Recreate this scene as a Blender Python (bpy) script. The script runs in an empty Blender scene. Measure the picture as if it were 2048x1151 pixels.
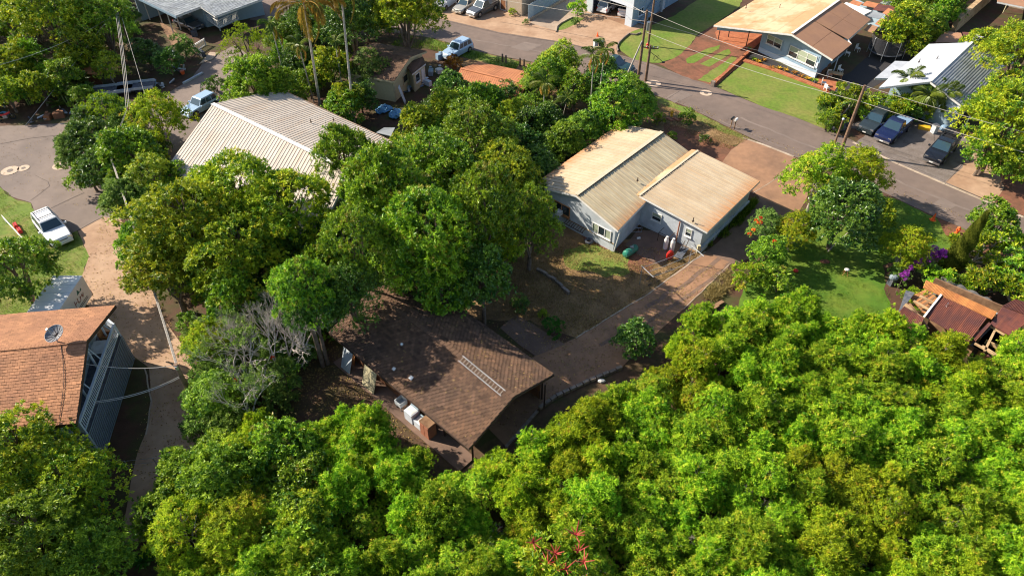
import bpy, math, random
import numpy as np
from mathutils import Vector, Matrix
from mathutils.geometry import tessellate_polygon
R = math.radians
C = bpy.context.scene.collection
sc = bpy.context.scene

# ------------------------------------------------------------------ camera
CAM_H = 38.0; PITCH = R(43); FPX = 1400.0; IW, IH = 2048, 1151
cam = bpy.data.cameras.new('camera'); camo = bpy.data.objects.new('camera', cam); C.objects.link(camo)
cam.sensor_width = 36; cam.lens = 36*FPX/IW; cam.clip_end = 3000
camo.location = (0, 0, CAM_H); camo.rotation_euler = (R(90)-PITCH, 0, 0)
sc.camera = camo
# ------------------------------------------------------------------ light
SUN_EL = R(34); SHADOW_AZ = R(-17)            # direction the shadows run on the ground
sd = Vector((math.cos(SHADOW_AZ)*math.cos(SUN_EL), math.sin(SHADOW_AZ)*math.cos(SUN_EL), -math.sin(SUN_EL)))
sun = bpy.data.lights.new('sun', 'SUN'); sun.energy = 5.0; sun.angle = R(0.5); sun.color = (1, .90, .76)
suno = bpy.data.objects.new('sun', sun); C.objects.link(suno)
suno.rotation_euler = sd.to_track_quat('-Z', 'Y').to_euler(); suno.location = (0, 0, 80)
w = bpy.data.worlds.new('World'); sc.world = w; w.use_nodes = True
nt = w.node_tree; bg = nt.nodes['Background']
sky = nt.nodes.new('ShaderNodeTexSky'); sky.sky_type = 'NISHITA'; sky.sun_disc = False
sky.sun_elevation = SUN_EL
sky.sun_rotation = math.atan2(-sd.x, -sd.y)    # towards the sun, clockwise from +Y
nt.links.new(sky.outputs[0], bg.inputs[0]); bg.inputs[1].default_value = 0.095
sc.view_settings.view_transform = 'Standard'; sc.view_settings.look = 'None'
sc.view_settings.exposure = 0.92; sc.view_settings.gamma = 1; sc.view_settings.use_curve_mapping = False
sc.render.engine = 'CYCLES'
sc.cycles.pixel_filter_type = 'BLACKMAN_HARRIS'; sc.cycles.filter_width = 1.1
sc.cycles.max_bounces = 6; sc.cycles.transparent_max_bounces = 4; sc.cycles.diffuse_bounces = 3; sc.cycles.transmission_bounces = 3

def px(u, v, z=0.0):
    """point at height z seen at photograph pixel (u,v)"""
    c, s = math.cos(PITCH), math.sin(PITCH)
    x = (u-IW/2)/FPX; y = -(v-IH/2)/FPX
    d = Vector((x, y*s+c, y*c-s)); t = (z-CAM_H)/d.z
    return Vector((d.x*t, d.y*t, z))
def ppm(p):
    """photograph pixels per metre at p"""
    d = p-Vector((0, 0, CAM_H)); return FPX/(d.y*math.cos(PITCH)-d.z*math.sin(PITCH))

# ------------------------------------------------------------------ mesh helpers
KIDS = {}
def wl(o):
    v = Vector((0, 0, 0))
    while o is not None: v += o.location; o = o.parent
    return v
class MB:
    def __init__(s): s.v = []; s.f = []; s.t = []; s.uv = []; s.hasuv = False
    def face(s, pts, tint=.5, uv=None):
        i = len(s.v); s.v += [tuple(p) for p in pts]; s.f.append(tuple(range(i, i+len(pts)))); s.t.append(tint)
        s.uv += uv if uv else [(0, 0)]*len(pts); s.hasuv |= bool(uv); return s
    def hexa(s, b, t, tint=.5):
        """bottom ring b, top ring t (ccw seen from above)"""
        n = len(b); s.face(list(t), tint); s.face(list(b)[::-1], tint)
        for i in range(n): j = (i+1) % n; s.face((b[i], b[j], t[j], t[i]), tint)
        return s
    def box(s, c, sx, sy, sz, rot=0, tint=.5, top=1.0):
        """centre of the base c"""
        c = Vector(c); cr, sr = math.cos(rot), math.sin(rot)
        def q(x, y, z, k=1): return c+Vector((cr*x*k-sr*y*k, sr*x*k+cr*y*k, z))
        P4 = ((-sx/2, -sy/2), (sx/2, -sy/2), (sx/2, sy/2), (-sx/2, sy/2))
        return s.hexa([q(x, y, 0) for x, y in P4], [q(x, y, sz, top) for x, y in P4], tint)
    def bar(s, a, b, wd, ht, tint=.5, up=(0, 0, 1)):
        """rectangular bar from a to b, top face centred on the line"""
        a, b = Vector(a), Vector(b); d = (b-a).normalized(); u = Vector(up); sd_ = d.cross(u)
        if sd_.length < 1e-4: sd_ = d.cross(Vector((1, 0, 0)))
        sd_.normalize(); u = sd_.cross(d).normalized(); x = sd_*wd/2; y = u*ht
        return s.hexa([a+x-y, b+x-y, b-x-y, a-x-y], [a+x, b+x, b-x, a-x], tint)
    def slab(s, pts, th, tint=.5, uv=None, n=None):
        pts = [Vector(p) for p in pts]
        if n is None: n = (pts[1]-pts[0]).cross(pts[2]-pts[0]).normalized()
        n = Vector(n)*th; lo = [p-n for p in pts]; k = len(pts)
        s.face(pts, tint, uv); s.face(lo[::-1], tint, uv[::-1] if uv else None)
        for i in range(k): j = (i+1) % k; s.face((lo[i], lo[j], pts[j], pts[i]), tint, [uv[i], uv[j], uv[j], uv[i]] if uv else None)
        return s
    def path(s, pts, rad, n=6, tint=.5, cap=True):
        pts = [Vector(p) for p in pts]; rings = []
        if not isinstance(rad, (list, tuple)): rad = [rad]*len(pts)
        ref = Vector((0, 0, 1))
        for i, p in enumerate(pts):
            d = (pts[min(i+1, len(pts)-1)]-pts[max(i-1, 0)]).normalized()
            a = d.cross(ref if abs(d.z) < .9 else Vector((1, 0, 0))).normalized(); b = d.cross(a).normalized()
            rings.append([p+(a*math.cos(k*2*math.pi/n)+b*math.sin(k*2*math.pi/n))*rad[i] for k in range(n)])
        for i in range(len(pts)-1):
            for k in range(n): m = (k+1) % n; s.face((rings[i][k], rings[i+1][k], rings[i+1][m], rings[i][m]), tint)
        if cap: s.face(rings[0], tint); s.face(rings[-1][::-1], tint)
        return s
    def ball(s, c, rx, ry, rz, n=10, m=6, tint=.5, zmin=-1, rot=0):
        c = Vector(c); cr, sr = math.cos(rot), math.sin(rot)
        def q(i, j):
            a = math.pi*j/m-math.pi/2; a = max(a, math.asin(zmin)); b = 2*math.pi*i/n
            x, y = rx*math.cos(a)*math.cos(b), ry*math.cos(a)*math.sin(b)
            return c+Vector((cr*x-sr*y, sr*x+cr*y, rz*math.sin(a)))
        for j in range(m):
            for i in range(n):
                a, b, c2, d = q(i, j), q(i+1, j), q(i+1, j+1), q(i, j+1)
                if (a-b).length < 1e-6 and (c2-d).length < 1e-6: continue
                if (a-b).length < 1e-6: s.face((a, c2, d), tint)
                elif (c2-d).length < 1e-6: s.face((a, b, c2), tint)
                elif (a-d).length > 1e-6: s.face((a, b, c2, d), tint)
        return s
    def wheel(s, c, axis, r, wd, n=14, tint=.5):
        c, a = Vector(c), Vector(axis).normalized()
        return s.path([c-a*wd/2, c-a*wd*.4, c+a*wd*.4, c+a*wd/2], [r*.93, r, r, r*.93], n, tint)
    def mesh(s, name, mat, org=Vector((0, 0, 0)), smooth=False):
        me = bpy.data.meshes.new(name); me.from_pydata([(x-org.x, y-org.y, z-org.z) for x, y, z in s.v], [], s.f)
        at = me.attributes.new('tint', 'FLOAT', 'FACE'); at.data.foreach_set('value', s.t)
        if s.hasuv:
            uvl = me.uv_layers.new(name='UVMap'); uvl.data.foreach_set('uv', [c for q in s.uv for c in q])
        if mat: me.materials.append(mat)
        if smooth:
            me.polygons.foreach_set('use_smooth', [True]*len(me.polygons))
        me.update(); return me
    def build(s, name, mat, parent=None, kind=None, label=None, smooth=False):
        return link(name, s.mesh(name, mat, wl(parent), smooth), parent, kind, label)
    def weld(s, name, mat, parent=None, smooth=True, **k):
        """same, with coincident vertices merged so that smooth shading works"""
        idx = {}; nv = []; mp = []
        for p in s.v:
            q = (round(p[0], 4), round(p[1], 4), round(p[2], 4))
            if q not in idx: idx[q] = len(nv); nv.append(p)
            mp.append(idx[q])
        s.v = nv; s.f = [tuple(mp[i] for i in f) for f in s.f]
        return s.build(name, mat, parent, smooth=smooth, **k)
LINKED = True
def link(name, me, parent=None, kind=None, label=None):
    o = bpy.data.objects.new(name, me)
    if parent is not None: o.parent = parent; KIDS.setdefault(parent.name, []).append(o)
    if kind: o['kind'] = kind
    if label: o['label'] = label
    if LINKED: C.objects.link(o)
    return o
def thing(name, label, cat, loc=(0, 0, 0), rz=0, group=None):
    o = bpy.data.objects.new(name, None); o.location = loc; o.rotation_euler = (0, 0, rz); o.empty_display_size = .3
    o['label'] = label; o['category'] = cat
    if group: o['group'] = group
    if LINKED: C.objects.link(o)
    KIDS[o.name] = []
    return o
def tag(o, label, cat, group=None):
    o['label'] = label; o['category'] = cat
    if group: o['group'] = group
    return o
def dup(root, loc, rz=0, scale=1, label=None, group=None, mats=None, cat=None):
    def rec(o, par):
        c = o.copy(); C.objects.link(c)
        if par is not None: c.parent = par
        if mats and o.data and o.name.split('.')[0] in mats:
            c.material_slots[0].link = 'OBJECT'; c.material_slots[0].material = mats[o.name.split('.')[0]]
        for ch in KIDS.get(o.name, []): rec(ch, c)
        return c
    r = rec(root, None); r.location = loc; r.rotation_euler = (r.rotation_euler[0], r.rotation_euler[1], rz)
    r.scale = (scale, scale, scale) if not isinstance(scale, tuple) else scale
    if label: r['label'] = label
    if group: r['group'] = group
    elif 'group' in r: del r['group']
    if cat: r['category'] = cat
    return r

# ------------------------------------------------------------------ materials
def mat(name, col, rough=.7, col2=None, scale=1.0, thr=(.42, .6), var=.12, vscale=None, bump=0, bscale=30, metal=0, tint=0,
        spec=.4, streak=None, rust=None, detail=6, coat=0):
    m = bpy.data.materials.new(name); m.use_nodes = True; n = m.node_tree.nodes; l = m.node_tree.links
    b = n['Principled BSDF']; b.inputs['Roughness'].default_value = rough; b.inputs['Metallic'].default_value = metal
    b.inputs['Specular IOR Level'].default_value = spec; b.inputs['Coat Weight'].default_value = coat
    geo = n.new('ShaderNodeNewGeometry'); pos = geo.outputs['Position']
    def noise(sc_, src=pos, det=detail, rg=.6):
        t = n.new('ShaderNodeTexNoise'); t.inputs['Scale'].default_value = sc_; t.inputs['Detail'].default_value = det
        t.inputs['Roughness'].default_value = rg; l.new(src, t.inputs['Vector']); return t.outputs['Fac']
    def ramp(f, a, b_):
        r = n.new('ShaderNodeMapRange'); r.inputs['From Min'].default_value = a; r.inputs['From Max'].default_value = b_; l.new(f, r.inputs['Value']); return r.outputs[0]
    def mix(f, A, B, mode='MIX'):
        x = n.new('ShaderNodeMix'); x.data_type = 'RGBA'; x.blend_type = mode
        if isinstance(f, float): x.inputs[0].default_value = f
        else: l.new(f, x.inputs[0])
        for i, q in ((6, A), (7, B)):
            if isinstance(q, tuple): x.inputs[i].default_value = (*q, 1)
            else: l.new(q, x.inputs[i])
        return x.outputs[2]
    out = col
    if col2: out = mix(ramp(noise(scale), *thr), col, col2)
    def sc_mul(fac, amt, out):
        r = n.new('ShaderNodeMapRange'); r.inputs['From Min'].default_value = .25; r.inputs['From Max'].default_value = .75
        r.inputs['To Min'].default_value = 1-amt; r.inputs['To Max'].default_value = 1+amt; l.new(fac, r.inputs['Value'])
        vm = n.new('ShaderNodeCombineColor'); [l.new(r.outputs[0], vm.inputs[i]) for i in range(3)]
        return mix(1.0, out, vm.outputs[0], 'MULTIPLY')
    if tint:
        a = n.new('ShaderNodeAttribute'); a.attribute_name = 'tint'
        r = n.new('ShaderNodeMapRange'); r.inputs['To Min'].default_value = 1-tint; r.inputs['To Max'].default_value = 1+tint; l.new(a.outputs['Fac'], r.inputs['Value'])
        vm = n.new('ShaderNodeCombineColor'); [l.new(r.outputs[0], vm.inputs[i]) for i in range(3)]
        out = mix(1.0, out, vm.outputs[0], 'MULTIPLY')
    if var: out = sc_mul(noise(vscale or scale*4.3), var, out)
    if streak or rust:
        uv = n.new('ShaderNodeUVMap'); uv.uv_map = 'UVMap'
        mp = n.new('ShaderNodeMapping'); mp.inputs['Scale'].default_value = (2.2, .18, 1); l.new(uv.outputs[0], mp.inputs[0])
        if streak:
            out = mix(ramp(noise(1.7, mp.outputs[0]), .5, .72), out, streak)
        if rust:      # rust near the eave: uv.y = metres from the eave
            sx = n.new('ShaderNodeSeparateXYZ'); l.new(uv.outputs[0], sx.inputs[0])
            e = ramp(sx.outputs[1], rust[1], 0.0)
            mu = n.new('ShaderNodeMath'); mu.operation = 'MULTIPLY'; l.new(e, mu.inputs[0]); l.new(ramp(noise(2.1, mp.outputs[0]), .25, .6), mu.inputs[1])
            out = mix(mu.outputs[0], out, rust[0])
    if isinstance(out, tuple): b.inputs['Base Color'].default_value = (*out, 1)
    else: l.new(out, b.inputs['Base Color'])
    if bump:
        bp = n.new('ShaderNodeBump'); bp.inputs['Strength'].default_value = bump; bp.inputs['Distance'].default_value = .05
        l.new(noise(bscale, det=4), bp.inputs['Height']); l.new(bp.outputs[0], b.inputs['Normal'])
    return m
def leafmat(name, dark, light, rough=.45, trans=.35, spec=.35, third=None):
    """leaf colour runs from dark to light with the tint attribute; light also passes through the leaf"""
    m = bpy.data.materials.new(name); m.use_nodes = True; n = m.node_tree.nodes; l = m.node_tree.links
    b = n['Principled BSDF']; b.inputs['Roughness'].default_value = rough; b.inputs['Specular IOR Level'].default_value = spec
    a = n.new('ShaderNodeAttribute'); a.attribute_name = 'tint'
    oi = n.new('ShaderNodeObjectInfo')
    rp = n.new('ShaderNodeValToRGB'); rp.color_ramp.elements[0].color = (*dark, 1); rp.color_ramp.elements[1].color = (*light, 1)
    rp.color_ramp.elements[0].position = .15; rp.color_ramp.elements[1].position = .85
    if third:
        e = rp.color_ramp.elements.new(.97); e.color = (*third, 1)
    l.new(a.outputs['Fac'], rp.inputs[0])
    hs = n.new('ShaderNodeHueSaturation')
    for sock, lo, hi in (('Hue', .488, .512), ('Value', .82, 1.18)):
        r = n.new('ShaderNodeMapRange'); r.inputs['To Min'].default_value = lo; r.inputs['To Max'].default_value = hi
        l.new(oi.outputs['Random'], r.inputs['Value']); l.new(r.outputs[0], hs.inputs[sock])
    l.new(rp.outputs[0], hs.inputs['Color'])
    l.new(hs.outputs[0], b.inputs['Base Color'])
    tr = n.new('ShaderNodeBsdfTranslucent'); l.new(hs.outputs[0], tr.inputs['Color'])
    mx = n.new('ShaderNodeMixShader'); mx.inputs[0].default_value = trans
    l.new(b.outputs[0], mx.inputs[1]); l.new(tr.outputs[0], mx.inputs[2]); l.new(mx.outputs[0], n['Material Output'].inputs[0])
    return m
M = {}
def D(k, *a, **kw): M[k] = mat(k, *a, **kw); return M[k]
D('ground', (.085, .042, .024), .95, (.06, .06, .016), .35, (.44, .6), .25, 1.3, .6, 9)
D('asphalt', (.185, .135, .108), .9, (.15, .112, .092), .16, (.38, .62), .13, 1.1, .35, 25)
D('asphalt_left', (.215, .165, .135), .88, (.165, .128, .108), .13, (.4, .62), .12, .8, .35, 25)
D('concrete', (.42, .275, .175), .88, (.33, .20, .12), .35, (.4, .62), .12, 2.0, .25, 18)
D('concrete_pale', (.42, .32, .235), .9, (.31, .225, .16), .3, (.4, .62), .10, 2.1, .25, 18)
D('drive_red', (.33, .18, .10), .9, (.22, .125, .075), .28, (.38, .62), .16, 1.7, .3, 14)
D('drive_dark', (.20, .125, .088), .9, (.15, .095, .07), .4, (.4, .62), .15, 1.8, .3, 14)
D('cap_tan', (.56, .47, .33), .55, var=.08, scale=1)
D('soil_dark_shade', (.10, .055, .032), .95, (.075, .055, .022), .7, (.4, .6), .3, 2.4, .6, 10)  # brown soil, darkened in colour for the shadow over this yard
D('dirt_red', (.22, .088, .048), .95, (.14, .065, .035), .6, (.4, .62), .2, 3, .5, 12)
D('dry_grass', (.27, .165, .075), .95, (.17, .10, .045), .6, (.38, .62), .22, 3.2, .7, 14)
D('lawn', (.12, .19, .018), .95, (.205, .20, .045), .3, (.38, .7), .26, 2.6, .6, 30)
D('lawn_deep_shade', (.075, .16, .010), .95, (.15, .20, .02), .35, (.42, .7), .22, 1.6, .7, 18)  # deeper green of the right lawn, with its shade put into the colour
D('lawn_wild', (.13, .19, .024), .95, (.24, .20, .06), .5, (.46, .68), .22, 2.6, .7, 16)
D('gravel', (.2, .165, .145), .95, (.15, .12, .1), .8, (.4, .6), .25, 9, .6, 40)
D('blackbed', (.035, .032, .034), .95, var=.2, scale=3, bump=.4)
D('brick_red', (.42, .15, .065), .85, (.33, .105, .045), 2, var=.15, bump=.2)
D('kerb', (.45, .36, .27), .9, (.33, .25, .18), .8, var=.12, bump=.2)
D('patch', (.50, .38, .28), .9, var=.12, scale=2)
D('iron', (.16, .13, .11), .7, var=.2, scale=5, metal=.3)
D('seal', (.09, .07, .06), .8, var=.15)
D('white_paint', (.72, .71, .68), .5, (.6, .58, .54), 2.0, var=.06)
D('white_blue', (.55, .60, .66), .55, var=.06)
D('house_blue', (.25, .35, .44), .7, (.215, .31, .40), .8, var=.06, bump=.1)
D('house_blue_pale', (.50, .55, .60), .7, var=.06)
D('house_grey', (.48, .52, .55), .7, (.40, .43, .45), .9, var=.1, bump=.1)
D('house_slate', (.27, .36, .42), .7, var=.08)
D('slat_grey', (.20, .24, .27), .8, var=.15)
D('house_cream', (.48, .42, .26), .8, var=.08)
D('house_tan', (.38, .30, .22), .8, var=.1)
D('brown_wall', (.17, .075, .04), .85, (.26, .11, .045), 1.2, var=.2)
D('wood', (.26, .15, .08), .85, (.16, .085, .045), 1.5, var=.2, bump=.2)
D('wood_orange', (.50, .23, .09), .85, (.34, .14, .05), 1.5, var=.2, bump=.2)
D('wood_pale', (.50, .34, .18), .85, (.36, .23, .12), 1.5, var=.2, bump=.2)
D('pole', (.22, .135, .085), .9, (.14, .085, .055), 2.5, var=.2, bump=.3)
D('dark_trim', (.06, .035, .025), .7, var=.1)
D('black', (.018, .018, .02), .5, var=.1)
D('glass', (.02, .03, .035), .08, spec=.8, var=.05)
D('glass_blue', (.025, .055, .075), .06, spec=.9, var=.05)
D('curtain', (.30, .34, .24), .8, var=.06)
D('metal', (.42, .43, .44), .4, metal=.7, var=.08)
D('chrome', (.6, .6, .6), .25, metal=.9, var=.03)
D('rubber', (.02, .02, .02), .85, var=.15)
D('roof_white', (.54, .47, .395), .55, (.49, .42, .35), .5, var=.06, streak=(.50, .37, .26), rust=((.42, .22, .11), .25), tint=.08)
D('roof_tan', (.50, .42, .275), .55, (.46, .375, .24), .6, var=.07, streak=(.34, .235, .125), rust=((.42, .19, .07), 1.1), tint=.1)
D('roof_tan_lit', (.50, .40, .27), .55, (.46, .355, .23), .6, var=.07, streak=(.46, .32, .19), rust=((.46, .20, .07), 1.4), tint=.1)
D('roof_peach', (.52, .29, .14), .7, (.60, .42, .25), .22, (.47, .55), .07, 1.2, tint=.05)
D('roof_brown', (.36, .19, .105), .75, (.32, .17, .10), .4, var=.06)
D('roof_grey', (.45, .47, .50), .8, (.38, .40, .43), .9, (.4, .6), .08, 3, tint=.05)
D('roof_corr', (.42, .44, .46), .4, (.33, .34, .36), .8, metal=.35, var=.08, streak=(.24, .24, .25), tint=.12)
D('roof_rust', (.17, .055, .038), .7, (.115, .045, .04), .9, var=.2, streak=(.30, .10, .05), tint=.3)
D('roof_rust_orange', (.58, .25, .075), .7, (.48, .18, .055), .7, var=.15, streak=(.40, .13, .05), tint=.15)
D('roof_clay', (.50, .20, .085), .75, (.42, .16, .07), .6, var=.12, tint=.12)
D('shingle_brown', (.145, .080, .045), .9, (.105, .062, .04), .3, (.4, .6), .1, 2, bump=.3, tint=.42)
D('shingle_orange', (.37, .175, .085), .9, (.29, .135, .07), .45, (.4, .6), .14, 2.5, bump=.3, tint=.2)
D('shingle_slate', (.27, .29, .30), .9, (.23, .25, .27), .7, var=.08, tint=.25)
D('shingle_dark', (.12, .066, .045), .9, (.16, .085, .055), .4, var=.15, tint=.25)
D('bark', (.20, .15, .11), .9, (.13, .095, .07), 3, var=.2, bump=.4)
D('bark_pale', (.42, .37, .32), .85, (.30, .25, .20), 3, var=.15, bump=.3)
D('bark_palm', (.46, .42, .38), .85, (.32, .28, .24), 4, var=.15, bump=.3)
D('twig', (.50, .44, .39), .9, var=.15)
D('green_paint', (.03, .22, .15), .45, (.05, .16, .10), 3, var=.1)
D('red_paint', (.62, .03, .02), .4, var=.05)
D('orange_plastic', (.85, .13, .03), .45, var=.05)
D('yellow_paint', (.75, .42, .03), .5, var=.08)
D('blue_tarp', (.10, .27, .48), .5, (.16, .36, .55), 2, var=.1)
D('grey_tarp', (.13, .125, .12), .55, (.18, .165, .15), 1.4, var=.15)
D('junk_blue', (.20, .30, .42), .6, var=.2)
D('junk_dark', (.06, .07, .09), .7, (.12, .12, .13), 4, var=.3)
D('terracotta', (.35, .14, .08), .8, var=.15)
D('stone', (.28, .22, .18), .9, (.18, .14, .11), 2, var=.2, bump=.4)
D('straw', (.50, .38, .19), .95, (.36, .26, .12), 3, var=.25)
# leaves
M['mango_y'] = leafmat('mango_yellow_leaf', (0.062, 0.172, 0.011), (0.577, 0.640, 0.029), .42, .3, .35, (.46, .42, .02))
M['mango_g'] = leafmat('mango_green_leaf', (0.049, 0.155, 0.014), (0.401, 0.599, 0.027), .38, .28, .45, (.32, .30, .04))
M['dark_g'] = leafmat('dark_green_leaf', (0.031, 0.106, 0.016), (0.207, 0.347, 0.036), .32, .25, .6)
M['haole'] = leafmat('feathery_leaf', (.085, .24, .008), (.50, .70, .03), .55, .4, .25, (.66, .60, .06))
M['haole_y'] = leafmat('feathery_yellow_leaf', (0.139, 0.257, 0.010), (0.554, 0.657, 0.023), .6, .42, .2, (.52, .40, .04))
M['dome'] = leafmat('dome_leaf', (0.092, 0.179, 0.004), (0.422, 0.495, 0.008), .55, .35, .25)
M['shrub_g'] = leafmat('shrub_leaf', (0.081, 0.203, 0.017), (0.385, 0.548, 0.035), .45, .35, .35)
M['grey_g'] = leafmat('vine_leaf', (0.072, 0.156, 0.024), (0.288, 0.408, 0.072), .5, .35, .3)
M['plumeria'] = leafmat('plumeria_leaf', (0.069, 0.196, 0.011), (0.414, 0.483, 0.022), .42, .35, .35, (.55, .42, .04))
M['palm'] = leafmat('palm_leaf', (.04, .10, .012), (.20, .25, .03), .42, .35, .35)
M['palm_dry'] = leafmat('dry_palm_leaf', (.16, .13, .02), (.50, .30, .05), .5, .4, .3)
M['croton'] = leafmat('croton_leaf', (.20, .06, .01), (.60, .30, .03), .45, .3, .3)
M['yellow_plant'] = leafmat('yellow_leaf', (.45, .22, .01), (.75, .50, .03), .45, .3, .3)
M['magenta'] = leafmat('bougainvillea', (0.300, 0.030, 0.330), (0.715, 0.130, 0.780), .6, .4, .1)
M['redflower'] = leafmat('red_flower', (.55, .06, .02), (.85, .14, .03), .6, .3, .1)
M['redspike'] = leafmat('red_flower_spike', (.40, .03, .04), (.70, .14, .12), .6, .3, .1)
M['cypress'] = leafmat('cypress_leaf', (.10, .15, .02), (.36, .42, .06), .7, .3, .1)
M['hedge'] = leafmat('hedge_leaf', (.02, .10, .008), (.08, .24, .015), .5, .3, .3)
M['litter'] = leafmat('leaf_litter', (.16, .09, .03), (.48, .36, .12), .8, .2, .1)
M['dry_leaf'] = leafmat('dry_leaf', (.14, .10, .035), (.42, .30, .12), .8, .3, .1)
M['blade'] = leafmat('grass_blade', (.07, .15, .01), (.22, .30, .03), .7, .4, .1)
M['blade_dry'] = leafmat('dry_grass_blade', (.24, .18, .06), (.50, .40, .18), .8, .4, .1)
# ------------------------------------------------------------------ ground sheets
rg = random.Random(7)
def rough_edge(pts, amp, step=.7):
    out = []
    for i in range(len(pts)):
        a, b = pts[i], pts[(i+1) % len(pts)]; d = (b-a); L = d.length; n = max(1, int(L/step))
        nn = Vector((-d.y, d.x, 0)).normalized() if L > 0 else Vector()
        for k in range(n):
            out.append(a+d*(k/n)+nn*(rg.uniform(-amp, amp) if k else 0))
    return out
def flat(name, pts, z, m, amp=0.0, kind='structure', parent=None, world=False):
    ps = [Vector((p[0], p[1], z)) if world else px(p[0], p[1], z) for p in pts]
    if amp: ps = rough_edge(ps, amp)
    tri = tessellate_polygon([ps]); mb = MB()
    for t in tri:
        q = [ps[i] for i in t]
        if (q[1]-q[0]).cross(q[2]-q[0]).z < 0: q = q[::-1]
        mb.face(q)
    return mb.build(name, m, parent, kind=kind)
flat('ground', [(-500, -300), (500, -300), (500, 900), (-500, 900)], 0, M['ground'], world=True)
# streets
NEAR = [(500, 40), (700, 55), (868, 76), (910, 90), (960, 104), (1000, 112), (1100, 130), (1200, 155), (1302, 187), (1368, 211), (1411, 231), (1457, 254), (1520, 284), (1586, 312), (1700, 356), (1792, 396), (1873, 434), (1960, 470), (2048, 500), (2200, 560), (2400, 640)]
FAR = [(2400, 575), (2200, 497), (2048, 432), (1988, 407), (1891, 366), (1797, 325), (1706, 281), (1660, 262), (1590, 234), (1520, 211), (1429, 173), (1363, 150), (1310, 130), (1236, 109), (1185, 98), (1127, 84), (1000, 65), (893, 40), (800, 24), (500, -8)]
flat('street', NEAR+FAR, .012, M['asphalt'], .05)
flat('cul_de_sac', [(-260, 262), (0, 252), (60, 250), (160, 244), (230, 215), (330, 190), (380, 160), (410, 120), (470, 90), (520, 130), (470, 200), (420, 240), (360, 300), (330, 360), (300, 420), (240, 440), (205, 434), (155, 460), (135, 470), (75, 440), (62, 405), (22, 392), (0, 372), (-260, 330)], .012, M['asphalt_left'], .06)
# verges and lawns
flat('left_lawn', [(-200, 330), (0, 374), (22, 393), (62, 406), (78, 440), (155, 462), (178, 510), (164, 560), (130, 590), (60, 640), (-200, 680)], .008, M['lawn_wild'], .18)
flat('pole_lawn', [(1237, 86), (1262, 64), (1300, 52), (1352, 30), (1405, -8), (1500, -30), (1478, 14), (1430, 48), (1395, 70), (1378, 92), (1362, 108), (1345, 118), (1318, 126), (1290, 124), (1262, 116), (1242, 102)], .022, M['lawn'], .08)
flat('dirt_driveway', [(1395, 72), (1430, 45), (1500, 20), (1520, 60), (1500, 100), (1480, 125), (1432, 174), (1365, 152), (1318, 128), (1345, 118), (1378, 92)], .020, M['dirt_red'], .1)
flat('grass_strip', [(1372, 118), (1392, 108), (1418, 96), (1440, 90), (1438, 98), (1410, 112), (1388, 126), (1374, 127)], .026, M['lawn'], .08)
flat('grass_strip', [(1400, 128), (1440, 105), (1458, 98), (1462, 106), (1438, 122), (1418, 134)], .026, M['lawn'], .1)
flat('grass_strip', [(1395, 160), (1440, 130), (1465, 112), (1474, 116), (1450, 142), (1428, 168)], .026, M['lawn'], .1)
flat('front_lawn', [(1432, 173), (1462, 148), (1490, 124), (1560, 147), (1640, 170), (1664, 188), (1672, 215), (1660, 262), (1590, 234), (1520, 211)], .022, M['lawn'], .06)
flat('verge', [(868, 78), (960, 106), (1000, 114), (1100, 132), (1200, 158), (1302, 189), (1368, 213), (1411, 233), (1457, 256), (1500, 277), (1470, 290), (1440, 300), (1400, 320), (1330, 300), (1290, 262), (1200, 230), (1050, 190), (930, 140), (880, 110)], .006, M['dry_grass'], .15)
flat('verge', [(1302, 189), (1368, 213), (1411, 233), (1457, 256), (1500, 277), (1486, 279), (1440, 262), (1400, 243), (1360, 222), (1302, 200)], .010, M['lawn_wild'], .15)
flat('roadside_grass', [(905, 92), (1000, 114), (1040, 124), (1030, 140), (940, 118), (900, 104), (860, 90), (865, 78)], .010, M['lawn_wild'], .15)
flat('dirt_yard', [(1330, 245), (1395, 262), (1445, 285), (1500, 300), (1460, 330), (1400, 310), (1330, 285)], .010, M['dirt_red'], .15)
flat('right_lawn', [(1560, 470), (1600, 430), (1700, 372), (1792, 398), (1873, 436), (1960, 472), (1930, 500), (1850, 500), (1765, 530), (1772, 590), (1790, 630), (1760, 720), (1560, 700), (1470, 640), (1490, 560)], .008, M['lawn_deep_shade'], .15)
flat('right_verge', [(1873, 436), (1960, 472), (2048, 502), (2200, 562), (2200, 620), (2048, 540), (1960, 505), (1900, 480)], .010, M['dirt_red'], .1)
flat('back_yard', [(1120, 440), (1240, 480), (1300, 470), (1400, 490), (1411, 503), (1366, 533), (1300, 584), (1229, 630), (1152, 675), (1060, 640), (960, 640), (900, 600), (960, 520), (1040, 470)], .008, M['dry_grass'], .15)
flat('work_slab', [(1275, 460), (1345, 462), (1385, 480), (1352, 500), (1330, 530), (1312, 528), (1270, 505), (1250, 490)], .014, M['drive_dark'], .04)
flat('yard_grass', [(1130, 498), (1180, 486), (1260, 512), (1260, 545), (1210, 555), (1130, 530)], .012, M['lawn_wild'], .3)
flat('bare_yard', [(1150, 455), (1240, 482), (1310, 505), (1300, 545), (1255, 540), (1180, 500)], .010, M['dirt_red'], .2)
flat('dark_yard', [(590, 690), (660, 680), (800, 800), (940, 905), (1120, 800), (1250, 735), (1330, 700), (1300, 820), (1000, 990), (760, 930), (560, 800)], .006, M['soil_dark_shade'], .2)
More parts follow.
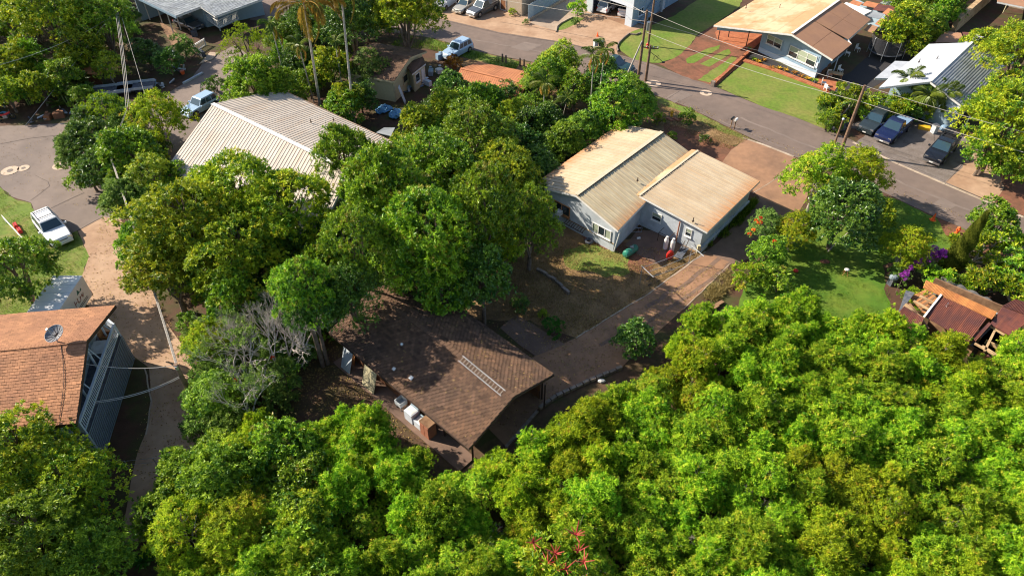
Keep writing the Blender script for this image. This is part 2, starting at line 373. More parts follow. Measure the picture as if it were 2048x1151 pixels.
# concrete
flat('driveway', [(205, 433), (240, 438), (270, 480), (300, 560), (330, 640), (372, 700), (420, 800), (400, 870), (372, 915), (330, 960), (295, 1080), (240, 1090), (262, 960), (275, 905), (290, 868), (303, 800), (298, 735), (240, 690), (60, 720), (60, 640), (130, 592), (162, 556), (178, 512), (156, 462)], .016, M['concrete'], .02)
flat('driveway', [(1411, 503), (1366, 533), (1300, 584), (1229, 630), (1152, 675), (1071, 711), (1000, 760), (900, 700), (880, 760), (1010, 890), (1075, 818), (1112, 792), (1178, 761), (1244, 733), (1325, 655), (1368, 617), (1406, 579), (1460, 528), (1482, 525), (1520, 500), (1598, 425), (1520, 395), (1480, 440), (1430, 490)], .016, M['drive_red'], .02)
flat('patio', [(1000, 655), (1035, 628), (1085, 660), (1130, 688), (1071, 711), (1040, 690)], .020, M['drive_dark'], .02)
flat('house_apron', [(1492, 277), (1586, 313), (1640, 345), (1598, 426), (1520, 396), (1505, 380), (1440, 330), (1462, 300)], .018, M['drive_red'], .03)
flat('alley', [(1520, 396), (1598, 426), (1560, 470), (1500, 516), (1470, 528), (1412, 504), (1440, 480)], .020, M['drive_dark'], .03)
flat('front_apron', [(880, 38), (893, 40), (1000, 65), (1127, 84), (1185, 98), (1236, 109), (1232, 96), (1240, 84), (1262, 64), (1300, 50), (1270, 20), (1200, -10), (880, -20)], .018, M['concrete'], .02)
flat('sloped_driveway', [(1060, 46), (1075, 30), (1135, 0), (1180, 0), (1170, 22), (1120, 58), (1112, 62)], .022, M['concrete_pale'], .02)
flat('grass_wedge', [(1114, 61), (1122, 47), (1148, 34), (1170, 36), (1152, 48), (1128, 59)], .026, M['lawn'], .04)
flat('parking_pad', [(1712, 285), (1740, 262), (1690, 255), (1760, 225), (1900, 250), (1950, 290), (1985, 312), (1998, 340), (1990, 405), (1891, 366), (1797, 325)], .018, M['gravel'], .06)
flat('parking_slab', [(1891, 364), (1988, 405), (2009, 375), (1994, 335), (1982, 309), (1936, 296), (1925, 335)], .024, M['concrete'], .02)
flat('right_dirt', [(1990, 407), (2010, 376), (1984, 310), (2020, 300), (2200, 380), (2200, 495), (2048, 431)], .014, M['dirt_red'], .1)
flat('side_yard', [(1640, 175), (1700, 145), (1760, 90), (1850, 80), (1790, 150), (1720, 190), (1660, 200)], .012, M['blackbed'], .06)
flat('brick_walk', [(1418, 166), (1466, 132), (1492, 104), (1500, 106), (1478, 132), (1430, 172)], .030, M['brick_red'], .02)
# concrete strips along the street
for a, b in (((1706, 284), (1797, 328)), ((1797, 328), (1891, 368)), ((1891, 368), (1988, 409)), ((1988, 409), (2048, 434)), ((2048, 434), (2160, 480)),
             ((1486, 275), (1530, 290)), ((1530, 290), (1588, 313))):
    mb = MB(); A, B = px(*a, .03), px(*b, .03); mb.bar(A, B-(B-A)*.01, .28, .03); mb.build('road_edge_strip', M['kerb'], kind='structure')
# cracks, seams and repairs of the paving
def ribbon(name, pts, wd, z, m, kind='structure', amp=.04):
    mb = MB(); P3 = []
    for i in range(len(pts)-1):
        a, b = px(*pts[i], z), px(*pts[i+1], z); n = max(1, int((b-a).length/.8))
        for k in range(n): P3.append(a+(b-a)*(k/n)+Vector((rg.uniform(-amp, amp), rg.uniform(-amp, amp), 0)))
    P3.append(px(*pts[-1], z))
    for i in range(len(P3)-1):
        a, b = P3[i], P3[i+1]; s_ = Vector((-(b-a).y, (b-a).x, 0)).normalized()*wd/2
        mb.face((a-s_, b-s_, b+s_, a+s_))
    return mb.build(name, m, kind=kind)
for pts, wd, m in (([(0, 288), (60, 276), (118, 270)], .05, 'seal'), ([(102, 416), (168, 385)], .05, 'seal'), ([(62, 400), (98, 372), (95, 362), (70, 350)], .04, 'seal'),
                   ([(152, 462), (205, 434)], .07, 'seal'), ([(1411, 503), (1300, 584), (1152, 675)], .10, 'kerb'), ([(1460, 528), (1368, 617)], .06, 'kerb'),
                   ([(290, 735), (303, 800), (292, 868)], .1, 'kerb'), ([(1712, 282), (1797, 322), (1891, 362)], .04, 'seal'), ([(1330, 200), (1362, 180)], .03, 'seal'),
                   ([(1505, 386), (1560, 352)], .06, 'kerb'), ([(893, 42), (1000, 67), (1127, 86), (1236, 111)], .05, 'seal'), ([(1000, 44), (1113, 62), (1185, 76), (1240, 86)], .05, 'seal'),
                   ([(1936, 298), (1922, 332), (1893, 364)], .03, 'seal'), ([(1442, 560), (1376, 540)], .02, 'seal')):
    ribbon('paving_seam', pts, wd, .034, M[m])
for u, v, rr, lab in ((20, 341, .80, 'round iron manhole in a wide concrete ring at left edge of the cul-de-sac'),
                      (47, 336, .55, 'smaller round utility cover in concrete touching the wide manhole ring'),
                      (122, 331, .78, 'round manhole in concrete ring beside the tree edge of the cul-de-sac'),
                      (1307, 167, .85, 'round manhole with broad pale ring below the utility poles'),
                      (1412, 186, .7, 'round manhole with pale ring near the brick walk on the street')):
    c = px(u, v, .03); t = thing('manhole', lab, 'manhole', c)
    MB().path([c, c+Vector((0, 0, .012))], rr, 24).build('ring', M['patch'], t)
    MB().path([c+Vector((0, 0, .014)), c+Vector((0, 0, .024))], rr*.36, 18).build('lid', M['iron'], t)
for pts, wd, m in (([(1440, 515), (1380, 560), (1290, 615)], .35, 'drive_dark'), ([(1470, 520), (1400, 575), (1320, 630), (1200, 690)], .3, 'drive_dark'), 
                    ([(950, 80), (1080, 103), (1180, 122)], .25, 'asphalt_left'), ([(1480, 235), (1600, 285), (1720, 330), (1850, 385), (2000, 445)], .3, 'asphalt_left'), ([(1440, 240), (1560, 292), (1700, 345)], .22, 'asphalt_left')):
    ribbon('tyre_track', pts, wd, .026, M[m], amp=.12)
for pts in ([(1330, 195), (1362, 180), (1385, 190), (1350, 206)], [(1640, 300), (1668, 288), (1700, 300), (1672, 314)], [(1020, 95), (1050, 84), (1085, 90), (1055, 103)], [(1860, 410), (1885, 395), (1915, 410), (1890, 425)]):
    flat('asphalt_patch', pts, .022, M['asphalt_left'], .03)
# grass tufts (stuff)
def blades(name, label, poly, n, m, h=(.12, .3), seed=1, wd=.03, lean=.5):
    r = np.random.default_rng(seed); ps = [px(*p) for p in poly]; xs = [p.x for p in ps]; ys = [p.y for p in ps]
    pts = np.column_stack([r.uniform(min(xs), max(xs), n*3), r.uniform(min(ys), max(ys), n*3)])
    ins = np.zeros(len(pts), bool); j = len(ps)-1
    for i in range(len(ps)):
        a, b = ps[i], ps[j]
        c = ((a.y > pts[:, 1]) != (b.y > pts[:, 1])) & (pts[:, 0] < (b.x-a.x)*(pts[:, 1]-a.y)/((b.y-a.y) or 1e-9)+a.x)
        ins ^= c; j = i
    clump = np.sin(pts[:, 0]*1.7+seed)*np.cos(pts[:, 1]*1.9)+np.sin(pts[:, 0]*.6)*.8
    ins &= clump+r.uniform(-1, 1, len(pts)) > -.3
    p = pts[ins][:n]; N = len(p); B = np.column_stack([p, np.zeros(N)])
    az = r.uniform(0, 6.28, N); ln = r.uniform(0, lean, N)
    Dv = np.column_stack([np.cos(az)*ln, np.sin(az)*ln, np.ones(N)]); Dv /= np.linalg.norm(Dv, axis=1)[:, None]
    me = leaf_mesh(name, B, Dv, r.uniform(*h, N), wd, r.uniform(0, 1, N), r, M[m])
    o = link(name, me, None, 'stuff'); tag(o, label, 'grass'); return o
def leaf_mesh(name, B, Dv, L, W, tint, r, material, fold=.25, face=None):
    N = len(B); L = np.broadcast_to(L, N)[:, None]; W = np.broadcast_to(W, N)[:, None]
    rv = r.normal(size=(N, 3)) if face is None else face+r.normal(size=(N, 3))*.42; S = np.cross(Dv, rv); S /= np.linalg.norm(S, axis=1)[:, None]+1e-9; U = np.cross(S, Dv)
    U[U[:, 2] < 0] *= -1
    mid = B+Dv*L*.45+U*(-W*fold*.3)
    V = np.empty((N, 4, 3)); V[:, 0] = B; V[:, 1] = mid+S*W/2+U*W*fold; V[:, 2] = B+Dv*L-U*L*.08; V[:, 3] = mid-S*W/2+U*W*fold
    me = bpy.data.meshes.new(name); me.vertices.add(N*4); me.vertices.foreach_set('co', V.ravel())
    idx = (np.arange(N)*4)[:, None]; F = np.concatenate([idx+[0, 1, 2], idx+[0, 2, 3]], 1).ravel()
    me.loops.add(N*6); me.loops.foreach_set('vertex_index', F.astype(np.int32))
    me.polygons.add(N*2); me.polygons.foreach_set('loop_start', (np.arange(N*2)*3).astype(np.int32))
    try: me.polygons.foreach_set('loop_total', np.full(N*2, 3, np.int32))
    except Exception: pass
    at = me.attributes.new('tint', 'FLOAT', 'FACE'); at.data.foreach_set('value', np.repeat(np.clip(tint, 0, 1), 2))
    me.materials.append(material); me.update(calc_edges=True); return me
blades('tall_grass', 'short tufted grass on the lawn round the white car', [(0, 378), (60, 408), (76, 440), (150, 464), (176, 510), (162, 556), (60, 640), (-60, 640)], 9000, 'blade', (.08, .22), 1)
blades('tall_grass', 'shaggy weeds along the near side of the street by the white car', [(800, 70), (868, 80), (960, 106), (1040, 126), (1030, 142), (940, 120), (860, 100), (780, 95)], 8000, 'blade', (.15, .4), 2)
blades('dry_grass', 'straw coloured dry grass in the back yard of the grey house', [(1120, 470), (1240, 490), (1250, 530), (1300, 530), (1411, 503), (1366, 533), (1229, 630), (1152, 675), (1060, 640), (960, 620), (1040, 480)], 14000, 'blade_dry', (.08, .22), 3)
blades('dry_grass', 'dry verge grass between the mailboxes and the fruit tree', [(1302, 189), (1368, 213), (1457, 256), (1500, 277), (1460, 298), (1400, 290), (1330, 260), (1290, 225)], 7000, 'blade_dry', (.08, .2), 4)
blades('straw_pile', 'heap of pale cut grass at the edge of the red driveway', [(1476, 526), (1492, 548), (1486, 566), (1450, 585), (1430, 600), (1408, 596), (1420, 575), (1460, 535)], 5000, 'blade_dry', (.25, .6), 5, .045, 3)
blades('weeds', 'green weeds growing along the wall of the grey house beside the alley', [(1404, 490), (1420, 484), (1505, 400), (1515, 406), (1470, 462), (1428, 496)], 6000, 'blade', (.25, .7), 6, .07, 1)
blades('lawn_grass', 'green lawn grass between the trees at right', [(1560, 470), (1600, 430), (1700, 372), (1792, 398), (1940, 475), (1850, 500), (1765, 530), (1790, 630), (1700, 700), (1500, 640), (1490, 560)], 22000, 'blade', (.05, .13), 8)
# ------------------------------------------------------------------ plants: prototypes
LINKED = False
def unit(v): return v/(np.linalg.norm(v, axis=1)[:, None]+1e-9)
def rdirs(r, n, zmin=-.3):
    z = r.uniform(zmin, 1, n); a = r.uniform(0, 2*np.pi, n); q = np.sqrt(1-z*z)
    return np.column_stack([q*np.cos(a), q*np.sin(a), z])
def make_crown(name, seed, Rr, H, zb, nl, ns, nr, lv, L, W, m, elev=(.2, 1.2), droop=.25, flat_=.8, lr=(.30, .42), sr=(.32, .5), jit=.05, dens=.75, youngp=.18, dk=.58, zn=.07):
    r = np.random.default_rng(seed)
    th = np.arange(nl)*2.399+r.uniform(0, 6); rad = Rr*.70*np.sqrt((np.arange(nl)+.4)/nl)
    lrad = Rr*r.uniform(*lr, nl)
    zc = zb+(H-zb)*(.86-dk*(rad/Rr/.7)**2)-lrad*.5+r.normal(0, zn*H, nl)
    Lc = np.column_stack([rad*np.cos(th), rad*np.sin(th), np.maximum(zc, zb*.8+.15)])
    li = np.repeat(np.arange(nl), ns); d1 = rdirs(r, nl*ns, -.35)
    Sc = Lc[li]+d1*(lrad[li]*.85)[:, None]*np.array([1, 1, flat_]); srd = lrad[li]*r.uniform(*sr, nl*ns)
    si = np.repeat(np.arange(nl*ns), nr); d2 = rdirs(r, nl*ns*nr, -.25)
    P = Sc[si]+d2*(srd[si]*r.uniform(.8, 1.12, len(si)))[:, None]*np.array([1, 1, .75])+r.normal(0, jit, (len(si), 3))
    keep = np.ones(len(P), bool)
    for k in range(nl):
        keep &= np.linalg.norm((P-Lc[k])/np.array([1, 1, flat_]), axis=1) > lrad[k]*dens
    keep &= P[:, 2] > .12
    P = P[keep]; s2 = si[keep]; d2 = d2[keep]
    cc = np.array([0, 0, zb+(H-zb)*.3]); N = unit(d2*.9+unit(P-cc)*.9+np.array([0, 0, .55]))
    young = (r.uniform(0, 1, len(li))**1.4)[s2]*.6+r.uniform(0, .4, len(P)); hot = r.uniform(0, 1, len(P)) < youngp
    young = young+hot*.35
    B = np.repeat(P, lv, 0); Nn = np.repeat(N, lv, 0); n = len(B)
    rv = unit(r.normal(size=(n, 3))); T = unit(np.cross(Nn, rv)); e = r.uniform(*elev, n)[:, None]
    Dv = unit(Nn*np.cos(e)+T*np.sin(e)-np.array([0, 0, droop])*r.uniform(.3, 1.2, (n, 1)))
    B = B+r.normal(0, L*.18, (n, 3))
    tint = np.clip(np.repeat(young, lv)+r.uniform(-.14, .14, n), 0, 1)
    return leaf_mesh(name, B, Dv, L*r.uniform(.6, 1.15, n), W*r.uniform(.7, 1.2, n), tint, r, m, face=Nn), Lc
def limb(mb, r, a, b, r0, r1, n=5, sag=.12, seg=4):
    a, b = Vector(a), Vector(b); L = (b-a).length; pts = []
    for i in range(seg+1):
        t = i/seg; p = a.lerp(b, t); k = math.sin(t*math.pi)*L*sag
        pts.append(p+Vector((r.uniform(-k, k)*.6, r.uniform(-k, k)*.6, k*.5)))
    mb.path(pts, [r0+(r1-r0)*i/seg for i in range(seg+1)], n, cap=False); return pts
def make_trunk(name, seed, Lc, zb, r0, m, nb=8):
    r = random.Random(seed); mb = MB(); f = Vector((r.uniform(-.2, .2), r.uniform(-.2, .2), zb*.55))
    mb.path([Vector((0, 0, -5.5)), Vector((0, 0, -.1))], r0*1.25, 8); limb(mb, r, (0, 0, -.1), f, r0*1.25, r0, 8, .04)
    for k in list(range(len(Lc)))[:nb]:
        p = limb(mb, r, f, Lc[k], r0*.55, r0*.14, 5)
        for _ in range(2):
            q = p[3]; e = Vector(Lc[k])+Vector((r.uniform(-1, 1), r.uniform(-1, 1), r.uniform(.1, .8)))*.7
            limb(mb, r, q, e, r0*.2, r0*.05, 4)
    return mb.mesh(name, m)
def proto(seed, trunk_m, r0, nb=7, **k):
    cm, Lc = make_crown('crown', seed, **k)
    t = thing('proto', 'x', 'tree'); link('crown', cm, t); link('trunk', make_trunk('trunk', seed, Lc, k['zb'], r0, trunk_m, nb), t); return t
PR = {}
def P_(key, n, seed, tm, r0, nb, **k): PR[key] = [proto(seed+i, tm, r0, nb, **k) for i in range(n)]
P_('mango', 4, 10, M['bark'], .24, 10, Rr=4.4, H=8.4, zb=2.6, nl=38, ns=14, nr=11, lv=9, L=.27, W=.10, m=M['mango_g'], lr=(.15, .30), sr=(.28, .6), jit=.09, dens=.78, dk=.42, zn=.08, youngp=.26)
P_('broad', 3, 30, M['bark'], .15, 8, Rr=2.6, H=5.2, zb=1.1, nl=24, ns=11, nr=10, lv=8, L=.22, W=.11, m=M['dark_g'], lr=(.17, .34), sr=(.28, .6), jit=.08)
P_('haole', 5, 50, M['bark_pale'], .06, 8, Rr=1.75, H=3.0, zb=.6, nl=36, ns=8, nr=8, lv=12, L=.185, W=.048, m=M['haole'], elev=(.3, 1.35), droop=.2, lr=(.09, .22), sr=(.35, .85), jit=.12, youngp=.12, dk=.3, zn=.12)
P_('loose', 3, 70, M['bark_pale'], .10, 9, Rr=2.6, H=5.0, zb=1.2, nl=20, ns=11, nr=10, lv=11, L=.2, W=.06, m=M['shrub_g'], elev=(.4, 1.6), droop=.35, lr=(.22, .36), sr=(.3, .6), jit=.1)
P_('dome', 2, 90, M['bark'], .2, 6, Rr=3.2, H=6.0, zb=1.4, nl=12, ns=18, nr=16, lv=7, L=.11, W=.05, m=M['dome'], lr=(.32, .42), sr=(.22, .32), jit=.02, droop=0, youngp=.05)
P_('shrub', 3, 110, M['bark'], .05, 5, Rr=1.1, H=1.7, zb=.25, nl=7, ns=9, nr=8, lv=8, L=.15, W=.065, m=M['shrub_g'], lr=(.3, .45))
P_('ball', 1, 120, M['bark'], .04, 3, Rr=.62, H=1.2, zb=.2, nl=5, ns=18, nr=12, lv=6, L=.07, W=.03, m=M['hedge'], lr=(.45, .55), sr=(.2, .3), jit=.02)
def tube_pts(a, b, n=6, bend=(0, 0)):
    return [Vector(a).lerp(Vector(b), i/n)+Vector((bend[0], bend[1], 0))*math.sin(i/n*math.pi) for i in range(n+1)]
# bare tree: forked grey twigs with a few leaves
def bare(seed, Rr=2.6, H=4.4, depth=5, leafm=None):
    r = random.Random(seed); mb = MB(); tips = []
    def grow(p, d, L, rad, dep):
        q = p+d*L; mid = p.lerp(q, .5)+Vector((r.uniform(-.1, .1), r.uniform(-.1, .1), r.uniform(-.05, .1)))*L
        mb.path([p, mid, q], [rad, rad*.85, rad*.68], 5 if dep > 3 else 3, cap=False)
        if dep == 0: tips.append(q); return
        for _ in range(r.choice((2, 3, 3))):
            nd = (d+Vector((r.uniform(-1, 1), r.uniform(-1, 1), r.uniform(-.55, .75)))*.75).normalized(); grow(q, nd, L*r.uniform(.62, .86), rad*.6, dep-1)
    for a in range(4):
        az = a*1.6+r.uniform(-.4, .4); grow(Vector((0, 0, 0)), Vector((math.cos(az)*.75, math.sin(az)*.75, 1)).normalized(), H*.27, .085, depth)
    t = thing('proto', 'x', 'tree'); link('trunk', mb.mesh('trunk', M['twig']), t)
    if leafm:
        rr = np.random.default_rng(seed); T = np.array([tuple(q) for q in tips]); T = T[rr.uniform(0, 1, len(T)) < .4]
        B = np.repeat(T, 8, 0); link('crown', leaf_mesh('crown', B+rr.normal(0, .06, B.shape), rdirs(rr, len(B), -.2), .17, .07, rr.uniform(.1, 1, len(B)), rr, leafm), t)
    return t
PR['bare'] = [bare(5, depth=6), bare(8, depth=5, leafm=M['grey_g'])]
# plumeria: thick forked limbs with big leaf rosettes at the tips
def plumeria(seed, H=2.6, n0=4, dep=3, m='plumeria', nleaf=15, L=.42):
    r = random.Random(seed); rr = np.random.default_rng(seed); mb = MB(); tips = []
    def grow(p, d, L_, rad, k):
        q = p+d*L_; mb.path([p, p.lerp(q, .5)+Vector((0, 0, .04)), q], [rad, rad*.9, rad*.8], 5, cap=False)
        if k == 0: tips.append((q, d)); return
        for i in range(r.choice((2, 3))):
            nd = (d+Vector((r.uniform(-1, 1), r.uniform(-1, 1), r.uniform(-.1, .5)))*.85).normalized(); grow(q, nd, L_*.8, rad*.75, k-1)
    for a in range(n0):
        az = a*6.28/n0+r.uniform(-.4, .4); grow(Vector((0, 0, 0)), Vector((math.cos(az)*.8, math.sin(az)*.8, 1)).normalized(), H*.36, .075, dep)
    B, Dd = [], []
    for q, d in tips:
        for k in range(nleaf):
            a = k*2.4; e = .55+k*.07; t1 = d.cross(Vector((.3, .2, .9))).normalized(); t2 = d.cross(t1)
            v = (d*math.cos(e)+(t1*math.cos(a)+t2*math.sin(a))*math.sin(e)); B.append(q+d*.02*k*-1); Dd.append(v.normalized())
    B = np.array([tuple(b) for b in B]); Dd = np.array([tuple(d) for d in Dd])
    t = thing('proto', 'x', 'tree'); link('trunk', mb.mesh('trunk', M['bark_pale']), t)
    link('crown', leaf_mesh('crown', B, unit(Dd), L*rr.uniform(.7, 1.1, len(B)), .13, rr.uniform(.1, .95, len(B)), rr, M[m], .12), t); return t
PR['plumeria'] = [plumeria(3), plumeria(4)]
# palms: every frond is a part of its own
def frond_mesh(name, seed, L, rise, drop, lw, ll, n, m, vee=.5, w0=.5):
    r = np.random.default_rng(seed); mbp = []; t = np.linspace(0, 1, 9)
    xs = L*np.sin(t*1.35)/np.sin(1.35); zs = L*(rise*t-drop*t**2.2)
    rachis = [Vector((x, 0, z)) for x, z in zip(xs, zs)]
    ts = np.linspace(.12, 1, n); X = np.interp(ts, t, xs); Z = np.interp(ts, t, zs); dx = np.gradient(X, ts); dz = np.gradient(Z, ts)
    tn = unit(np.column_stack([dx, np.zeros(n), dz])); B = np.column_stack([X, np.zeros(n), Z]); out = []; Bs = []; Ls = []
    for sgn in (-1, 1):
        d = tn*.75+np.array([0, sgn*1.0, 0])+np.array([0, 0, -1])*np.linspace(vee*.3, vee, n)[:, None]+r.normal(0, .08, (n, 3))
        out.append(unit(d)); Bs.append(B); Ls.append(ll*np.sin(np.pi*np.clip(ts*.92+.1, 0, 1))**.6*r.uniform(.85, 1.1, n)+.05)
    B = np.concatenate(Bs); Dv = np.concatenate(out); Ls = np.concatenate(Ls); N = len(B)
    S = unit(np.cross(Dv, np.array([0, 0, 1.0]))); V = np.empty((N, 4, 3)); Ld = Ls[:, None]
    V[:, 0] = B; V[:, 1] = B+Dv*Ld*.4+S*lw/2; V[:, 2] = B+Dv*Ld-np.array([0, 0, 1])*Ld*.28; V[:, 3] = B+Dv*Ld*.4-S*lw/2
    tint = np.clip(r.uniform(.1, .9)+r.uniform(-.2, .2, N), 0, 1)
    mb = MB()
    for v, q in zip(V, tint): mb.face([v[0], v[1], v[2]], q); mb.face([v[0], v[2], v[3]], q)
    mb.path(rachis, [.028]*8+[.008], 3, 1.0, cap=False)
    return mb.mesh(name, m)
def palm(seed, h, rad, nf, L, ll, lean=(0, 0), m='palm', trunkm='bark_palm', drop=.75, rise=.7, elev=(-.5, 1.1), dry=0, shaft=0, lw=.07, nlf=26):
    r = random.Random(seed); t = thing('proto', 'x', 'palm tree'); mb = MB()
    pts = tube_pts((0, 0, -.1), (lean[0], lean[1], h), 8, (lean[0]*.15, lean[1]*.15)); mb.path(pts, [rad*1.3]+[rad*(1-.35*i/8) for i in range(1, 9)], 8)
    link('trunk', mb.mesh('trunk', M[trunkm]), t); top = pts[-1]
    if shaft:
        s_ = MB(); s_.path([top-Vector((0, 0, .1)), top+Vector((0, 0, shaft))], [rad*.95, rad*.6], 8); link('crownshaft', s_.mesh('crownshaft', M['green_shaft']), t)
        top = top+Vector((0, 0, shaft*.95))
    vs = [frond_mesh('frond', seed+i, L, rise, drop, lw, ll, nlf, M[m]) for i in range(3)]
    dr = frond_mesh('frond', seed+9, L*.85, .1, 1.0, lw, ll*.8, nlf, M['palm_dry'])
    for i in range(nf):
        f = link('frond', dr if i < dry else vs[i % 3], t); f.location = top+Vector((0, 0, -.05)); e = elev[0]+(elev[1]-elev[0])*(i/nf)
        if i < dry: e = -.9
        f.rotation_euler = (r.uniform(-.2, .2), -e*.8, i*2.4+r.uniform(-.3, .3)); s_ = r.uniform(.82, 1.1); f.scale = (s_, s_, s_)
    return t
M['green_shaft'] = mat('crown_shaft', (.16, .24, .06), .5, var=.15)
PR['coconut'] = [palm(21, 12.8, .15, 17, 3.6, .85, dry=3, elev=(-.9, 1.0), m='palm_dry', lw=.09, nlf=34), palm(25, 14.5, .14, 15, 3.4, .8, dry=2, lw=.09, nlf=34)]
PR['thin_palm'] = [palm(31, 5.2, .07, 9, 1.35, .42, shaft=.6, elev=(-.4, 1.0), drop=.9, dry=1, lw=.08, nlf=20), palm(34, 6.6, .075, 10, 1.5, .45, shaft=.7, elev=(-.4, 1.0), drop=.9, dry=2, lw=.08, nlf=20)]
PR['short_palm'] = [palm(41, 2.6, .06, 11, 1.5, .42, shaft=.3, elev=(-.3, 1.1), drop=.85, lw=.07, nlf=22)]
PR['frond_palm'] = [palm(45, .5, .12, 14, 2.0, .5, elev=(.1, 1.3), drop=.6, lw=.07, nlf=24)]
# banana / big strap leaves
def strap(seed, n, L, W, elev, m, trunk_h=0.0, seg=5, droopk=1.0):
    r = random.Random(seed); t = thing('proto', 'x', 'plant')
    if trunk_h:
        mb = MB()
        for k in range(4):
            a = k*1.6; mb.path(tube_pts((math.cos(a)*.25, math.sin(a)*.25, 0), (math.cos(a)*.35, math.sin(a)*.35, trunk_h), 3), .08, 6)
        link('stem', mb.mesh('stem', M['green_shaft']), t)
    mesh = None
    for i in range(n):
        if i % 4 == 0:
            mb = MB(); P = []; d = elev+r.uniform(-.15, .15)
            for k in range(seg+1):
                s_ = k/seg; P.append(Vector((L*s_*math.cos(d*(1-s_*.6)), 0, L*(math.sin(d)*s_-.42*droopk*s_*s_*1.2))))
            tv = r.uniform(.1, 1)
            for k in range(seg):
                w0, w1 = W*math.sin(math.pi*(.12+.88*k/seg)), W*math.sin(math.pi*min(1, .12+.88*(k+1)/seg)); a, b = P[k], P[k+1]
                for sg in (-1, 1):
                    q = [a, b, b+Vector((0, sg*w1/2, .12*w1)), a+Vector((0, sg*w0/2, .12*w0))]
                    mb.face(q if sg < 0 else q[::-1], min(1, tv+r.uniform(-.1, .1)))
            mesh = mb.mesh('leaf', M[m])
        o = link('leaf', mesh, t); k = i/n; o.location = (0, 0, trunk_h*(.75+.25*k)); o.rotation_euler = (r.uniform(-.15, .15), -k*.35, i*2.4+r.uniform(-.3, .3))
        s_ = r.uniform(.75, 1.1); o.scale = (s_, s_, s_)
    return t
PR['banana'] = [strap(61, 16, 1.7, .48, 1.05, 'palm', 1.5), strap(62, 14, 1.5, .42, 1.0, 'shrub_g', 1.2)]
PR['ti'] = [strap(65, 22, .5, .10, .9, 'yellow_plant', 0), strap(66, 22, .5, .09, .9, 'croton', 0), strap(67, 20, .5, .10, .9, 'shrub_g', 0)]
PR['fan'] = [strap(68, 26, .9, .16, .8, 'hedge', .3)]
def spikes(seed):
    r = random.Random(seed); t = thing('proto', 'x', 'tree'); rr = np.random.default_rng(seed); cm, Lc = make_crown('crown', seed, Rr=1.6, H=3.2, zb=.8, nl=7, ns=7, nr=6, lv=9, L=.24, W=.07, m=M['plumeria'], lr=(.3, .42))
    link('crown', cm, t); link('trunk', make_trunk('trunk', seed, Lc, .8, .08, M['bark'], 6), t)
    for k in range(9):
        c = Vector(Lc[k % len(Lc)])+Vector((r.uniform(-.5, .5), r.uniform(-.5, .5), .55)); mb = MB()
        for q in range(9):
            a = q*.7+r.uniform(-.2, .2); e = r.uniform(.25, .9); mb.path([c, c+Vector((math.cos(a)*e, math.sin(a)*e, r.uniform(.35, .7)))*r.uniform(.34, .5)], [.022, .012], 4, r.uniform(.2, 1))
        link('flower_spike', mb.mesh('flower_spike', M['redspike']), t)
    return t
PR['spikes'] = [spikes(77)]
LINKED = True
# ------------------------------------------------------------------ planting
rp = random.Random(99)
YG = {'crown': M['mango_y']}
def plant(kind, u, v, rpx, label, name='tree', cat='tree', group=None, mats=None, i=None, zr=None, base=False, dz=0, rz=None, lean=0, lift=1.5):
    """crown centre seen at (u,v), crown radius rpx photograph pixels"""
    ps = PR[kind]; p0 = ps[(i if i is not None else rp.randrange(len(ps))) % len(ps)]
    R0 = {'mango': 4.4, 'broad': 2.6, 'haole': 1.75, 'loose': 2.6, 'dome': 3.2, 'shrub': 1.1, 'ball': .62, 'bare': 2.6, 'plumeria': 1.9, 'banana': 1.6, 'frond_palm': 1.9, 'spikes': 1.6, 'ti': .5, 'fan': .9}[kind]
    H0 = {'mango': 8.4, 'broad': 5.2, 'haole': 3.3, 'loose': 5.0, 'dome': 6.0, 'shrub': 1.7, 'ball': 1.2, 'bare': 4.4, 'plumeria': 2.6, 'banana': 2.4, 'frond_palm': 1.6, 'spikes': 3.2, 'ti': .5, 'fan': .8}[kind]
    z = 2.0; s = 1
    for _ in range(4):
        p = px(u, v, z); s = rpx/ppm(p)/R0; z = (zr if zr is not None else H0*s*.60) + dz
    sz = s
    if zr is not None: sz = s*max(.5, min(1.45, zr/(H0*s*.6))); dz = max(0, min(lift, zr-H0*sz*.6))
    p = px(u, v, z)
    if lean: p.y += math.sin(lean)*z; rz = 0
    o = dup(p0, (p.x, p.y, dz), rp.uniform(0, 6.28) if rz is None else rz, (s, s, sz), label, group, mats, cat)
    if lean: o.rotation_euler = (lean, 0, 0)
    o.name = name; return o
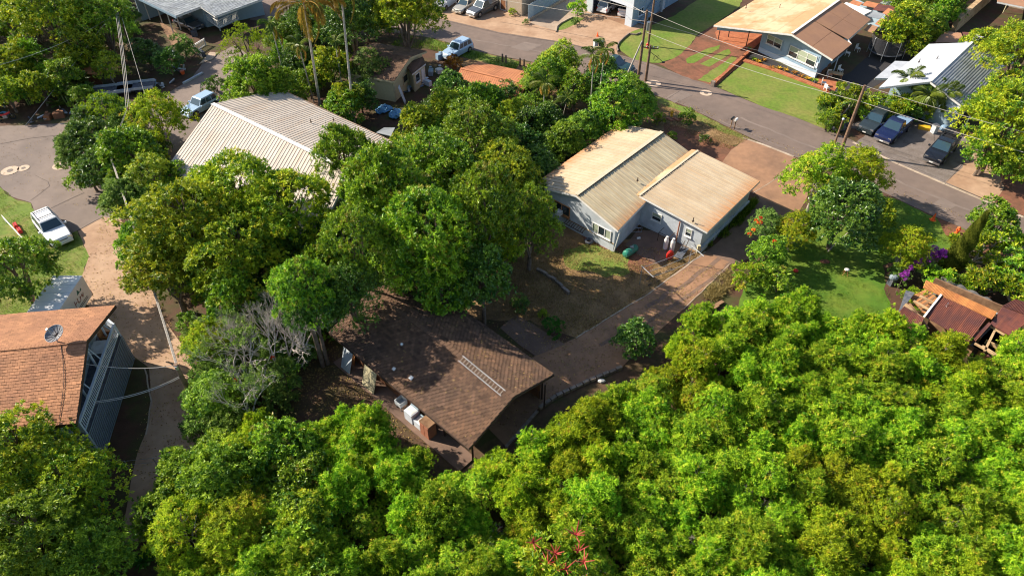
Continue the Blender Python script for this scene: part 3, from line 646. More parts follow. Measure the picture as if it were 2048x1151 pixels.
# ------------------------------------------------------------------ roofs
def lerp(a, b, t): return Vector(a)+(Vector(b)-Vector(a))*t
def bil(e0, e1, r0, r1, s, t): return lerp(lerp(e0, e1, s), lerp(r0, r1, s), t)
def up_n(a, b, c):
    n = (Vector(b)-Vector(a)).cross(Vector(c)-Vector(a)).normalized(); return n if n.z > 0 else -n
def ribbed(root, e0, e1, r0, r1, npan, ribs, m, name='roof_panel', rh=.05, rw=.07, th=.03):
    """one object per sheet; ribs run from the eave to the ridge"""
    n = up_n(e0, e1, r0); LT = (Vector(r0)-Vector(e0)).length; LS = (Vector(e1)-Vector(e0)).length; r = random.Random(npan*7+ribs)
    for i in range(npan):
        s0, s1 = i/npan+.002/LS, (i+1)/npan-.002/LS; tv = r.uniform(.15, .85); mb = MB(); lift = n*(.008*(i % 2)+.002)
        a, b, c, d = [bil(e0, e1, r0, r1, s, t)+lift for s, t in ((s0, 0), (s1, 0), (s1, 1), (s0, 1))]
        q = [a, b, c, d]; uv = [(s0*LS, 0), (s1*LS, 0), (s1*LS, LT), (s0*LS, LT)]
        if (b-a).cross(d-a).dot(n) < 0: q = q[::-1]; uv = uv[::-1]
        mb.slab(q, th, tv, uv, n)
        for k in range(ribs):
            s = s0+(s1-s0)*(k+.5)/ribs; sv = (Vector(e1)-Vector(e0)).normalized()
            p, q2 = bil(e0, e1, r0, r1, s, 0)+lift, bil(e0, e1, r0, r1, s, 1)+lift; x = sv*rw/2; y = sv*rw*.28
            u0, u1 = s*LS-rw/2, s*LS+rw/2
            A, B, Cc, Dd = p-x, p-y+n*rh, p+y+n*rh, p+x; A2, B2, C2, D2 = q2-x, q2-y+n*rh, q2+y+n*rh, q2+x
            for (w0, w1, w2, w3) in ((A, B, B2, A2), (B, Cc, C2, B2), (Cc, Dd, D2, C2)):
                f = [w0, w1, w2, w3]; uu = [(u0, 0), (u1, 0), (u1, LT), (u0, LT)]
                if (w1-w0).cross(w3-w0).dot(n) < 0: f = f[::-1]; uu = uu[::-1]
                mb.face(f, tv, uu)
        mb.build(name, m, root)
def plain(root, e0, e1, r0, r1, m, nx, ny, name='roof_sheet', th=.06):
    n = up_n(e0, e1, r0); r = random.Random(nx*31+ny)
    for i in range(nx):
        for j in range(ny):
            g = .006; q = [bil(e0, e1, r0, r1, s, t)+n*(.004*((i+j) % 2)) for s, t in ((i/nx+g/nx, j/ny+g/ny), ((i+1)/nx-g/nx, j/ny+g/ny), ((i+1)/nx-g/nx, (j+1)/ny-g/ny), (i/nx+g/nx, (j+1)/ny-g/ny))]
            if (q[1]-q[0]).cross(q[3]-q[0]).dot(n) < 0: q = q[::-1]
            mb = MB(); mb.slab(q, th, r.uniform(.2, .8), None, n); mb.build(name, m, root)
def deck(root, e0, e1, r0, r1, m, th=.09, drop=.01, name='roof_deck'):
    n = up_n(e0, e1, r0); q = [Vector(p)-n*drop for p in (e0, e1, r1, r0)]
    if (q[1]-q[0]).cross(q[3]-q[0]).dot(n) < 0: q = q[::-1]
    mb = MB(); mb.slab(q, th, .5, None, n); return mb.build(name, m, root)
def shingles(root, e0, e1, r0, r1, rows, tabs, m, seed=1, singles=0, th=.016, gap=.10, order=None):
    """courses of separate tabs with random tone and relief; the first `singles` become parts"""
    n = up_n(e0, e1, r0); r = random.Random(seed); mb = MB(); cnt = 0; cells = []
    for j in range(rows):
        off = (j % 2)*.5+r.uniform(-.06, .06); k = -1
        while k < tabs+1:
            s0, s1 = max(0, (k+off)/tabs), min(1, (k+off+1-gap)/tabs)
            if s1-s0 > .15/tabs: cells.append((j, s0, s1))
            k += 1
    if order: cells.sort(key=lambda c: order(bil(e0, e1, r0, r1, (c[1]+c[2])/2, c[0]/rows)))
    for c, (j, s0, s1) in enumerate(cells):
        t0, t1 = j/rows, min(1, (j+1.12)/rows); lift = r.uniform(.7, 1.5)*th; tv = min(1, max(0, r.gauss(.5, .24))); dt = r.uniform(-.08, .08)/rows
        a, b = bil(e0, e1, r0, r1, s0, max(0, t0+dt)), bil(e0, e1, r0, r1, s1, max(0, t0+dt)); cc, d = bil(e0, e1, r0, r1, s1, t1), bil(e0, e1, r0, r1, s0, t1)
        A, B, Cc, Dd = a+n*lift*1.6, b+n*lift*1.6, cc+n*.003, d+n*.003; tgt = MB() if c < singles else mb
        for q in ((A, B, Cc, Dd), (a, b, B, A), (a, A, Dd), (b, Cc, B)):
            q = list(q)
            if q[0:1] and len(q) == 4 and (q[1]-q[0]).cross(q[3]-q[0]).dot(n) < -1e-6: q = q[::-1]
            tgt.face(q, tv)
        if c < singles: tgt.build('shingle', m, root)
    mb.build('shingles', m, root, kind='stuff')
def wallpoly(root, pts, n, m, name='wall', th=.12, label=None):
    """vertical wall with outer face pts"""
    mb = MB(); pts = [Vector(p) for p in pts]; n = Vector(n).normalized()
    if (pts[1]-pts[0]).cross(pts[2]-pts[0]).dot(n) < 0: pts = pts[::-1]
    mb.slab(pts, th, .5, None, n); return mb.build(name, m, root, label=label)
def gable_walls(root, R0, R1, A0, A1, B0, B1, ins, inr, inb, m, z0=0, drop=.14, skip=(), ms=None):
    """walls under a gable roof: ins = inset from the gable ends (m), inr/inb = inset from the A and B eaves. Returns wall lines."""
    R0, R1, A0, A1, B0, B1 = map(Vector, (R0, R1, A0, A1, B0, B1)); L = (R1-R0).length; LA = (A0-R0).length; LB = (B0-R0).length
    s0, s1 = ins/L, 1-ins/L; ta, tb = 1-inr/LA, 1-inb/LB
    def rp_(s, t): return (bil(R0, R1, A0, A1, s, t) if t >= 0 else bil(R0, R1, B0, B1, s, -t))-Vector((0, 0, drop))
    def g(p): return Vector((p.x, p.y, z0))
    cen = g(rp_(.5, 0)); out = {}
    for nm, pts in (('end0', [(s0, -tb), (s0, 0), (s0, ta)]), ('end1', [(s1, -tb), (s1, 0), (s1, ta)]), ('A', [(s0, ta), (s1, ta)]), ('B', [(s0, -tb), (s1, -tb)])):
        P3 = [rp_(*q) for q in pts]; a, b = g(P3[0]), g(P3[-1]); n = Vector((-(b-a).y, (b-a).x, 0)).normalized()
        if n.dot((a+b)/2-cen) < 0: n = -n
        if nm[0] in 'AB': a2, b2 = a+(b-a).normalized()*.125, b-(b-a).normalized()*.125; P3 = [lerp(P3[0], P3[1], .125/(b-a).length), lerp(P3[0], P3[1], 1-.125/(b-a).length)]; aa, bb = a2, b2
        else: aa, bb = a, b
        # butt the ridge joint of the gable wall without overlap
        if nm not in skip:
            if len(P3) == 3: P3[1] = lerp(P3[0], P3[2], ((g(P3[1])-a).dot((b-a).normalized()))/(b-a).length).xy.to_3d()+Vector((0, 0, P3[1].z))
            wallpoly(root, [aa, bb]+P3[::-1], n, (ms or {}).get(nm, m))
        out[nm] = (a, b, n)
    return out
def window(root, wl_, a0, a1, z0, z1, frame, pane, n_p=2, split=True, sill=True, name='window', d=.07, label=None):
    """window on wall line (a,b,n), from a0 to a1 metres along it"""
    a, b, n = wl_; dv = (b-a).normalized(); up = Vector((0, 0, 1)); off = n*.004
    def q(x, z, o=0): return a+dv*x+up*z+n*o+off
    mb = MB(); fw = .06
    def bx(x0, x1, y0, y1, o0, o1, tgt): tgt.hexa([q(x0, y0, o0), q(x1, y0, o0), q(x1, y0, o1), q(x0, y0, o1)], [q(x0, y1, o0), q(x1, y1, o0), q(x1, y1, o1), q(x0, y1, o1)])
    bx(a0, a0+fw, z0, z1, 0, d, mb); bx(a1-fw, a1, z0, z1, 0, d, mb); bx(a0+fw, a1-fw, z1-fw, z1, 0, d, mb); bx(a0+fw, a1-fw, z0, z0+fw, 0, d, mb)
    for k in range(1, n_p): x = a0+(a1-a0)*k/n_p; bx(x-fw/2, x+fw/2, z0+fw, z1-fw, 0, d, mb)
    w_ = mb.build(name, frame, root, label=label)
    if sill: s_ = MB(); bx(a0-.05, a1+.05, z0-.06, z0-.002, 0, d+.08, s_); s_.build('sill', frame, w_)
    for k in range(n_p):
        x0, x1 = a0+(a1-a0)*k/n_p+fw/2, a0+(a1-a0)*(k+1)/n_p-fw/2; pm = pane[k] if isinstance(pane, (list, tuple)) else pane
        if split:
            zm = (z0+z1)/2; p = MB(); bx(x0, x1, z0+fw, zm-.02, 0, .02, p); p.build('pane', pm, w_); p = MB(); bx(x0, x1, zm+.02, z1-fw, .02, .04, p); p.build('pane', M['curtain'] if pm == M['glass'] else pm, w_)
            p = MB(); bx(x0, x1, zm-.02, zm+.02, 0, .05, p); p.build('sash_bar', frame, w_)
        else: p = MB(); bx(x0, x1, z0+fw, z1-fw, 0, .02, p); p.build('pane', pm, w_)
    return w_
def post(root, p, z1, m, w_=.1, name='post', z0=0): mb = MB(); mb.box((p[0], p[1], z0), w_, w_, z1-z0); return mb.build(name, m, root)
def fascia(root, a, b, m, ht=.16, wd=.03, name='fascia', out=None):
    a, b = Vector(a), Vector(b); o = Vector(out)*wd if out else Vector(); mb = MB(); mb.bar(a+o-Vector((0, 0, .035)), b+o-Vector((0, 0, .035)), wd, ht); return mb.build(name, m, root)
def vent(root, p, h=.35, m='dark_trim', r_=.04):
    p = Vector(p); mb = MB(); mb.path([p-Vector((0, 0, .1)), p+Vector((0, 0, h))], r_, 8); o = mb.build('vent_pipe', M[m], root)
    f = MB(); f.path([p+Vector((0, 0, -.02)), p+Vector((0, 0, .035))], r_*2.4, 8); f.build('flashing', M[m], o); return o
def ridgecap(root, a, b, m, wd=.28, name='ridge_cap', n=6, lift=.05):
    for i in range(n):
        mb = MB(); mb.bar(lerp(a, b, i/n+.001)+Vector((0, 0, lift)), lerp(a, b, (i+1)/n-.001)+Vector((0, 0, lift)), wd, .03); mb.build(name, m, root)

# ================= 1. brown shingled house in the middle
t = thing('shingled_house', 'old house with worn brown shingle roof in tree shade at the centre', 'house', px(860, 720))
R0, R1 = px(742, 579, 3.78), px(1028, 793, 3.78); A0, A1 = px(829, 552, 2.5), px(1108, 748, 2.5); B0, B1 = px(657, 664, 2.5), px(938, 897, 2.5)
deck(t, A0, A1, R0, R1, M['dark_trim']); deck(t, B0, B1, R0, R1, M['dark_trim'])
shingles(t, A0, A1, R0, R1, 20, 46, M['shingle_brown'], 1, gap=.15, th=.03)
shingles(t, B0, B1, R0, R1, 21, 46, M['shingle_brown'], 2, order=lambda p: p.y, singles=300, gap=.15, th=.03)
ridgecap(t, R0, R1, M['shingle_brown'], .3, n=44, lift=.035)
for a, b in ((B0, B1), (A0, A1), (B1, R1), (A1, R1), (B0, R0), (A0, R0)): fascia(t, a, b, M['dark_trim'], .16)
W1 = gable_walls(t, R0, R1, A0, A1, B0, B1, .5, .6, .75, M['brown_wall'], skip=('end1', 'B'))
# closed rooms take the northern two thirds; the carport end is open
dv = (R1-R0).normalized(); a, b, n = W1['B']; L_ = (b-a).length
wallpoly(t, [a, a+(b-a)*.60, a+(b-a)*.60+Vector((0, 0, 2.45)), a+Vector((0, 0, 2.45))], n, M['brown_wall'])
a2, b2, n2 = W1['end1']; c0 = a+(b-a)*.60; aA, bA, nA = W1['A']; c1 = aA+(bA-aA)*.60
wallpoly(t, [c0, c1, c1+Vector((0, 0, 2.3)), c0+Vector((0, 0, 2.3))], b-a, M['brown_wall'])
for q in (W1['end1'][0], W1['end1'][1], lerp(a, b, .8)): post(t, (q.x, q.y), 2.4, M['dark_trim'], .12)
post(t, (px(1088, 815).x, px(1088, 815).y), 2.4, M['dark_trim'], .1)
window(t, W1['B'], 4.2, 5.6, .9, 2.0, M['wood_orange'], M['glass'], 2, False)
mb = MB(); mb.bar(a+Vector((0, 0, .12))+n*.5, b+Vector((0, 0, .12))+n*.5, 1.4, .11); mb.build('concrete_step', M['drive_dark'], t)
# doors and boards leaning out from the wall
for (u, v), (u2, v2), lab in (((700, 720), (716, 735), 'orange plywood board propped under the left eave'),):
    p = px(u, v, .0)
def leaning(p, dirx, wd, ht, lean, m, name, lab, cat, th=.04):
    p = Vector(p); d = Vector((math.cos(dirx), math.sin(dirx), 0)); nn = Vector((-d.y, d.x, 0)); up = (Vector((0, 0, 1))+nn*lean).normalized()
    mb = MB(); q = [p-d*wd/2, p+d*wd/2, p+d*wd/2+up*ht, p-d*wd/2+up*ht]; mb.slab(q, th); return tag(mb.build(name, m), lab, cat)
ax = math.atan2((b-a).y, (b-a).x)
leaning(px(697, 722, .1), ax, 1.3, 1.9, .25, M['wood_orange'], 'plywood_sheet', 'orange-brown plywood sheet leaning under the left eave of the brown house', 'board')
leaning(px(690, 742, .05), ax, 1.0, 1.9, .35, M['house_grey'], 'old_door', 'pale grey door leaning beside the orange plywood', 'door')
leaning(px(735, 780, .05), ax, 1.3, 1.9, .32, M['house_cream'], 'door_panel', 'pale door panel standing open below the left eave', 'door')
# appliances beside the house
def washer(p, rz, s, lab, m='white_blue', name='washing_machine'):
    t_ = thing(name, lab, 'appliance', p, rz); o = Vector(p)
    mb = MB(); mb.box(o, s[0], s[1], s[2]); mb.build('cabinet', M[m], t_)
    mb = MB(); mb.box(o+Vector((0, -.03, s[2]+.003)), s[0]*.8, s[1]*.7, .02); mb.build('lid', M['white_paint'], t_)
    mb = MB(); mb.box(o+Vector((0, s[1]*.42, s[2]+.003)), s[0]*.96, s[1]*.14, .13); mb.build('control_panel', M['house_slate'], t_)
washer(px(826, 838), ax, (.75, .72, 1.0), 'white washing machine under the left eave next to the brown cabinet')
washer(px(842, 852), ax, (.6, .62, .7), 'low white appliance between the washing machine and the brown cabinet')
p = px(804, 815); t_ = thing('laundry_sink', 'grey square laundry tub left of the washing machine', 'sink', p, ax)
mb = MB(); o = Vector(p)
for x, y, sx, sy in ((-.28, 0, .05, .6), (.28, 0, .05, .6), (0, -.28, .51, .05), (0, .28, .51, .05)): mb.box(o+Vector((x, y, .5)), sx, sy, .38)
mb.box(o+Vector((0, 0, .5)), .51, .51, .04); mb.build('basin', M['house_grey'], t_)
for x in (-.25, .25):
    for y in (-.25, .25): mb = MB(); mb.box(o+Vector((x, y, 0)), .05, .05, .498); mb.build('leg', M['metal'], t_)
p = px(858, 868); o = Vector(p); t_ = thing('cabinet', 'tall rusty red-brown cabinet at the eave corner of the brown house', 'cabinet', p, ax)
mb = MB(); mb.box(o, .85, .62, 1.35); mb.build('body', M['terracotta'], t_)
mb = MB(); mb.box(o+Vector((0, 0, 1.353)), .9, .66, .05); mb.build('top', M['wood'], t_)
for x in (-.2, .2): mb = MB(); mb.box(o+Vector((x, -.33, .1)), .36, .02, 1.15); mb.build('door', M['terracotta'], t_)
# ladder lying on the roof
n_ = up_n(B0, B1, R0); p0, p1 = lerp(px(927, 714, 3.62), px(1012, 783, 3.58), 0), px(1012, 783, 3.58); dn = lerp(B1, R1, .5)-B1; dn.normalize()
t_ = thing('ladder', 'old ladder lying along the ridge of the brown shingle roof', 'ladder', p0)
p0 = px(927, 714, 3.68)+n_*.06; p1 = px(1012, 783, 3.68)+n_*.06; sl = (B0-R0).normalized()
# keep both rails on the roof plane
def onroof(p, k=.11): d_ = (p-B0).dot(n_); return p-n_*d_+n_*k
p0, p1 = onroof(p0), onroof(p1)
for k in (0, 1):
    mb = MB(); mb.bar(p0+sl*.42*k, p1+sl*.42*k, .028, .04, up=n_); mb.build('rail', M['house_grey'], t_)
for k in range(15):
    c = lerp(p0, p1, (k+.5)/15); mb = MB(); mb.bar(c+sl*.03, c+sl*.39, .03, .03, up=n_); mb.build('rung', M['bark_pale'], t_)
for u, v, r_, nm, lab in ((819, 751, .24, 'paper_sheet', 'white and blue paper sheet lying on the shaded brown roof'), (784, 732, .2, 'paper_scrap', 'crumpled white scrap on the shaded brown roof'), (805, 690, .16, 'leaf_scrap', 'small pale scrap higher on the brown roof')):
    c = onroof(px(u, v, 3.2)); q = []
    for k, (x, y) in enumerate(((-1, -.7), (1, -.8), (1.1, .8), (-.9, .7))): q.append(c+dv*x*r_*.6+sl*y*r_*.7+n_*(.0+.02*(k % 2)))
    mb = MB(); mb.slab(q, .008, .5, None, n_); tag(mb.build(nm, M['white_paint']), lab, 'litter')

# ================= 2. grey house with two ribbed roofs
t = thing('grey_house', 'pale grey wooden house with cream ribbed metal gable roof', 'house', px(1250, 420))
R0, R1 = px(1152, 390, 4.0), px(1324, 264, 4.0); A0, A1 = px(1065, 370, 2.95), px(1240, 247, 2.95); B0, B1 = px(1236, 461, 2.85), px(1384, 307, 2.85)
ribbed(t, A0, A1, R0, R1, 14, 2, M['roof_tan_lit'], rh=.045, rw=.05); ribbed(t, B0, B1, R0, R1, 14, 2, M['roof_tan'], rh=.045, rw=.05)
ridgecap(t, R0, R1, M['cap_tan'], .36, n=10, lift=.075)
for i in range(46):     # closure teeth along the ridge
    c = lerp(R0, R1, (i+.5)/46)+(B0-R0).normalized()*.22+Vector((0, 0, .04)); mb = MB(); mb.box(c, .10, .10, .05, math.atan2((R1-R0).y, (R1-R0).x)); mb.build('closure_strip', M['black'], t)
for a, b in ((A0, R0), (B0, R0), (B0, B1), (A0, A1), (R1, B1)): fascia(t, a, b, M['white_paint'], .16)
W2 = gable_walls(t, R0, R1, A0, A1, B0, B1, .45, .5, .5, M['house_grey'])
e = W2['end0']; LE = (e[1]-e[0]).length
# end0 runs from the B side (right) to the A side (left)
mb = MB(); mb.hexa([e[0]+e[2]*.006+Vector((0, 0, .85)), e[1]+e[2]*.006+Vector((0, 0, .85)), e[1]+e[2]*.05+Vector((0, 0, .85)), e[0]+e[2]*.05+Vector((0, 0, .85))], [x+Vector((0, 0, .93)) for x in (e[0]+e[2]*.006, e[1]+e[2]*.006, e[1]+e[2]*.05, e[0]+e[2]*.05)]); mb.build('belt_board', M['wood_pale'], t)
window(t, e, .35, 2.3, 1.05, 2.0, M['white_paint'], [M['curtain'], M['glass'], M['curtain']], 3, False)
window(t, e, LE*.58, LE*.80, 1.15, 2.2, M['wood_orange'], M['glass'], 2, False)
window(t, e, LE*.83, LE*.97, 1.2, 2.1, M['white_paint'], M['glass'], 1, False)
mb = MB(); q = e[0]+(e[1]-e[0])*.70+e[2]*.28; mb.box(q+Vector((0, 0, 1.15)), .5, .45, .4, math.atan2((e[1]-e[0]).y, (e[1]-e[0]).x)); mb.build('air_conditioner', M['white_paint'], t)
for k in range(9):      # outrigger slats below the window
    q = e[0]+(e[1]-e[0])*(.36+.03*k); mb = MB(); mb.bar(q+e[2]*.02+Vector((0, 0, .98)), q+e[2]*.55+Vector((0, 0, .80)), .05, .05); mb.build('bracket', M['dark_trim'], t)
mb = MB(); mb.bar(e[0]+(e[1]-e[0])*.35+e[2]*.5+Vector((0, 0, .76)), e[0]+(e[1]-e[0])*.61+e[2]*.5+Vector((0, 0, .76)), .04, .05); mb.build('bracket_rail', M['dark_trim'], t)
vent(t, px(1275, 361, 3.55), .3)
bB = W2['B']; mb = MB(); mb.path([B0+Vector((0, 0, -.1)), B0+Vector((0, 0, -.4))+(B1-B0).normalized()*.4, (bB[0])+bB[2]*.1+Vector((0, 0, .1))], .05, 6); mb.build('drain_pipe', M['white_paint'], t)
# lower wing
t = thing('house_wing', 'wide low pale wing with flat cream ribbed metal roof beside the grey house', 'house', px(1400, 400))
r0, r1, b0, b1 = px(1279, 391, 3.2), px(1396, 301, 3.2), px(1415, 464, 2.6), px(1520, 362, 2.6); dn = (b0-r0).normalized(); up2 = Vector((-dn.x, -dn.y, 0)).normalized()
a0, a1 = r0+up2*.62-Vector((0, 0, .12)), r1+up2*.62-Vector((0, 0, .12))
ribbed(t, b0, b1, r0, r1, 10, 2, M['roof_tan_lit'], rh=.04, rw=.05); ribbed(t, a0, a1, r0, r1, 10, 1, M['roof_peach'], rh=.03, rw=.05)
ridgecap(t, r0, r1, M['cap_tan'], .2, n=8, lift=.06)
for i in range(40): c = lerp(r0, r1, (i+.5)/40)+dn*.14+Vector((0, 0, .03)); mb = MB(); mb.box(c, .09, .08, .05, math.atan2((r1-r0).y, (r1-r0).x)); mb.build('closure_strip', M['black'], t)
for a, b in ((b0, b1), (b0, r0), (b1, r1)): fascia(t, a, b, M['white_paint'], .15)
W3 = gable_walls(t, r0, r1, a0, a1, b0, b1, .35, .05, .5, M['house_grey'])
e = W3['end0']; LE = (e[1]-e[0]).length
window(t, e, .9, 1.5, 1.1, 1.9, M['white_paint'], M['glass'], 1, True)
window(t, e, LE*.58, LE*.72, 1.2, 2.0, M['white_paint'], M['glass'], 1, True)
mb = MB(); c = lerp(e[0], e[1], .32); mb.path([c+e[2]*.1+Vector((0, 0, 2.2)), c+e[2]*.1+Vector((0, 0, .1)), c+e[2]*.5+Vector((0, 0, .03))], .06, 8); mb.build('downpipe', M['terracotta'], t)
for k, (f0, f1) in enumerate(((.36, .52),)):
    mb = MB(); P3 = [lerp(e[0], e[1], f0), lerp(e[0], e[1], f1)]
    for q in P3: mb.path([q+e[2]*.9, q+e[2]*.9+Vector((0, 0, .9))], .03, 6)
    mb.path([P3[0]+e[2]*.05+Vector((0, 0, .9)), P3[0]+e[2]*.9+Vector((0, 0, .9)), P3[1]+e[2]*.9+Vector((0, 0, .9)), P3[1]+e[2]*.05+Vector((0, 0, .9))], .03, 6); mb.build('handrail', M['dark_trim'], t)
vent(t, px(1386, 442, 2.95), .35)
e = W3['B']; mb = MB(); mb.bar(e[0]+e[2]*.12+Vector((0, 0, .5)), e[1]+e[2]*.12+Vector((0, 0, .5)), .22, .5); mb.build('foundation', M['house_grey'], t)
mb = MB(); mb.box(W3['end0'][0]+W3['end0'][2]*.12+Vector((0, 0, 0)), .25, .2, .8); mb.build('pier', M['house_cream'], t)

# ================= 3. dish house, lower left
t = thing('deck_house', 'raised house with orange-brown shingle roof and white railed deck at lower left', 'house', px(60, 800))
ZE, ZR = 4.9, 6.1
R1, B1, A1 = px(174, 681, ZR), px(152, 846, ZE), px(231, 610, ZE); R0, B0, A0 = px(-80, 707, ZR), px(-86, 869, ZE), px(-70, 635, ZE)
deck(t, A0, A1, R0, R1, M['shingle_dark']); deck(t, B0, B1, R0, R1, M['shingle_dark'])
shingles(t, A0, A1, R0, R1, 26, 26, M['shingle_orange'], 3, gap=.04, th=.010)
shingles(t, B0, B1, R0, R1, 26, 26, M['shingle_orange'], 4, singles=300, order=lambda p: -p.x, gap=.04, th=.014)
ridgecap(t, R0, R1, M['shingle_orange'], .3, n=34, lift=.04)
for a, b in ((A0, A1), (B0, B1), (R1, A1), (R1, B1)): fascia(t, a, b, M['dark_trim'], .2)
W4 = gable_walls(t, R0, R1, A0, A1, B0, B1, 1.5, .5, .5, M['house_slate'], z0=0, ms={'end1': M['house_slate']})
e = W4['end1']; LE = (e[1]-e[0]).length
for f0, f1 in ((.14, .30), (.42, .56), (.68, .82)): window(t, e, LE*f0, LE*f1, 3.3, 4.4, M['white_blue'], M['glass'], 1, False)
# deck: floor edge A (north end) to B (south end)
zf = 2.7; a, b = px(238, 667, zf), px(171, 863, zf); n = Vector(((b-a).y, -(b-a).x, 0)).normalized()
if n.x < 0: n = -n
i0, i1 = Vector((e[1].x, e[1].y, zf)), Vector((e[0].x, e[0].y, zf))
mb = MB(); q = [a, b, i1, i0]; q = q if (q[1]-q[0]).cross(q[2]-q[0]).z > 0 else q[::-1]; mb.slab(q, .12, .5, None, (0, 0, 1)); mb.build('deck_floor', M['junk_dark'], t)
def railing(a, b, h, m, nb, name='railing', n=Vector((0, 0, 0)), parent=t):
    mb = MB(); u = Vector((0, 0, 1)); mb.bar(a+u*h, b+u*h, .14, .05); mb.bar(a+u*(h-.13), b+u*(h-.13), .05, .07); mb.bar(a+u*.12, b+u*.12, .05, .08); r_ = mb.build(name, m, parent)
    for k in range(nb):
        c = lerp(a, b, (k+.5)/nb); mb = MB(); mb.box(c+u*.12, .07, .035, h-.32, math.atan2((b-a).y, (b-a).x)); mb.build('baluster', m, r_)
    for c in (a, b): mb = MB(); mb.box(c-u*.1, .11, .11, h+.12); mb.build('rail_post', m, r_)
    return r_
railing(a, b, .98, M['white_blue'], 44); railing(b+Vector((-.12, 0, 0)), Vector((px(60, 884, zf).x, px(60, 884, zf).y, zf)), .98, M['white_blue'], 18)
ln = a+Vector((-1.2, .9, 0)); railing(ln, a+Vector((-.1, .05, 0)), .98, M['white_blue'], 8)
# posts carrying the roof over the deck
for f in (.06, .38, .68, .97):
    c = lerp(a, b, f)-n*.55; zt = lerp(lerp(A1, R1, min(1, f*2)), lerp(R1, B1, max(0, f*2-1)), f).z-.15; post(t, (c.x, c.y), zt, M['white_blue'], .1, z0=zf)
    c2 = lerp(a, b, f)-n*.05; mb = MB(); mb.bar(Vector((c2.x, c2.y, zf+.95)), Vector((c.x-.3, c.y, zt)), .05, .07); mb.build('brace', M['white_blue'], t)
mb = MB(); q = [Vector((x.x, x.y, zf+.01)) for x in (lerp(a, b, .05)-n*1.1, lerp(a, b, .45)-n*1.1, lerp(a, b, .45)-n*.15, lerp(a, b, .05)-n*.15)]
# slatted screen below the deck: one part per board
nb = 42; ga, gb = Vector((a.x, a.y, 0)), Vector((b.x, b.y, 0))
for k in range(13):
    z_ = .08+k*(zf-.16)/13; mb = MB(); mb.bar(Vector((ga.x, ga.y, z_+.10))+n*.13, Vector((gb.x, gb.y, z_+.10))+n*.13, .04, .085); mb.build('slat', M['slat_grey'], t)
mb = MB(); mb.bar(Vector((ga.x, ga.y, zf-.14)), Vector((gb.x, gb.y, zf-.14)), .08, zf-.2); mb.build('skirt_frame', M['junk_dark'], t)
for c in (ga, gb): post(t, (c.x, c.y), zf-.13, M['white_blue'], .13, name='corner_post')
g2 = Vector((px(60, 884, zf).x, px(60, 884, zf).y, 0)); mb = MB(); mb.bar(gb+Vector((-.1, -.0, zf-.14)), g2+Vector((0, 0, zf-.14)), .06, zf-.2); mb.build('skirt', M['house_slate'], t)
# things on the deck
o = lerp(a, b, .22)-n*.62; t_ = thing('deck_table', 'pale cluttered table on the deck beside the railing', 'table', (o.x, o.y, zf)); mb = MB(); mb.box((o.x, o.y, zf+.68), 1.2, .9, .05, math.atan2((b-a).y, (b-a).x)); mb.build('tabletop', M['white_paint'], t_)
for x, y in ((-.4, -.3), (.4, -.3), (-.4, .3), (.4, .3)): mb = MB(); mb.box((o.x+x, o.y+y, zf), .05, .05, .678); mb.build('leg', M['metal'], t_)
o = lerp(a, b, .07)-n*.55; t_ = thing('wicker_chair', 'tan wicker chair at the north corner of the deck', 'chair', (o.x, o.y, zf)); mb = MB(); mb.box((o.x, o.y, zf+.1), .6, .6, .32); mb.build('seat', M['wood_orange'], t_)
mb = MB(); mb.box((o.x-.27, o.y, zf+.43), .07, .6, .5); mb.build('backrest', M['wood_orange'], t_)
for s in (-1, 1): mb = MB(); mb.box((o.x+.04, o.y+s*.27, zf+.43), .5, .06, .22); mb.build('armrest', M['wood_orange'], t_)
# satellite dish
c = px(119, 688, 5.9); t_ = thing('satellite_dish', 'grey mesh satellite dish on a pole on the shingle ridge', 'satellite dish', c)
hub = px(113, 669, 6.72); mb = MB(); mb.path([c-Vector((0, 0, .1)), Vector((c.x, c.y, 6.45)), hub-Vector((0, 0, .1))], .045, 8); mb.build('mast', M['metal'], t_)
ax_ = Vector((-.15, -.35, 1)).normalized(); e1 = ax_.cross(Vector((0, 1, 0))).normalized(); e2 = ax_.cross(e1)
mb = MB(); RR = .58; NR = 5; NS = 24
def dp(i, j, o_=0): rr_ = RR*i/NR; an = 2*math.pi*j/NS; return hub+e1*rr_*math.cos(an)+e2*rr_*math.sin(an)+ax_*(.22*(i/NR)**2+o_)
for i in range(NR):
    for j in range(NS):
        if i == 0: mb.face((dp(0, 0), dp(1, j), dp(1, j+1)), .5); mb.face((dp(0, 0, -.012), dp(1, j+1, -.012), dp(1, j, -.012)), .5)
        else: mb.face((dp(i, j), dp(i+1, j), dp(i+1, j+1), dp(i, j+1)), .5); mb.face((dp(i, j, -.012), dp(i, j+1, -.012), dp(i+1, j+1, -.012), dp(i+1, j, -.012)), .5)
mb.build('reflector', mat('dish_mesh', (.20, .20, .21), .6, var=.1, scale=3), t_)
for j in range(12): mb = MB(); mb.path([dp(i, j*2, .012) for i in range(NR+1)], .012, 4); mb.build('rib', M['dark_trim'], t_)
mb = MB(); mb.path([dp(NR, j, .01) for j in range(NS+1)], .018, 4); mb.build('rim', M['metal'], t_)
mb = MB(); mb.path([hub, hub+ax_*.75], .015, 5); mb.path([hub+ax_*.72, hub+ax_*.85], .06, 8)
for j in (0, 8, 16): mb.path([dp(NR, j), hub+ax_*.74], .01, 4)
mb.build('feed_horn', M['metal'], t_)
mb = MB(); P3 = []      # cable running down the roof
for k, (u, v) in enumerate(((122, 690), (123, 700), (127, 728), (128, 760), (124, 800), (118, 840))):
    s_ = k/5; P3.append(px(u, v, ZR+.03-(ZR-ZE)*max(0, (v-686)/165)))
mb.path(P3, .018, 4); tag(mb.build('roof_cable', M['black']), 'black cable running from the dish down the shingle roof', 'cable')

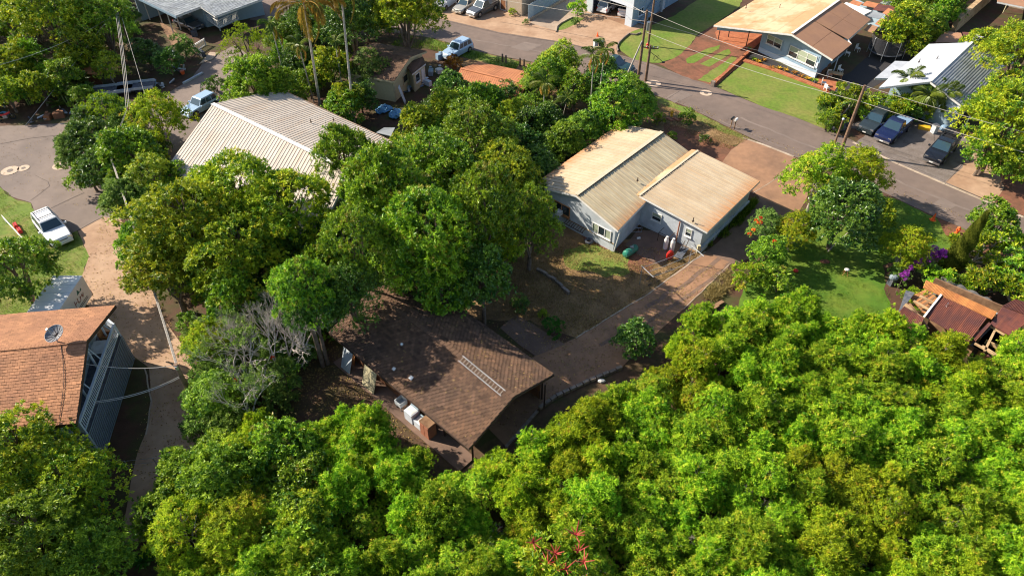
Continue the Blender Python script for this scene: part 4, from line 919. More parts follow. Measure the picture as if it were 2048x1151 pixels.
# ================= 4. big white ribbed roof
t = thing('white_roof_house', 'large house with white ribbed metal roof between the grove and the palms', 'house', px(560, 280))
R0, R1 = px(425, 208, 4.6), px(700, 342, 4.6); B0 = px(333, 335, 3.1); B1 = B0+(R1-R0); B1.z = 3.1; A1 = px(787, 283, 3.2); A0 = px(560, 177, 3.2)
ribbed(t, A0, A1, R0, R1, 17, 3, M['roof_white'], rh=.035, rw=.09); ribbed(t, B0, B1, R0, R1, 17, 3, M['roof_white'], rh=.035, rw=.09)
ridgecap(t, R0, R1, M['white_paint'], .42, n=8, lift=.09)
for a, b in ((A0, A1), (B0, B1), (B0, R0), (A0, R0), (A1, R1), (B1, R1)): fascia(t, a, b, M['white_paint'], .18)
W5 = gable_walls(t, R0, R1, A0, A1, B0, B1, .5, .5, .5, M['house_cream'])
for u, v in ((525, 272), (622, 241), (667, 237)): vent(t, px(u, v+3, 4.0), .3)
# ================= 5. slate roofed house, top left
t = thing('slate_house', 'pale blue house with grey shingle roof and carport at the top left', 'house', px(420, 50))
E0, E1 = px(352, 32, 3.0), px(402, 14, 3.0)
a0, a1, b1_, b0_ = px(352, 32, 3.0), px(403, 13, 3.0), px(403, -60, 4.6), px(290, -10, 4.4)
def slate(e0, e1, r0, r1, rows, tabs, seed):
    deck(t, e0, e1, r0, r1, M['shingle_slate']); shingles(t, e0, e1, r0, r1, rows, tabs, M['shingle_slate'], seed, gap=.03, th=.012)
slate(px(352, 32, 3.0), px(403, 13, 3.0), px(262, -12, 3.9), px(330, -40, 3.9), 20, 10, 5)
slate(px(430, 33, 2.9), px(525, -2, 2.9), px(401, 13, 3.3), px(480, -22, 3.3), 12, 16, 6)
slate(px(403, 12, 3.05), px(500, -28, 3.05), px(330, -40, 3.9), px(420, -70, 3.9), 18, 16, 7)
mb = MB(); mb.bar(px(352, 32, 3.0)+Vector((0, -.05, -.05)), px(262, -12, 3.9)+Vector((0, -.05, -.05)), .08, .3); mb.build('fascia', M['house_blue'], t)
fascia(t, px(352, 32, 3.0), px(403, 13, 3.0), M['white_paint'], .2); fascia(t, px(430, 33, 2.9), px(525, -2, 2.9), M['white_paint'], .2); fascia(t, px(401, 13, 3.2), px(430, 33, 2.9), M['white_paint'], .18)
for (u, v), (u2, v2) in (((312, 12), (325, 47)), ((334, 28), (347, 66)), ((354, 33), (362, 60)), ((291, 10), (300, 40)), ((470, 20), (474, 40)), ((436, 36), (441, 62)), ((488, 12), (493, 32))):
    q = px(u2, v2); post(t, (q.x, q.y), 2.9, M['white_paint'], .11)
def vwall(root, p1, p2, h, m, z0=0, name='wall'):
    a, b = px(*p1) if len(p1) == 2 else Vector(p1), px(*p2) if len(p2) == 2 else Vector(p2); n = Vector(((b-a).y, -(b-a).x, 0)).normalized()
    if n.y > 0: n = -n
    wallpoly(root, [a+Vector((0, 0, z0)), b+Vector((0, 0, z0)), b+Vector((0, 0, h)), a+Vector((0, 0, h))], n, m, name); return (a, b, n)
w_ = vwall(t, (365, 38), (414, 55), 2.9, M['house_slate']); w2 = vwall(t, (414, 55), (530, 30), 2.85, M['house_slate']); vwall(t, (285, 42), (352, 20), 2.8, M['house_slate'])
window(t, w_, 1.2, 2.4, 1.1, 2.1, M['white_paint'], M['glass'], 2, False)
a, b = px(414, 40, .9), px(438, 56, .9); c = px(478, 38, .9)
def lattice(a, b, h, m, nb, parent):
    mb = MB(); u = Vector((0, 0, 1)); mb.bar(a+u*h, b+u*h, .1, .08); mb.bar(a+u*.1, b+u*.1, .08, .08); r_ = mb.build('railing', m, parent)
    for k in range(nb):
        s0, s1 = (k+.1)/nb, (k+.9)/nb; up_ = (k//4) % 2; mb = MB()
        mb.bar(lerp(a, b, s0)+u*(.1 if up_ else h-.06), lerp(a, b, min(1, s1+.6/nb))+u*(h-.06 if up_ else .1), .04, .05); mb.build('baluster', m, r_)
lattice(a, b, .95, M['white_paint'], 8, t); lattice(b, c, .95, M['white_paint'], 18, t)
mb = MB(); mb.slab([px(414, 40, .9), px(438, 56, .9), px(478, 38, .9), px(455, 24, .9)], .12, .5, None, (0, 0, 1)); mb.build('porch_floor', M['house_slate'], t)
lattice(px(488, 22, .9), px(525, 8, .9), .95, M['white_paint'], 12, t)
# free standing baby gate, ramp
t = thing('white_gate', 'white picket gate section standing alone by the ramp', 'gate', px(402, 100)); railing(px(391, 104), px(412, 91), .9, M['white_paint'], 9, 'gate_frame', parent=t)
mb = MB(); mb.slab([px(318, 42, .05), px(352, 62, .05), px(366, 78, .05), px(345, 92, .05), px(330, 66, .05)], .04, .5, None, (0, 0, 1)); tag(mb.build('ramp', M['wood']), 'brown wooden ramp leading to the carport of the slate roofed house', 'ramp')

# ================= 6. small brown-roofed cream house
t = thing('cream_cottage', 'small cream cottage with brown gable roof under the dark trees', 'house', px(780, 130))
R0, R1 = px(716, 96, 3.76), px(821, 114, 3.76); A0, A1 = px(752, 86, 2.7), px(853, 102, 2.7); B0, B1 = px(682, 143, 2.7), px(788, 163, 2.7)
for (e0, e1), sd_ in (((A0, A1), 8), ((B0, B1), 9)): deck(t, e0, e1, R0, R1, M['shingle_dark']); shingles(t, e0, e1, R0, R1, 16, 22, M['shingle_brown'], sd_, gap=.03, th=.01)
for a, b in ((R1, A1), (R1, B1), (B0, B1)): fascia(t, a, b, M['house_cream'], .2)
W6 = gable_walls(t, R0, R1, A0, A1, B0, B1, .4, .5, .4, M['house_cream']); e = W6['end1']; LE = (e[1]-e[0]).length
window(t, e, LE*.30, LE*.46, 1.1, 2.0, M['house_cream'], M['glass'], 1, False)
p0_, p1_, p2_, p3_ = px(824, 148, 2.3), px(851, 127, 2.3), px(846, 113, 2.7), px(810, 128, 2.7)
deck(t, p0_, p1_, p3_, p2_, M['shingle_dark']); shingles(t, p0_, p1_, p3_, p2_, 8, 10, M['shingle_brown'], 10, gap=.03, th=.01)
fascia(t, p0_, p1_, M['white_paint'], .15)
g0, g1 = Vector((p0_.x+.1, p0_.y+.3, 0)), Vector((p1_.x-.1, p1_.y-.05, 0)); w_ = vwall(t, tuple(g0), tuple(g1), 2.15, M['house_cream']); window(t, w_, .3, 1.2, .9, 1.9, M['white_paint'], M['glass'], 1, False); window(t, w_, 1.6, 2.3, .3, 1.9, M['white_paint'], M['white_paint'], 1, False, name='door')
g2 = Vector((p3_.x+.2, p3_.y, 0)); vwall(t, tuple(g0), tuple(g2), 2.3, M['house_cream'])
# ================= 7. orange shed
t = thing('orange_shed', 'shed with rusty orange hip roof at the edge of the street', 'shed', px(980, 155))
r0, r1 = px(921, 137, 3.1), px(1052, 168, 3.1); a0, a1 = px(957, 124, 2.6), px(1068, 146, 2.6); b0, b1 = px(900, 178, 2.3), px(1035, 214, 2.3)
ribbed(t, a0, a1, r0, r1, 8, 3, M['roof_clay'], rh=.02, rw=.05); ribbed(t, b0, b1, r0, r1, 8, 4, M['roof_clay'], rh=.02, rw=.05)
ridgecap(t, r0, r1, M['roof_clay'], .3, n=5); fascia(t, a0, r0, M['terracotta'], .12); fascia(t, b0, r0, M['terracotta'], .12)
gable_walls(t, r0, r1, a0, a1, b0, b1, .3, .3, .3, M['terracotta'])
# ================= 8. blue garage house, top
t = thing('blue_garage_house', 'two-storey pale blue house with open double garage at the top', 'house', px(1270, 30))
g0, g1 = px(1172, 20), px(1270, 54); d = (g1-g0); n = Vector((d.y, -d.x, 0)).normalized()
if n.y > 0: n = -n
bk = -n; side = px(1262, 54)-px(1262, 54); s0, s1 = px(1262, 55), px(1372, -8)
def wq(a, b, z0, z1, m, nn, name='wall'): wallpoly(t, [Vector((a.x, a.y, z0)), Vector((b.x, b.y, z0)), Vector((b.x, b.y, z1)), Vector((a.x, a.y, z1))], nn, m, name, .2)
g0, g1 = px(1172, 22), px(1262, 55); dr = (g1-g0).normalized(); Lg = (g1-g0).length
for f0, f1 in ((0, .14), (.86, 1)): wq(lerp(g0, g1, f0), lerp(g0, g1, f1), 0, 2.5, M['house_blue_pale'], n)
wq(g0, g1, 2.5, 3.0, M['white_blue'], n, 'garage_header'); wq(g0, g1, 3.003, 5.8, M['house_blue_pale'], n)
sn = Vector(((s1-s0).y, -(s1-s0).x, 0)).normalized(); sn = sn if sn.x > 0 else -sn
sA = g1+dr*.02+bk*.22; wq(sA, sA+(s1-s0).normalized()*12, 0, 5.8, M['house_blue'], sn); wq(g0-dr*.02+bk*.22, g0-dr*.02+(s1-s0).normalized()*12, 0, 5.8, M['house_blue'], -sn)
wq(g0+bk*7, g1+bk*7, 0, 2.7, M['house_grey'], n)
w_ = (sA, sA+(s1-s0), sn)
window(t, w_, 1.6, 2.9, 3.6, 4.6, M['white_paint'], M['glass'], 2, False); window(t, w_, 1.2, 2.4, 1.0, 2.0, M['white_blue'], M['glass_blue'], 2, False)
window(t, w_, 7.0, 8.0, .1, 2.1, M['white_paint'], M['white_blue'], 1, False, name='door', label='pale door on the side wall near the grass')
mb = MB(); mb.slab([g0+n*.3+Vector((0, 0, 5.9)), g1+n*.3+dr*.4+Vector((0, 0, 5.9)), g1+dr*.4+(s1-s0).normalized()*12+Vector((0, 0, 5.9)), g0+(s1-s0).normalized()*12+Vector((0, 0, 5.9))], .15, .5, None, (0, 0, 1)); mb.build('roof', M['shingle_slate'], t)
mb = MB()       # outside stair beside the garage
for k in range(12):
    q = sA+sn*.55+(s1-s0).normalized()*(1.4+.32*k); mb.box(q+Vector((0, 0, .2+.22*k)), 1.0, .3, .05, math.atan2(sn.y, sn.x))
mb.build('stair', M['house_blue'], t)
flat('garage_floor', [(g0.x, g0.y), (g1.x, g1.y), ((g1+bk*7).x, (g1+bk*7).y), ((g0+bk*7).x, (g0+bk*7).y)], .028, M['drive_red'], parent=t, kind=None, world=True)
# ================= 9. tan house with tall slatted fence
t = thing('tan_house', 'tan walled house with red-brown door at the top of the view', 'house', px(1020, 20))
q0, q1, q2 = px(990, 2), px(1000, 20), px(1044, 32)
w_ = vwall(t, (985, 14), (1044, 33), 3.2, M['house_tan']); LW = (w_[1]-w_[0]).length
window(t, w_, LW*.28, LW*.48, .05, 2.1, M['white_paint'], M['brown_wall'], 1, False, sill=False, name='door', label='dark red-brown door'); vwall(t, (1044, 33), (1075, 10), 3.2, M['house_tan'])
vwall(t, (985, 14), (1010, -8), 3.2, M['house_tan'])
up3 = Vector((0, 0, 3.25)); mb = MB(); mb.slab([px(985, 14)+up3+Vector((-.4, -.4, 0)), px(1044, 33)+up3+Vector((.3, -.4, 0)), px(1075, 10)+up3+Vector((.3, 0, 0)), px(1030, -30)+up3], .15, .5, None, (0, 0, 1)); mb.build('roof', M['roof_brown'], t)
t = thing('slat_fence', 'tall blue-grey boarded fence along the sloping driveway at the top', 'fence', px(1060, 40))
a, b = px(1056, 42), px(1135, -6)
mb = MB(); mb.bar(a+Vector((.12, -.1, .3)), b+Vector((.12, -.1, .3)), .22, .3); mb.build('footing', M['kerb'], t)
for k in range(44): c = lerp(a, b, (k+.5)/44); mb = MB(); mb.box(c, (b-a).length/44*.88, .05, 2.1, math.atan2((b-a).y, (b-a).x)); mb.build('slat', M['house_slate'], t)
# kerbs of the aprons
mb = MB()
for k, (u, v) in enumerate(((1112, 62), (1114, 52), (1122, 45), (1135, 38), (1146, 33))):
    if k: mb.bar(pv, px(u, v, .2), .12, .2)
    pv = px(u, v, .2)
tag(mb.build('low_kerb_wall', M['kerb']), 'low concrete kerb round the grass wedge between the garage driveways', 'kerb')
mb = MB(); pv = None
for u, v in ((1236, 100), (1234, 92), (1238, 84), (1247, 75), (1258, 66), (1272, 68), (1282, 64)):
    q = px(u, v, .22)
    if pv: mb.bar(pv, q, .13, .22)
    pv = q
tag(mb.build('low_wall', M['stone']), 'low dark wall curving round the lawn with the utility poles', 'wall')

# ================= 10. blue house with peach roof
t = thing('blue_house', 'blue house with peach and brown gable roof above the flower bed', 'house', px(1600, 100))
R0, R1 = px(1584, 68, 4.3), px(1678, 1, 4.3); A0 = px(1428, 50, 2.75); A1 = A0+(R1-R0); B0, B1 = px(1666, 119, 2.85), px(1704, 88, 2.85); A1.z = 2.75
plain(t, A0, A1, R0, R1, M['roof_peach'], 5, 5); 
ridge2 = lerp(R0, R1, .40); c1, c2 = px(1697, 79, 2.95), px(1742, 39, 2.95)
plain(t, B0, B1, R0, lerp(R0, R1, (B1-B0).length/(R1-R0).length), M['roof_brown'], 1, 2)
f_ = (B1-B0).length/(R1-R0).length; plain(t, c1, c2, lerp(R0, R1, f_+.002), R1, M['roof_brown'], 2, 2)
ridgecap(t, R0, R1, M['white_paint'], .3, n=6, lift=.09)
for a, b in ((A0, R0), (R0, B0), (B0, B1), (A0, A1), (c1, c2), (B1, c1)): fascia(t, a, b, M['white_paint'] if a != B0 else M['dark_trim'], .2)
n10 = Vector(((R0-R1).x, (R0-R1).y, 0)).normalized()        # towards the front
ga, gb = px(1516, 103), px(1629, 157)                        # wall foot, left and right corner
gb0 = gb
def roofz(p):    # roof underside height above p on the front end
    k = (p-Vector((R0.x, R0.y, 0))).dot((Vector((B0.x, B0.y, 0))-Vector((R0.x, R0.y, 0))).normalized()); LB = (Vector((B0.x, B0.y, 0))-Vector((R0.x, R0.y, 0))).length; LA = (Vector((A0.x, A0.y, 0))-Vector((R0.x, R0.y, 0))).length
    return (4.3-(4.3-2.85)*k/LB if k > 0 else 4.3+(4.3-2.75)*k/LA)-.16
ap = ga+(gb-ga)*max(0, min(1, (Vector((R0.x, R0.y, 0))-ga).dot((gb-ga).normalized())/(gb-ga).length))
wn = Vector(((gb-ga).y, -(gb-ga).x, 0)).normalized(); wn = wn if wn.y < 0 else -wn
V = lambda p, z: Vector((p.x, p.y, z))
wallpoly(t, [V(ga, .62), V(gb, .62), V(gb, roofz(gb)), V(ap, roofz(ap)), V(ga, roofz(ga))], wn, M['house_blue'])
wallpoly(t, [V(ga+wn*.02, 0), V(gb+wn*.02, 0), V(gb+wn*.02, .615), V(ga+wn*.02, .615)], wn, M['house_blue_pale'], 'plinth')
al = px(1440, 55); hl = V(A0, 0)+(V(R0, 0)-V(A0, 0)).normalized()*.5; 
wallpoly(t, [V(hl, roofz(hl)-.45), V(ga-(gb-ga).normalized()*.01, 2.2), V(ga-(gb-ga).normalized()*.01, roofz(ga)), V(hl, roofz(hl))], wn, M['house_blue'], 'gable_board')
bkv = (V(R1, 0)-V(R0, 0)).normalized()
wallpoly(t, [V(gb+bkv*.125, 0), V(gb+bkv*9, 0), V(gb+bkv*9, 2.6), V(gb+bkv*.125, 2.6)], Vector((-wn.y, wn.x, 0)), M['house_blue']); wallpoly(t, [V(ga+bkv*.125, 0), V(ga+bkv*9, 0), V(ga+bkv*9, 2.6), V(ga+bkv*.125, 2.6)], Vector((wn.y, -wn.x, 0)), M['brown_wall'])
WL = (ga, gb, wn); LW = (gb-ga).length
fr = M['white_paint']
window(t, WL, LW*.10, LW*.36, 1.45, 2.55, fr, M['glass'], 2, True); window(t, WL, LW*.50, LW*.95, 1.15, 2.45, fr, [M['glass'], M['curtain'], M['glass']], 3, True)
for x0, x1, z0, z1 in ((LW*.09, LW*.37, 1.33, 2.67), (LW*.485, LW*.965, 1.02, 2.57)):     # dark surrounds
    for aa, bb, c_, d_ in ((x0-.07, x0, z0, z1), (x1, x1+.07, z0, z1), (x0, x1, z1-.06, z1)):
        q = lambda x, z, o_: ga+(gb-ga).normalized()*x+Vector((0, 0, z))+wn*o_; mb = MB(); mb.hexa([q(aa, c_, .004), q(bb, c_, .004), q(bb, c_, .05), q(aa, c_, .05)], [q(aa, d_, .004), q(bb, d_, .004), q(bb, d_, .05), q(aa, d_, .05)]); mb.build('window_trim', M['house_slate'], t)
mb = MB(); mb.bar(V(ga+wn*.03, 1.34), V(lerp(ga, gb, .475)+wn*.03, 1.34), .04, .08); mb.build('belt_board', M['house_slate'], t)
mb = MB(); mb.box(V(gb, 1.3)+wn*.1-(gb-ga).normalized()*.15, .25, .12, .6, math.atan2((gb-ga).y, (gb-ga).x)); mb.build('meter_box', M['white_blue'], t)
for u, v in ((1436, 79), (1492, 103), (1614, 172)): pass
for q, zt in ((px(1436, 80), 2.7), (px(1490, 101), 2.7), (V(A0, 0)+bkv*4+(V(R0, 0)-V(A0, 0)).normalized()*.4, 2.7)): post(t, (q.x, q.y), zt, M['dark_trim'], .09)
q = px(1666, 146); post(t, (q.x, q.y), 2.75, M['white_blue'], .09)
for u, v in ((1492, 13), (1559, 13), (1574, 37)): vent(t, px(u, v+3, 3.4), .45)
flat('carport_floor', [(1436, 82), (1498, 106), (1525, 80), (1560, 40), (1480, 20), (1430, 65)], .035, M['brick_red'], kind=None, parent=t)
# patchwork roofs behind
t = thing('patched_lean_to', 'low patchwork roof of rust and grey sheets behind the blue house', 'shed', px(1740, 20))
for u0, v0, u1, v1, m in ((1695, 0, 1722, 12, 'roof_clay'), (1722, 2, 1756, 14, 'roof_clay'), (1745, 8, 1795, 24, 'roof_rust'), (1733, 22, 1765, 36, 'shingle_slate'), (1765, 16, 1785, 30, 'roof_clay'), (1750, 36, 1775, 52, 'roof_clay'), (1728, 48, 1752, 64, 'roof_brown'), (1790, 0, 1810, 8, 'roof_rust'), (1760, 0, 1788, 10, 'shingle_slate')):
    z = 2.3+(u0 % 7)*.03; mb = MB(); mb.slab([px(u0, v1-4, z), px(u1-6, v1+2, z), px(u1+4, v0+6, z+.1), px(u0+12, v0, z+.1)], .04, .5, None, (0, 0, 1)); mb.build('roof_sheet', M[m], t)
ribbed(t, px(1728, 30, 2.6), px(1744, 22, 2.6), px(1688, 8, 2.8), px(1692, 5, 2.8), 3, 3, M['white_paint'], rh=.04, rw=.08)
vwall(t, (1700, 30), (1760, 62), 2.2, M['house_slate'])
# ================= 11. grey roofed house right
t = thing('pale_roof_house', 'house with smooth pale grey roof and ribbed metal roof beside the parked pickups', 'house', px(1880, 150))
R0, R1 = px(1861, 163, 4.25), px(1944, 85, 4.25); B0, B1 = px(1929, 215, 2.85), px(2013, 128, 2.85)
ribbed(t, R0, B0, R1, B1, 8, 2, M['roof_corr'], rh=.09, rw=.16)
def pr(u, v, z): return px(u, v, z)
def rp2(pts, m, name='roof_sheet'):
    mb = MB(); q = [px(*p) for p in pts]
    if (q[1]-q[0]).cross(q[2]-q[0]).z < 0: q = q[::-1]
    mb.slab(q, .1, .5, None, (0, 0, 1)); return mb.build(name, m, t)
rp2([(1858, 88, 3.1), (1820, 122, 3.1), (1890, 136, 4.25), (1944, 85, 4.25)], M['roof_grey']); rp2([(1822, 120, 3.1), (1778, 156, 3.1), (1758, 175, 3.1), (1861, 163, 4.25), (1892, 134, 4.25)][0:5], M['roof_grey'])
rp2([(1790, 122, 2.9), (1750, 156, 2.9), (1778, 157, 2.92), (1820, 123, 2.92)], M['roof_grey']); 
for a, b in ((px(1758, 175, 3.1), px(1861, 163, 4.25)), (px(1750, 156, 2.9), px(1778, 157, 2.9)), (B0, R0), (B0, B1)): fascia(t, a, b, M['white_paint'], .18)
ridgecap(t, R0, R1, M['white_paint'], .25, n=5, lift=.1)
rp2([(1944, 85, 4.2), (1975, 72, 4.0), (1952, 68, 3.6), (1928, 84, 3.7)], M['roof_grey']); rp2([(1962, 70, 3.4), (1946, 84, 4.1), (1975, 104, 3.4), (1990, 92, 3.0)], M['grey_tarp'], 'tarp'); rp2([(1988, 95, 3.0), (1978, 106, 3.2), (2025, 128, 2.5), (2038, 108, 2.4)], M['roof_grey'], 'side_roof')
gable_walls(t, R0, R1, px(1780, 160, 3.0), px(1860, 92, 3.0), B0, B1, .4, .3, .5, M['house_slate'])
ribbed(t, px(1914, 226, 2.3), px(1858, 190, 2.3), px(1927, 214, 2.7), px(1866, 178, 2.7), 4, 3, M['house_blue_pale'], name='awning_panel', rh=.04, rw=.08)
for u, v in ((1874, 114), (1838, 120)): vent(t, px(u, v+4, 3.75), .35)
for u, v in ((1900, 250), (1925, 262)): q = px(u, v); post(t, (q.x, q.y), 2.3, M['white_blue'], .09)
# tan fence and house corner at the top right
mb = MB(); a, b = px(1903, 66), px(1985, -6); mb.bar(a+Vector((0, 0, 1.9)), b+Vector((0, 0, 1.9)), .6, 1.9); tag(mb.build('tan_wall', M['wood_pale']), 'long tan wall running up to the top edge at right', 'wall')
t = thing('corner_house', 'brown roof corner with white gutter in the top right corner', 'house', px(2040, 0)); mb = MB(); mb.slab([px(1995, 3, 2.8), px(2120, 28, 2.8), px(2120, -60, 3.6), px(1995, -60, 3.6)], .12, .5, None, (0, 0, 1)); mb.build('roof', M['roof_brown'], t)
fascia(t, px(1995, 3, 2.8), px(2120, 28, 2.8), M['white_paint'], .2); vwall(t, (2010, 12), (2120, 36), 2.6, M['house_tan']); q = px(2006, 26); post(t, (q.x, q.y), 2.7, M['house_cream'], .1)
t = thing('brown_shed', 'brown sheet roof shed between the tan wall and the pale grey roof', 'shed', px(1900, 80))
for pts, m in (([(1888, 62, 2), (1870, 85, 2), (1930, 84, 2.2), (1922, 66, 2.2)], 'roof_brown'), ([(1925, 64, 2), (1960, 66, 2), (1966, 84, 2), (1930, 84, 2)], 'roof_rust'), ([(1862, 72, 1.7), (1886, 60, 1.9), (1868, 88, 1.7), (1852, 88, 1.6)], 'roof_rust')):
    mb = MB(); mb.slab([px(*p) for p in pts], .05, .5, None, (0, 0, 1)); mb.build('roof_sheet', M[m], t)
# ================= 12. rusty shack
t = thing('rusty_shack', 'rusty corrugated shack with open roof holes above the thicket at right', 'shack', px(1900, 630))
def quad(e0, e1, r1, r0, npan, ribs, m, z=(2.3, 2.3, 2.7, 2.7)): ribbed(t, px(*e0, z[0]), px(*e1, z[1]), px(*r0, z[3]), px(*r1, z[2]), npan, ribs, M[m], rh=.035, rw=.09)
quad((1846, 575), (1984, 638), (1994, 624), (1852, 560), 7, 8, 'roof_rust_orange', (2.62, 2.62, 2.55, 2.55))
quad((1848, 632), (1938, 684), (1974, 636), (1883, 588), 6, 5, 'roof_rust', (2.1, 2.1, 2.62, 2.62))
quad((1782, 640), (1836, 668), (1848, 636), (1808, 612), 4, 4, 'roof_rust', (2.0, 2.0, 2.2, 2.2))
quad((1942, 674), (1952, 682), (1982, 648), (1978, 644), 1, 4, 'roof_rust', (2.1, 2.1, 2.4, 2.4))
quad((1980, 648), (2020, 672), (2064, 636), (2004, 614), 4, 6, 'roof_rust', (2.3, 2.2, 2.5, 2.6))
quad((2004, 612), (2070, 636), (2110, 620), (2030, 598), 4, 5, 'roof_rust', (2.6, 2.6, 2.3, 2.3))
quad((1972, 712), (2008, 730), (2016, 720), (1982, 702), 3, 4, 'roof_rust', (1.6, 1.6, 1.8, 1.8))
mb = MB(); mb.slab([px(1848, 632, 2.2), px(1882, 588, 2.65), px(1884, 589, 2.72), px(1850, 634, 2.27)], .02); mb.build('ridge_cap', M['white_paint'], t)
mb = MB(); mb.bar(px(1848, 633, 2.24), px(1883, 588, 2.74), .14, .04); mb.build('flashing', M['white_paint'], t)
for a, b in (((1808, 610), (1848, 636)), ((1978, 648), (2010, 668)), ((1950, 685), (1990, 708)), ((1828, 600), (1866, 622)), ((1840, 590), (1872, 606)), ((1965, 690), (2000, 712)), ((1812, 606), (1846, 640)), ((1990, 660), (1970, 700))):
    mb = MB(); mb.bar(px(*a, 2.15), px(*b, 2.15), .14, .12); mb.build('beam', M['wood_pale'], t)
for k in range(9): q0, q1 = lerp(px(1822, 596, 1.5), px(1850, 628, 1.5), k/9), lerp(px(1856, 580, 1.5), px(1880, 600, 1.5), k/9); mb = MB(); mb.bar(q0, q1, .3, .03, up=(0, .1*(k % 3), 1)); mb.build('ceiling_board', M['wood'] if k % 2 else M['wood_orange'], t)
for k in range(9): q0, q1 = lerp(px(1945, 692, 1.4), px(1990, 716, 1.4), k/9), lerp(px(1985, 656, 1.4), px(2012, 680, 1.4), k/9); mb = MB(); mb.bar(q0, q1, .34, .03); mb.build('ceiling_board', M['wood'] if k % 3 else M['junk_dark'], t)
vwall(t, (1848, 660), (1938, 712), 1.9, M['wood']); vwall(t, (1800, 640), (1836, 690), 1.8, M['wood']); vwall(t, (1846, 600), (1990, 662), 2.3, M['wood']); vwall(t, (1950, 712), (2010, 740), 1.7, M['wood_pale'])
vent(t, px(1893, 612, 2.45), .3, 'chrome', .05); vent(t, px(1932, 620, 2.5), .08, 'chrome', .05)
mb = MB(); mb.slab([px(1796, 626, 1.6), px(1812, 608, 1.7), px(1830, 585, 1.8), px(1812, 580, 1.7)], .05, .5, None, (0, 0, 1)); mb.build('side_panel', M['junk_dark'], t)
mb = MB()       # sagging tarpaulin behind
r = random.Random(3); nx, ny = 14, 5
g = [[bil(px(1870, 560, 1.8), px(1990, 600, 1.8), px(1888, 550, 1.6), px(1975, 582, 1.6), i/nx, j/ny)+Vector((0, 0, .25*abs(math.sin(i*.9))-.1+r.uniform(-.05, .05))) for j in range(ny+1)] for i in range(nx+1)]
g = [[bil(px(1866, 586, 1.9), px(1966, 626, 1.9), px(1884, 552, 1.5), px(1990, 604, 1.5), i/nx, j/ny)+Vector((0, 0, .22*abs(math.sin(i*.9))*(j/ny)-.1+r.uniform(-.04, .04))) for j in range(ny+1)] for i in range(nx+1)]
for i in range(nx):
    for j in range(ny): q = [g[i][j], g[i+1][j], g[i+1][j+1], g[i][j+1]]; mb.face(q); mb.face([p-Vector((0, 0, .01)) for p in q[::-1]])
tag(mb.weld('tarpaulin', M['grey_tarp']), 'sagging grey tarpaulin behind the rusty shack', 'tarp')
mb = MB(); mb.slab([px(1970, 616, 1.6), px(1996, 628, 1.6), px(1998, 612, 1.5), px(1980, 604, 1.5)], .03, .5, None, (0, 0, 1)); tag(mb.build('roof_sheet', M['white_blue']), 'pale blue sheet at the right end of the grey tarpaulin', 'sheet')
# small grey roof near the grove and a bit of brick roof seen through it
mb = MB(); mb.slab([px(752, 265, 1.9), px(782, 272, 1.9), px(790, 255, 2.1), px(768, 255, 2.1)], .06, .5, None, (0, 0, 1)); tag(mb.build('lean_to_roof', M['shingle_slate']), 'small grey sheet roof behind the end of the white ribbed roof', 'shed roof')
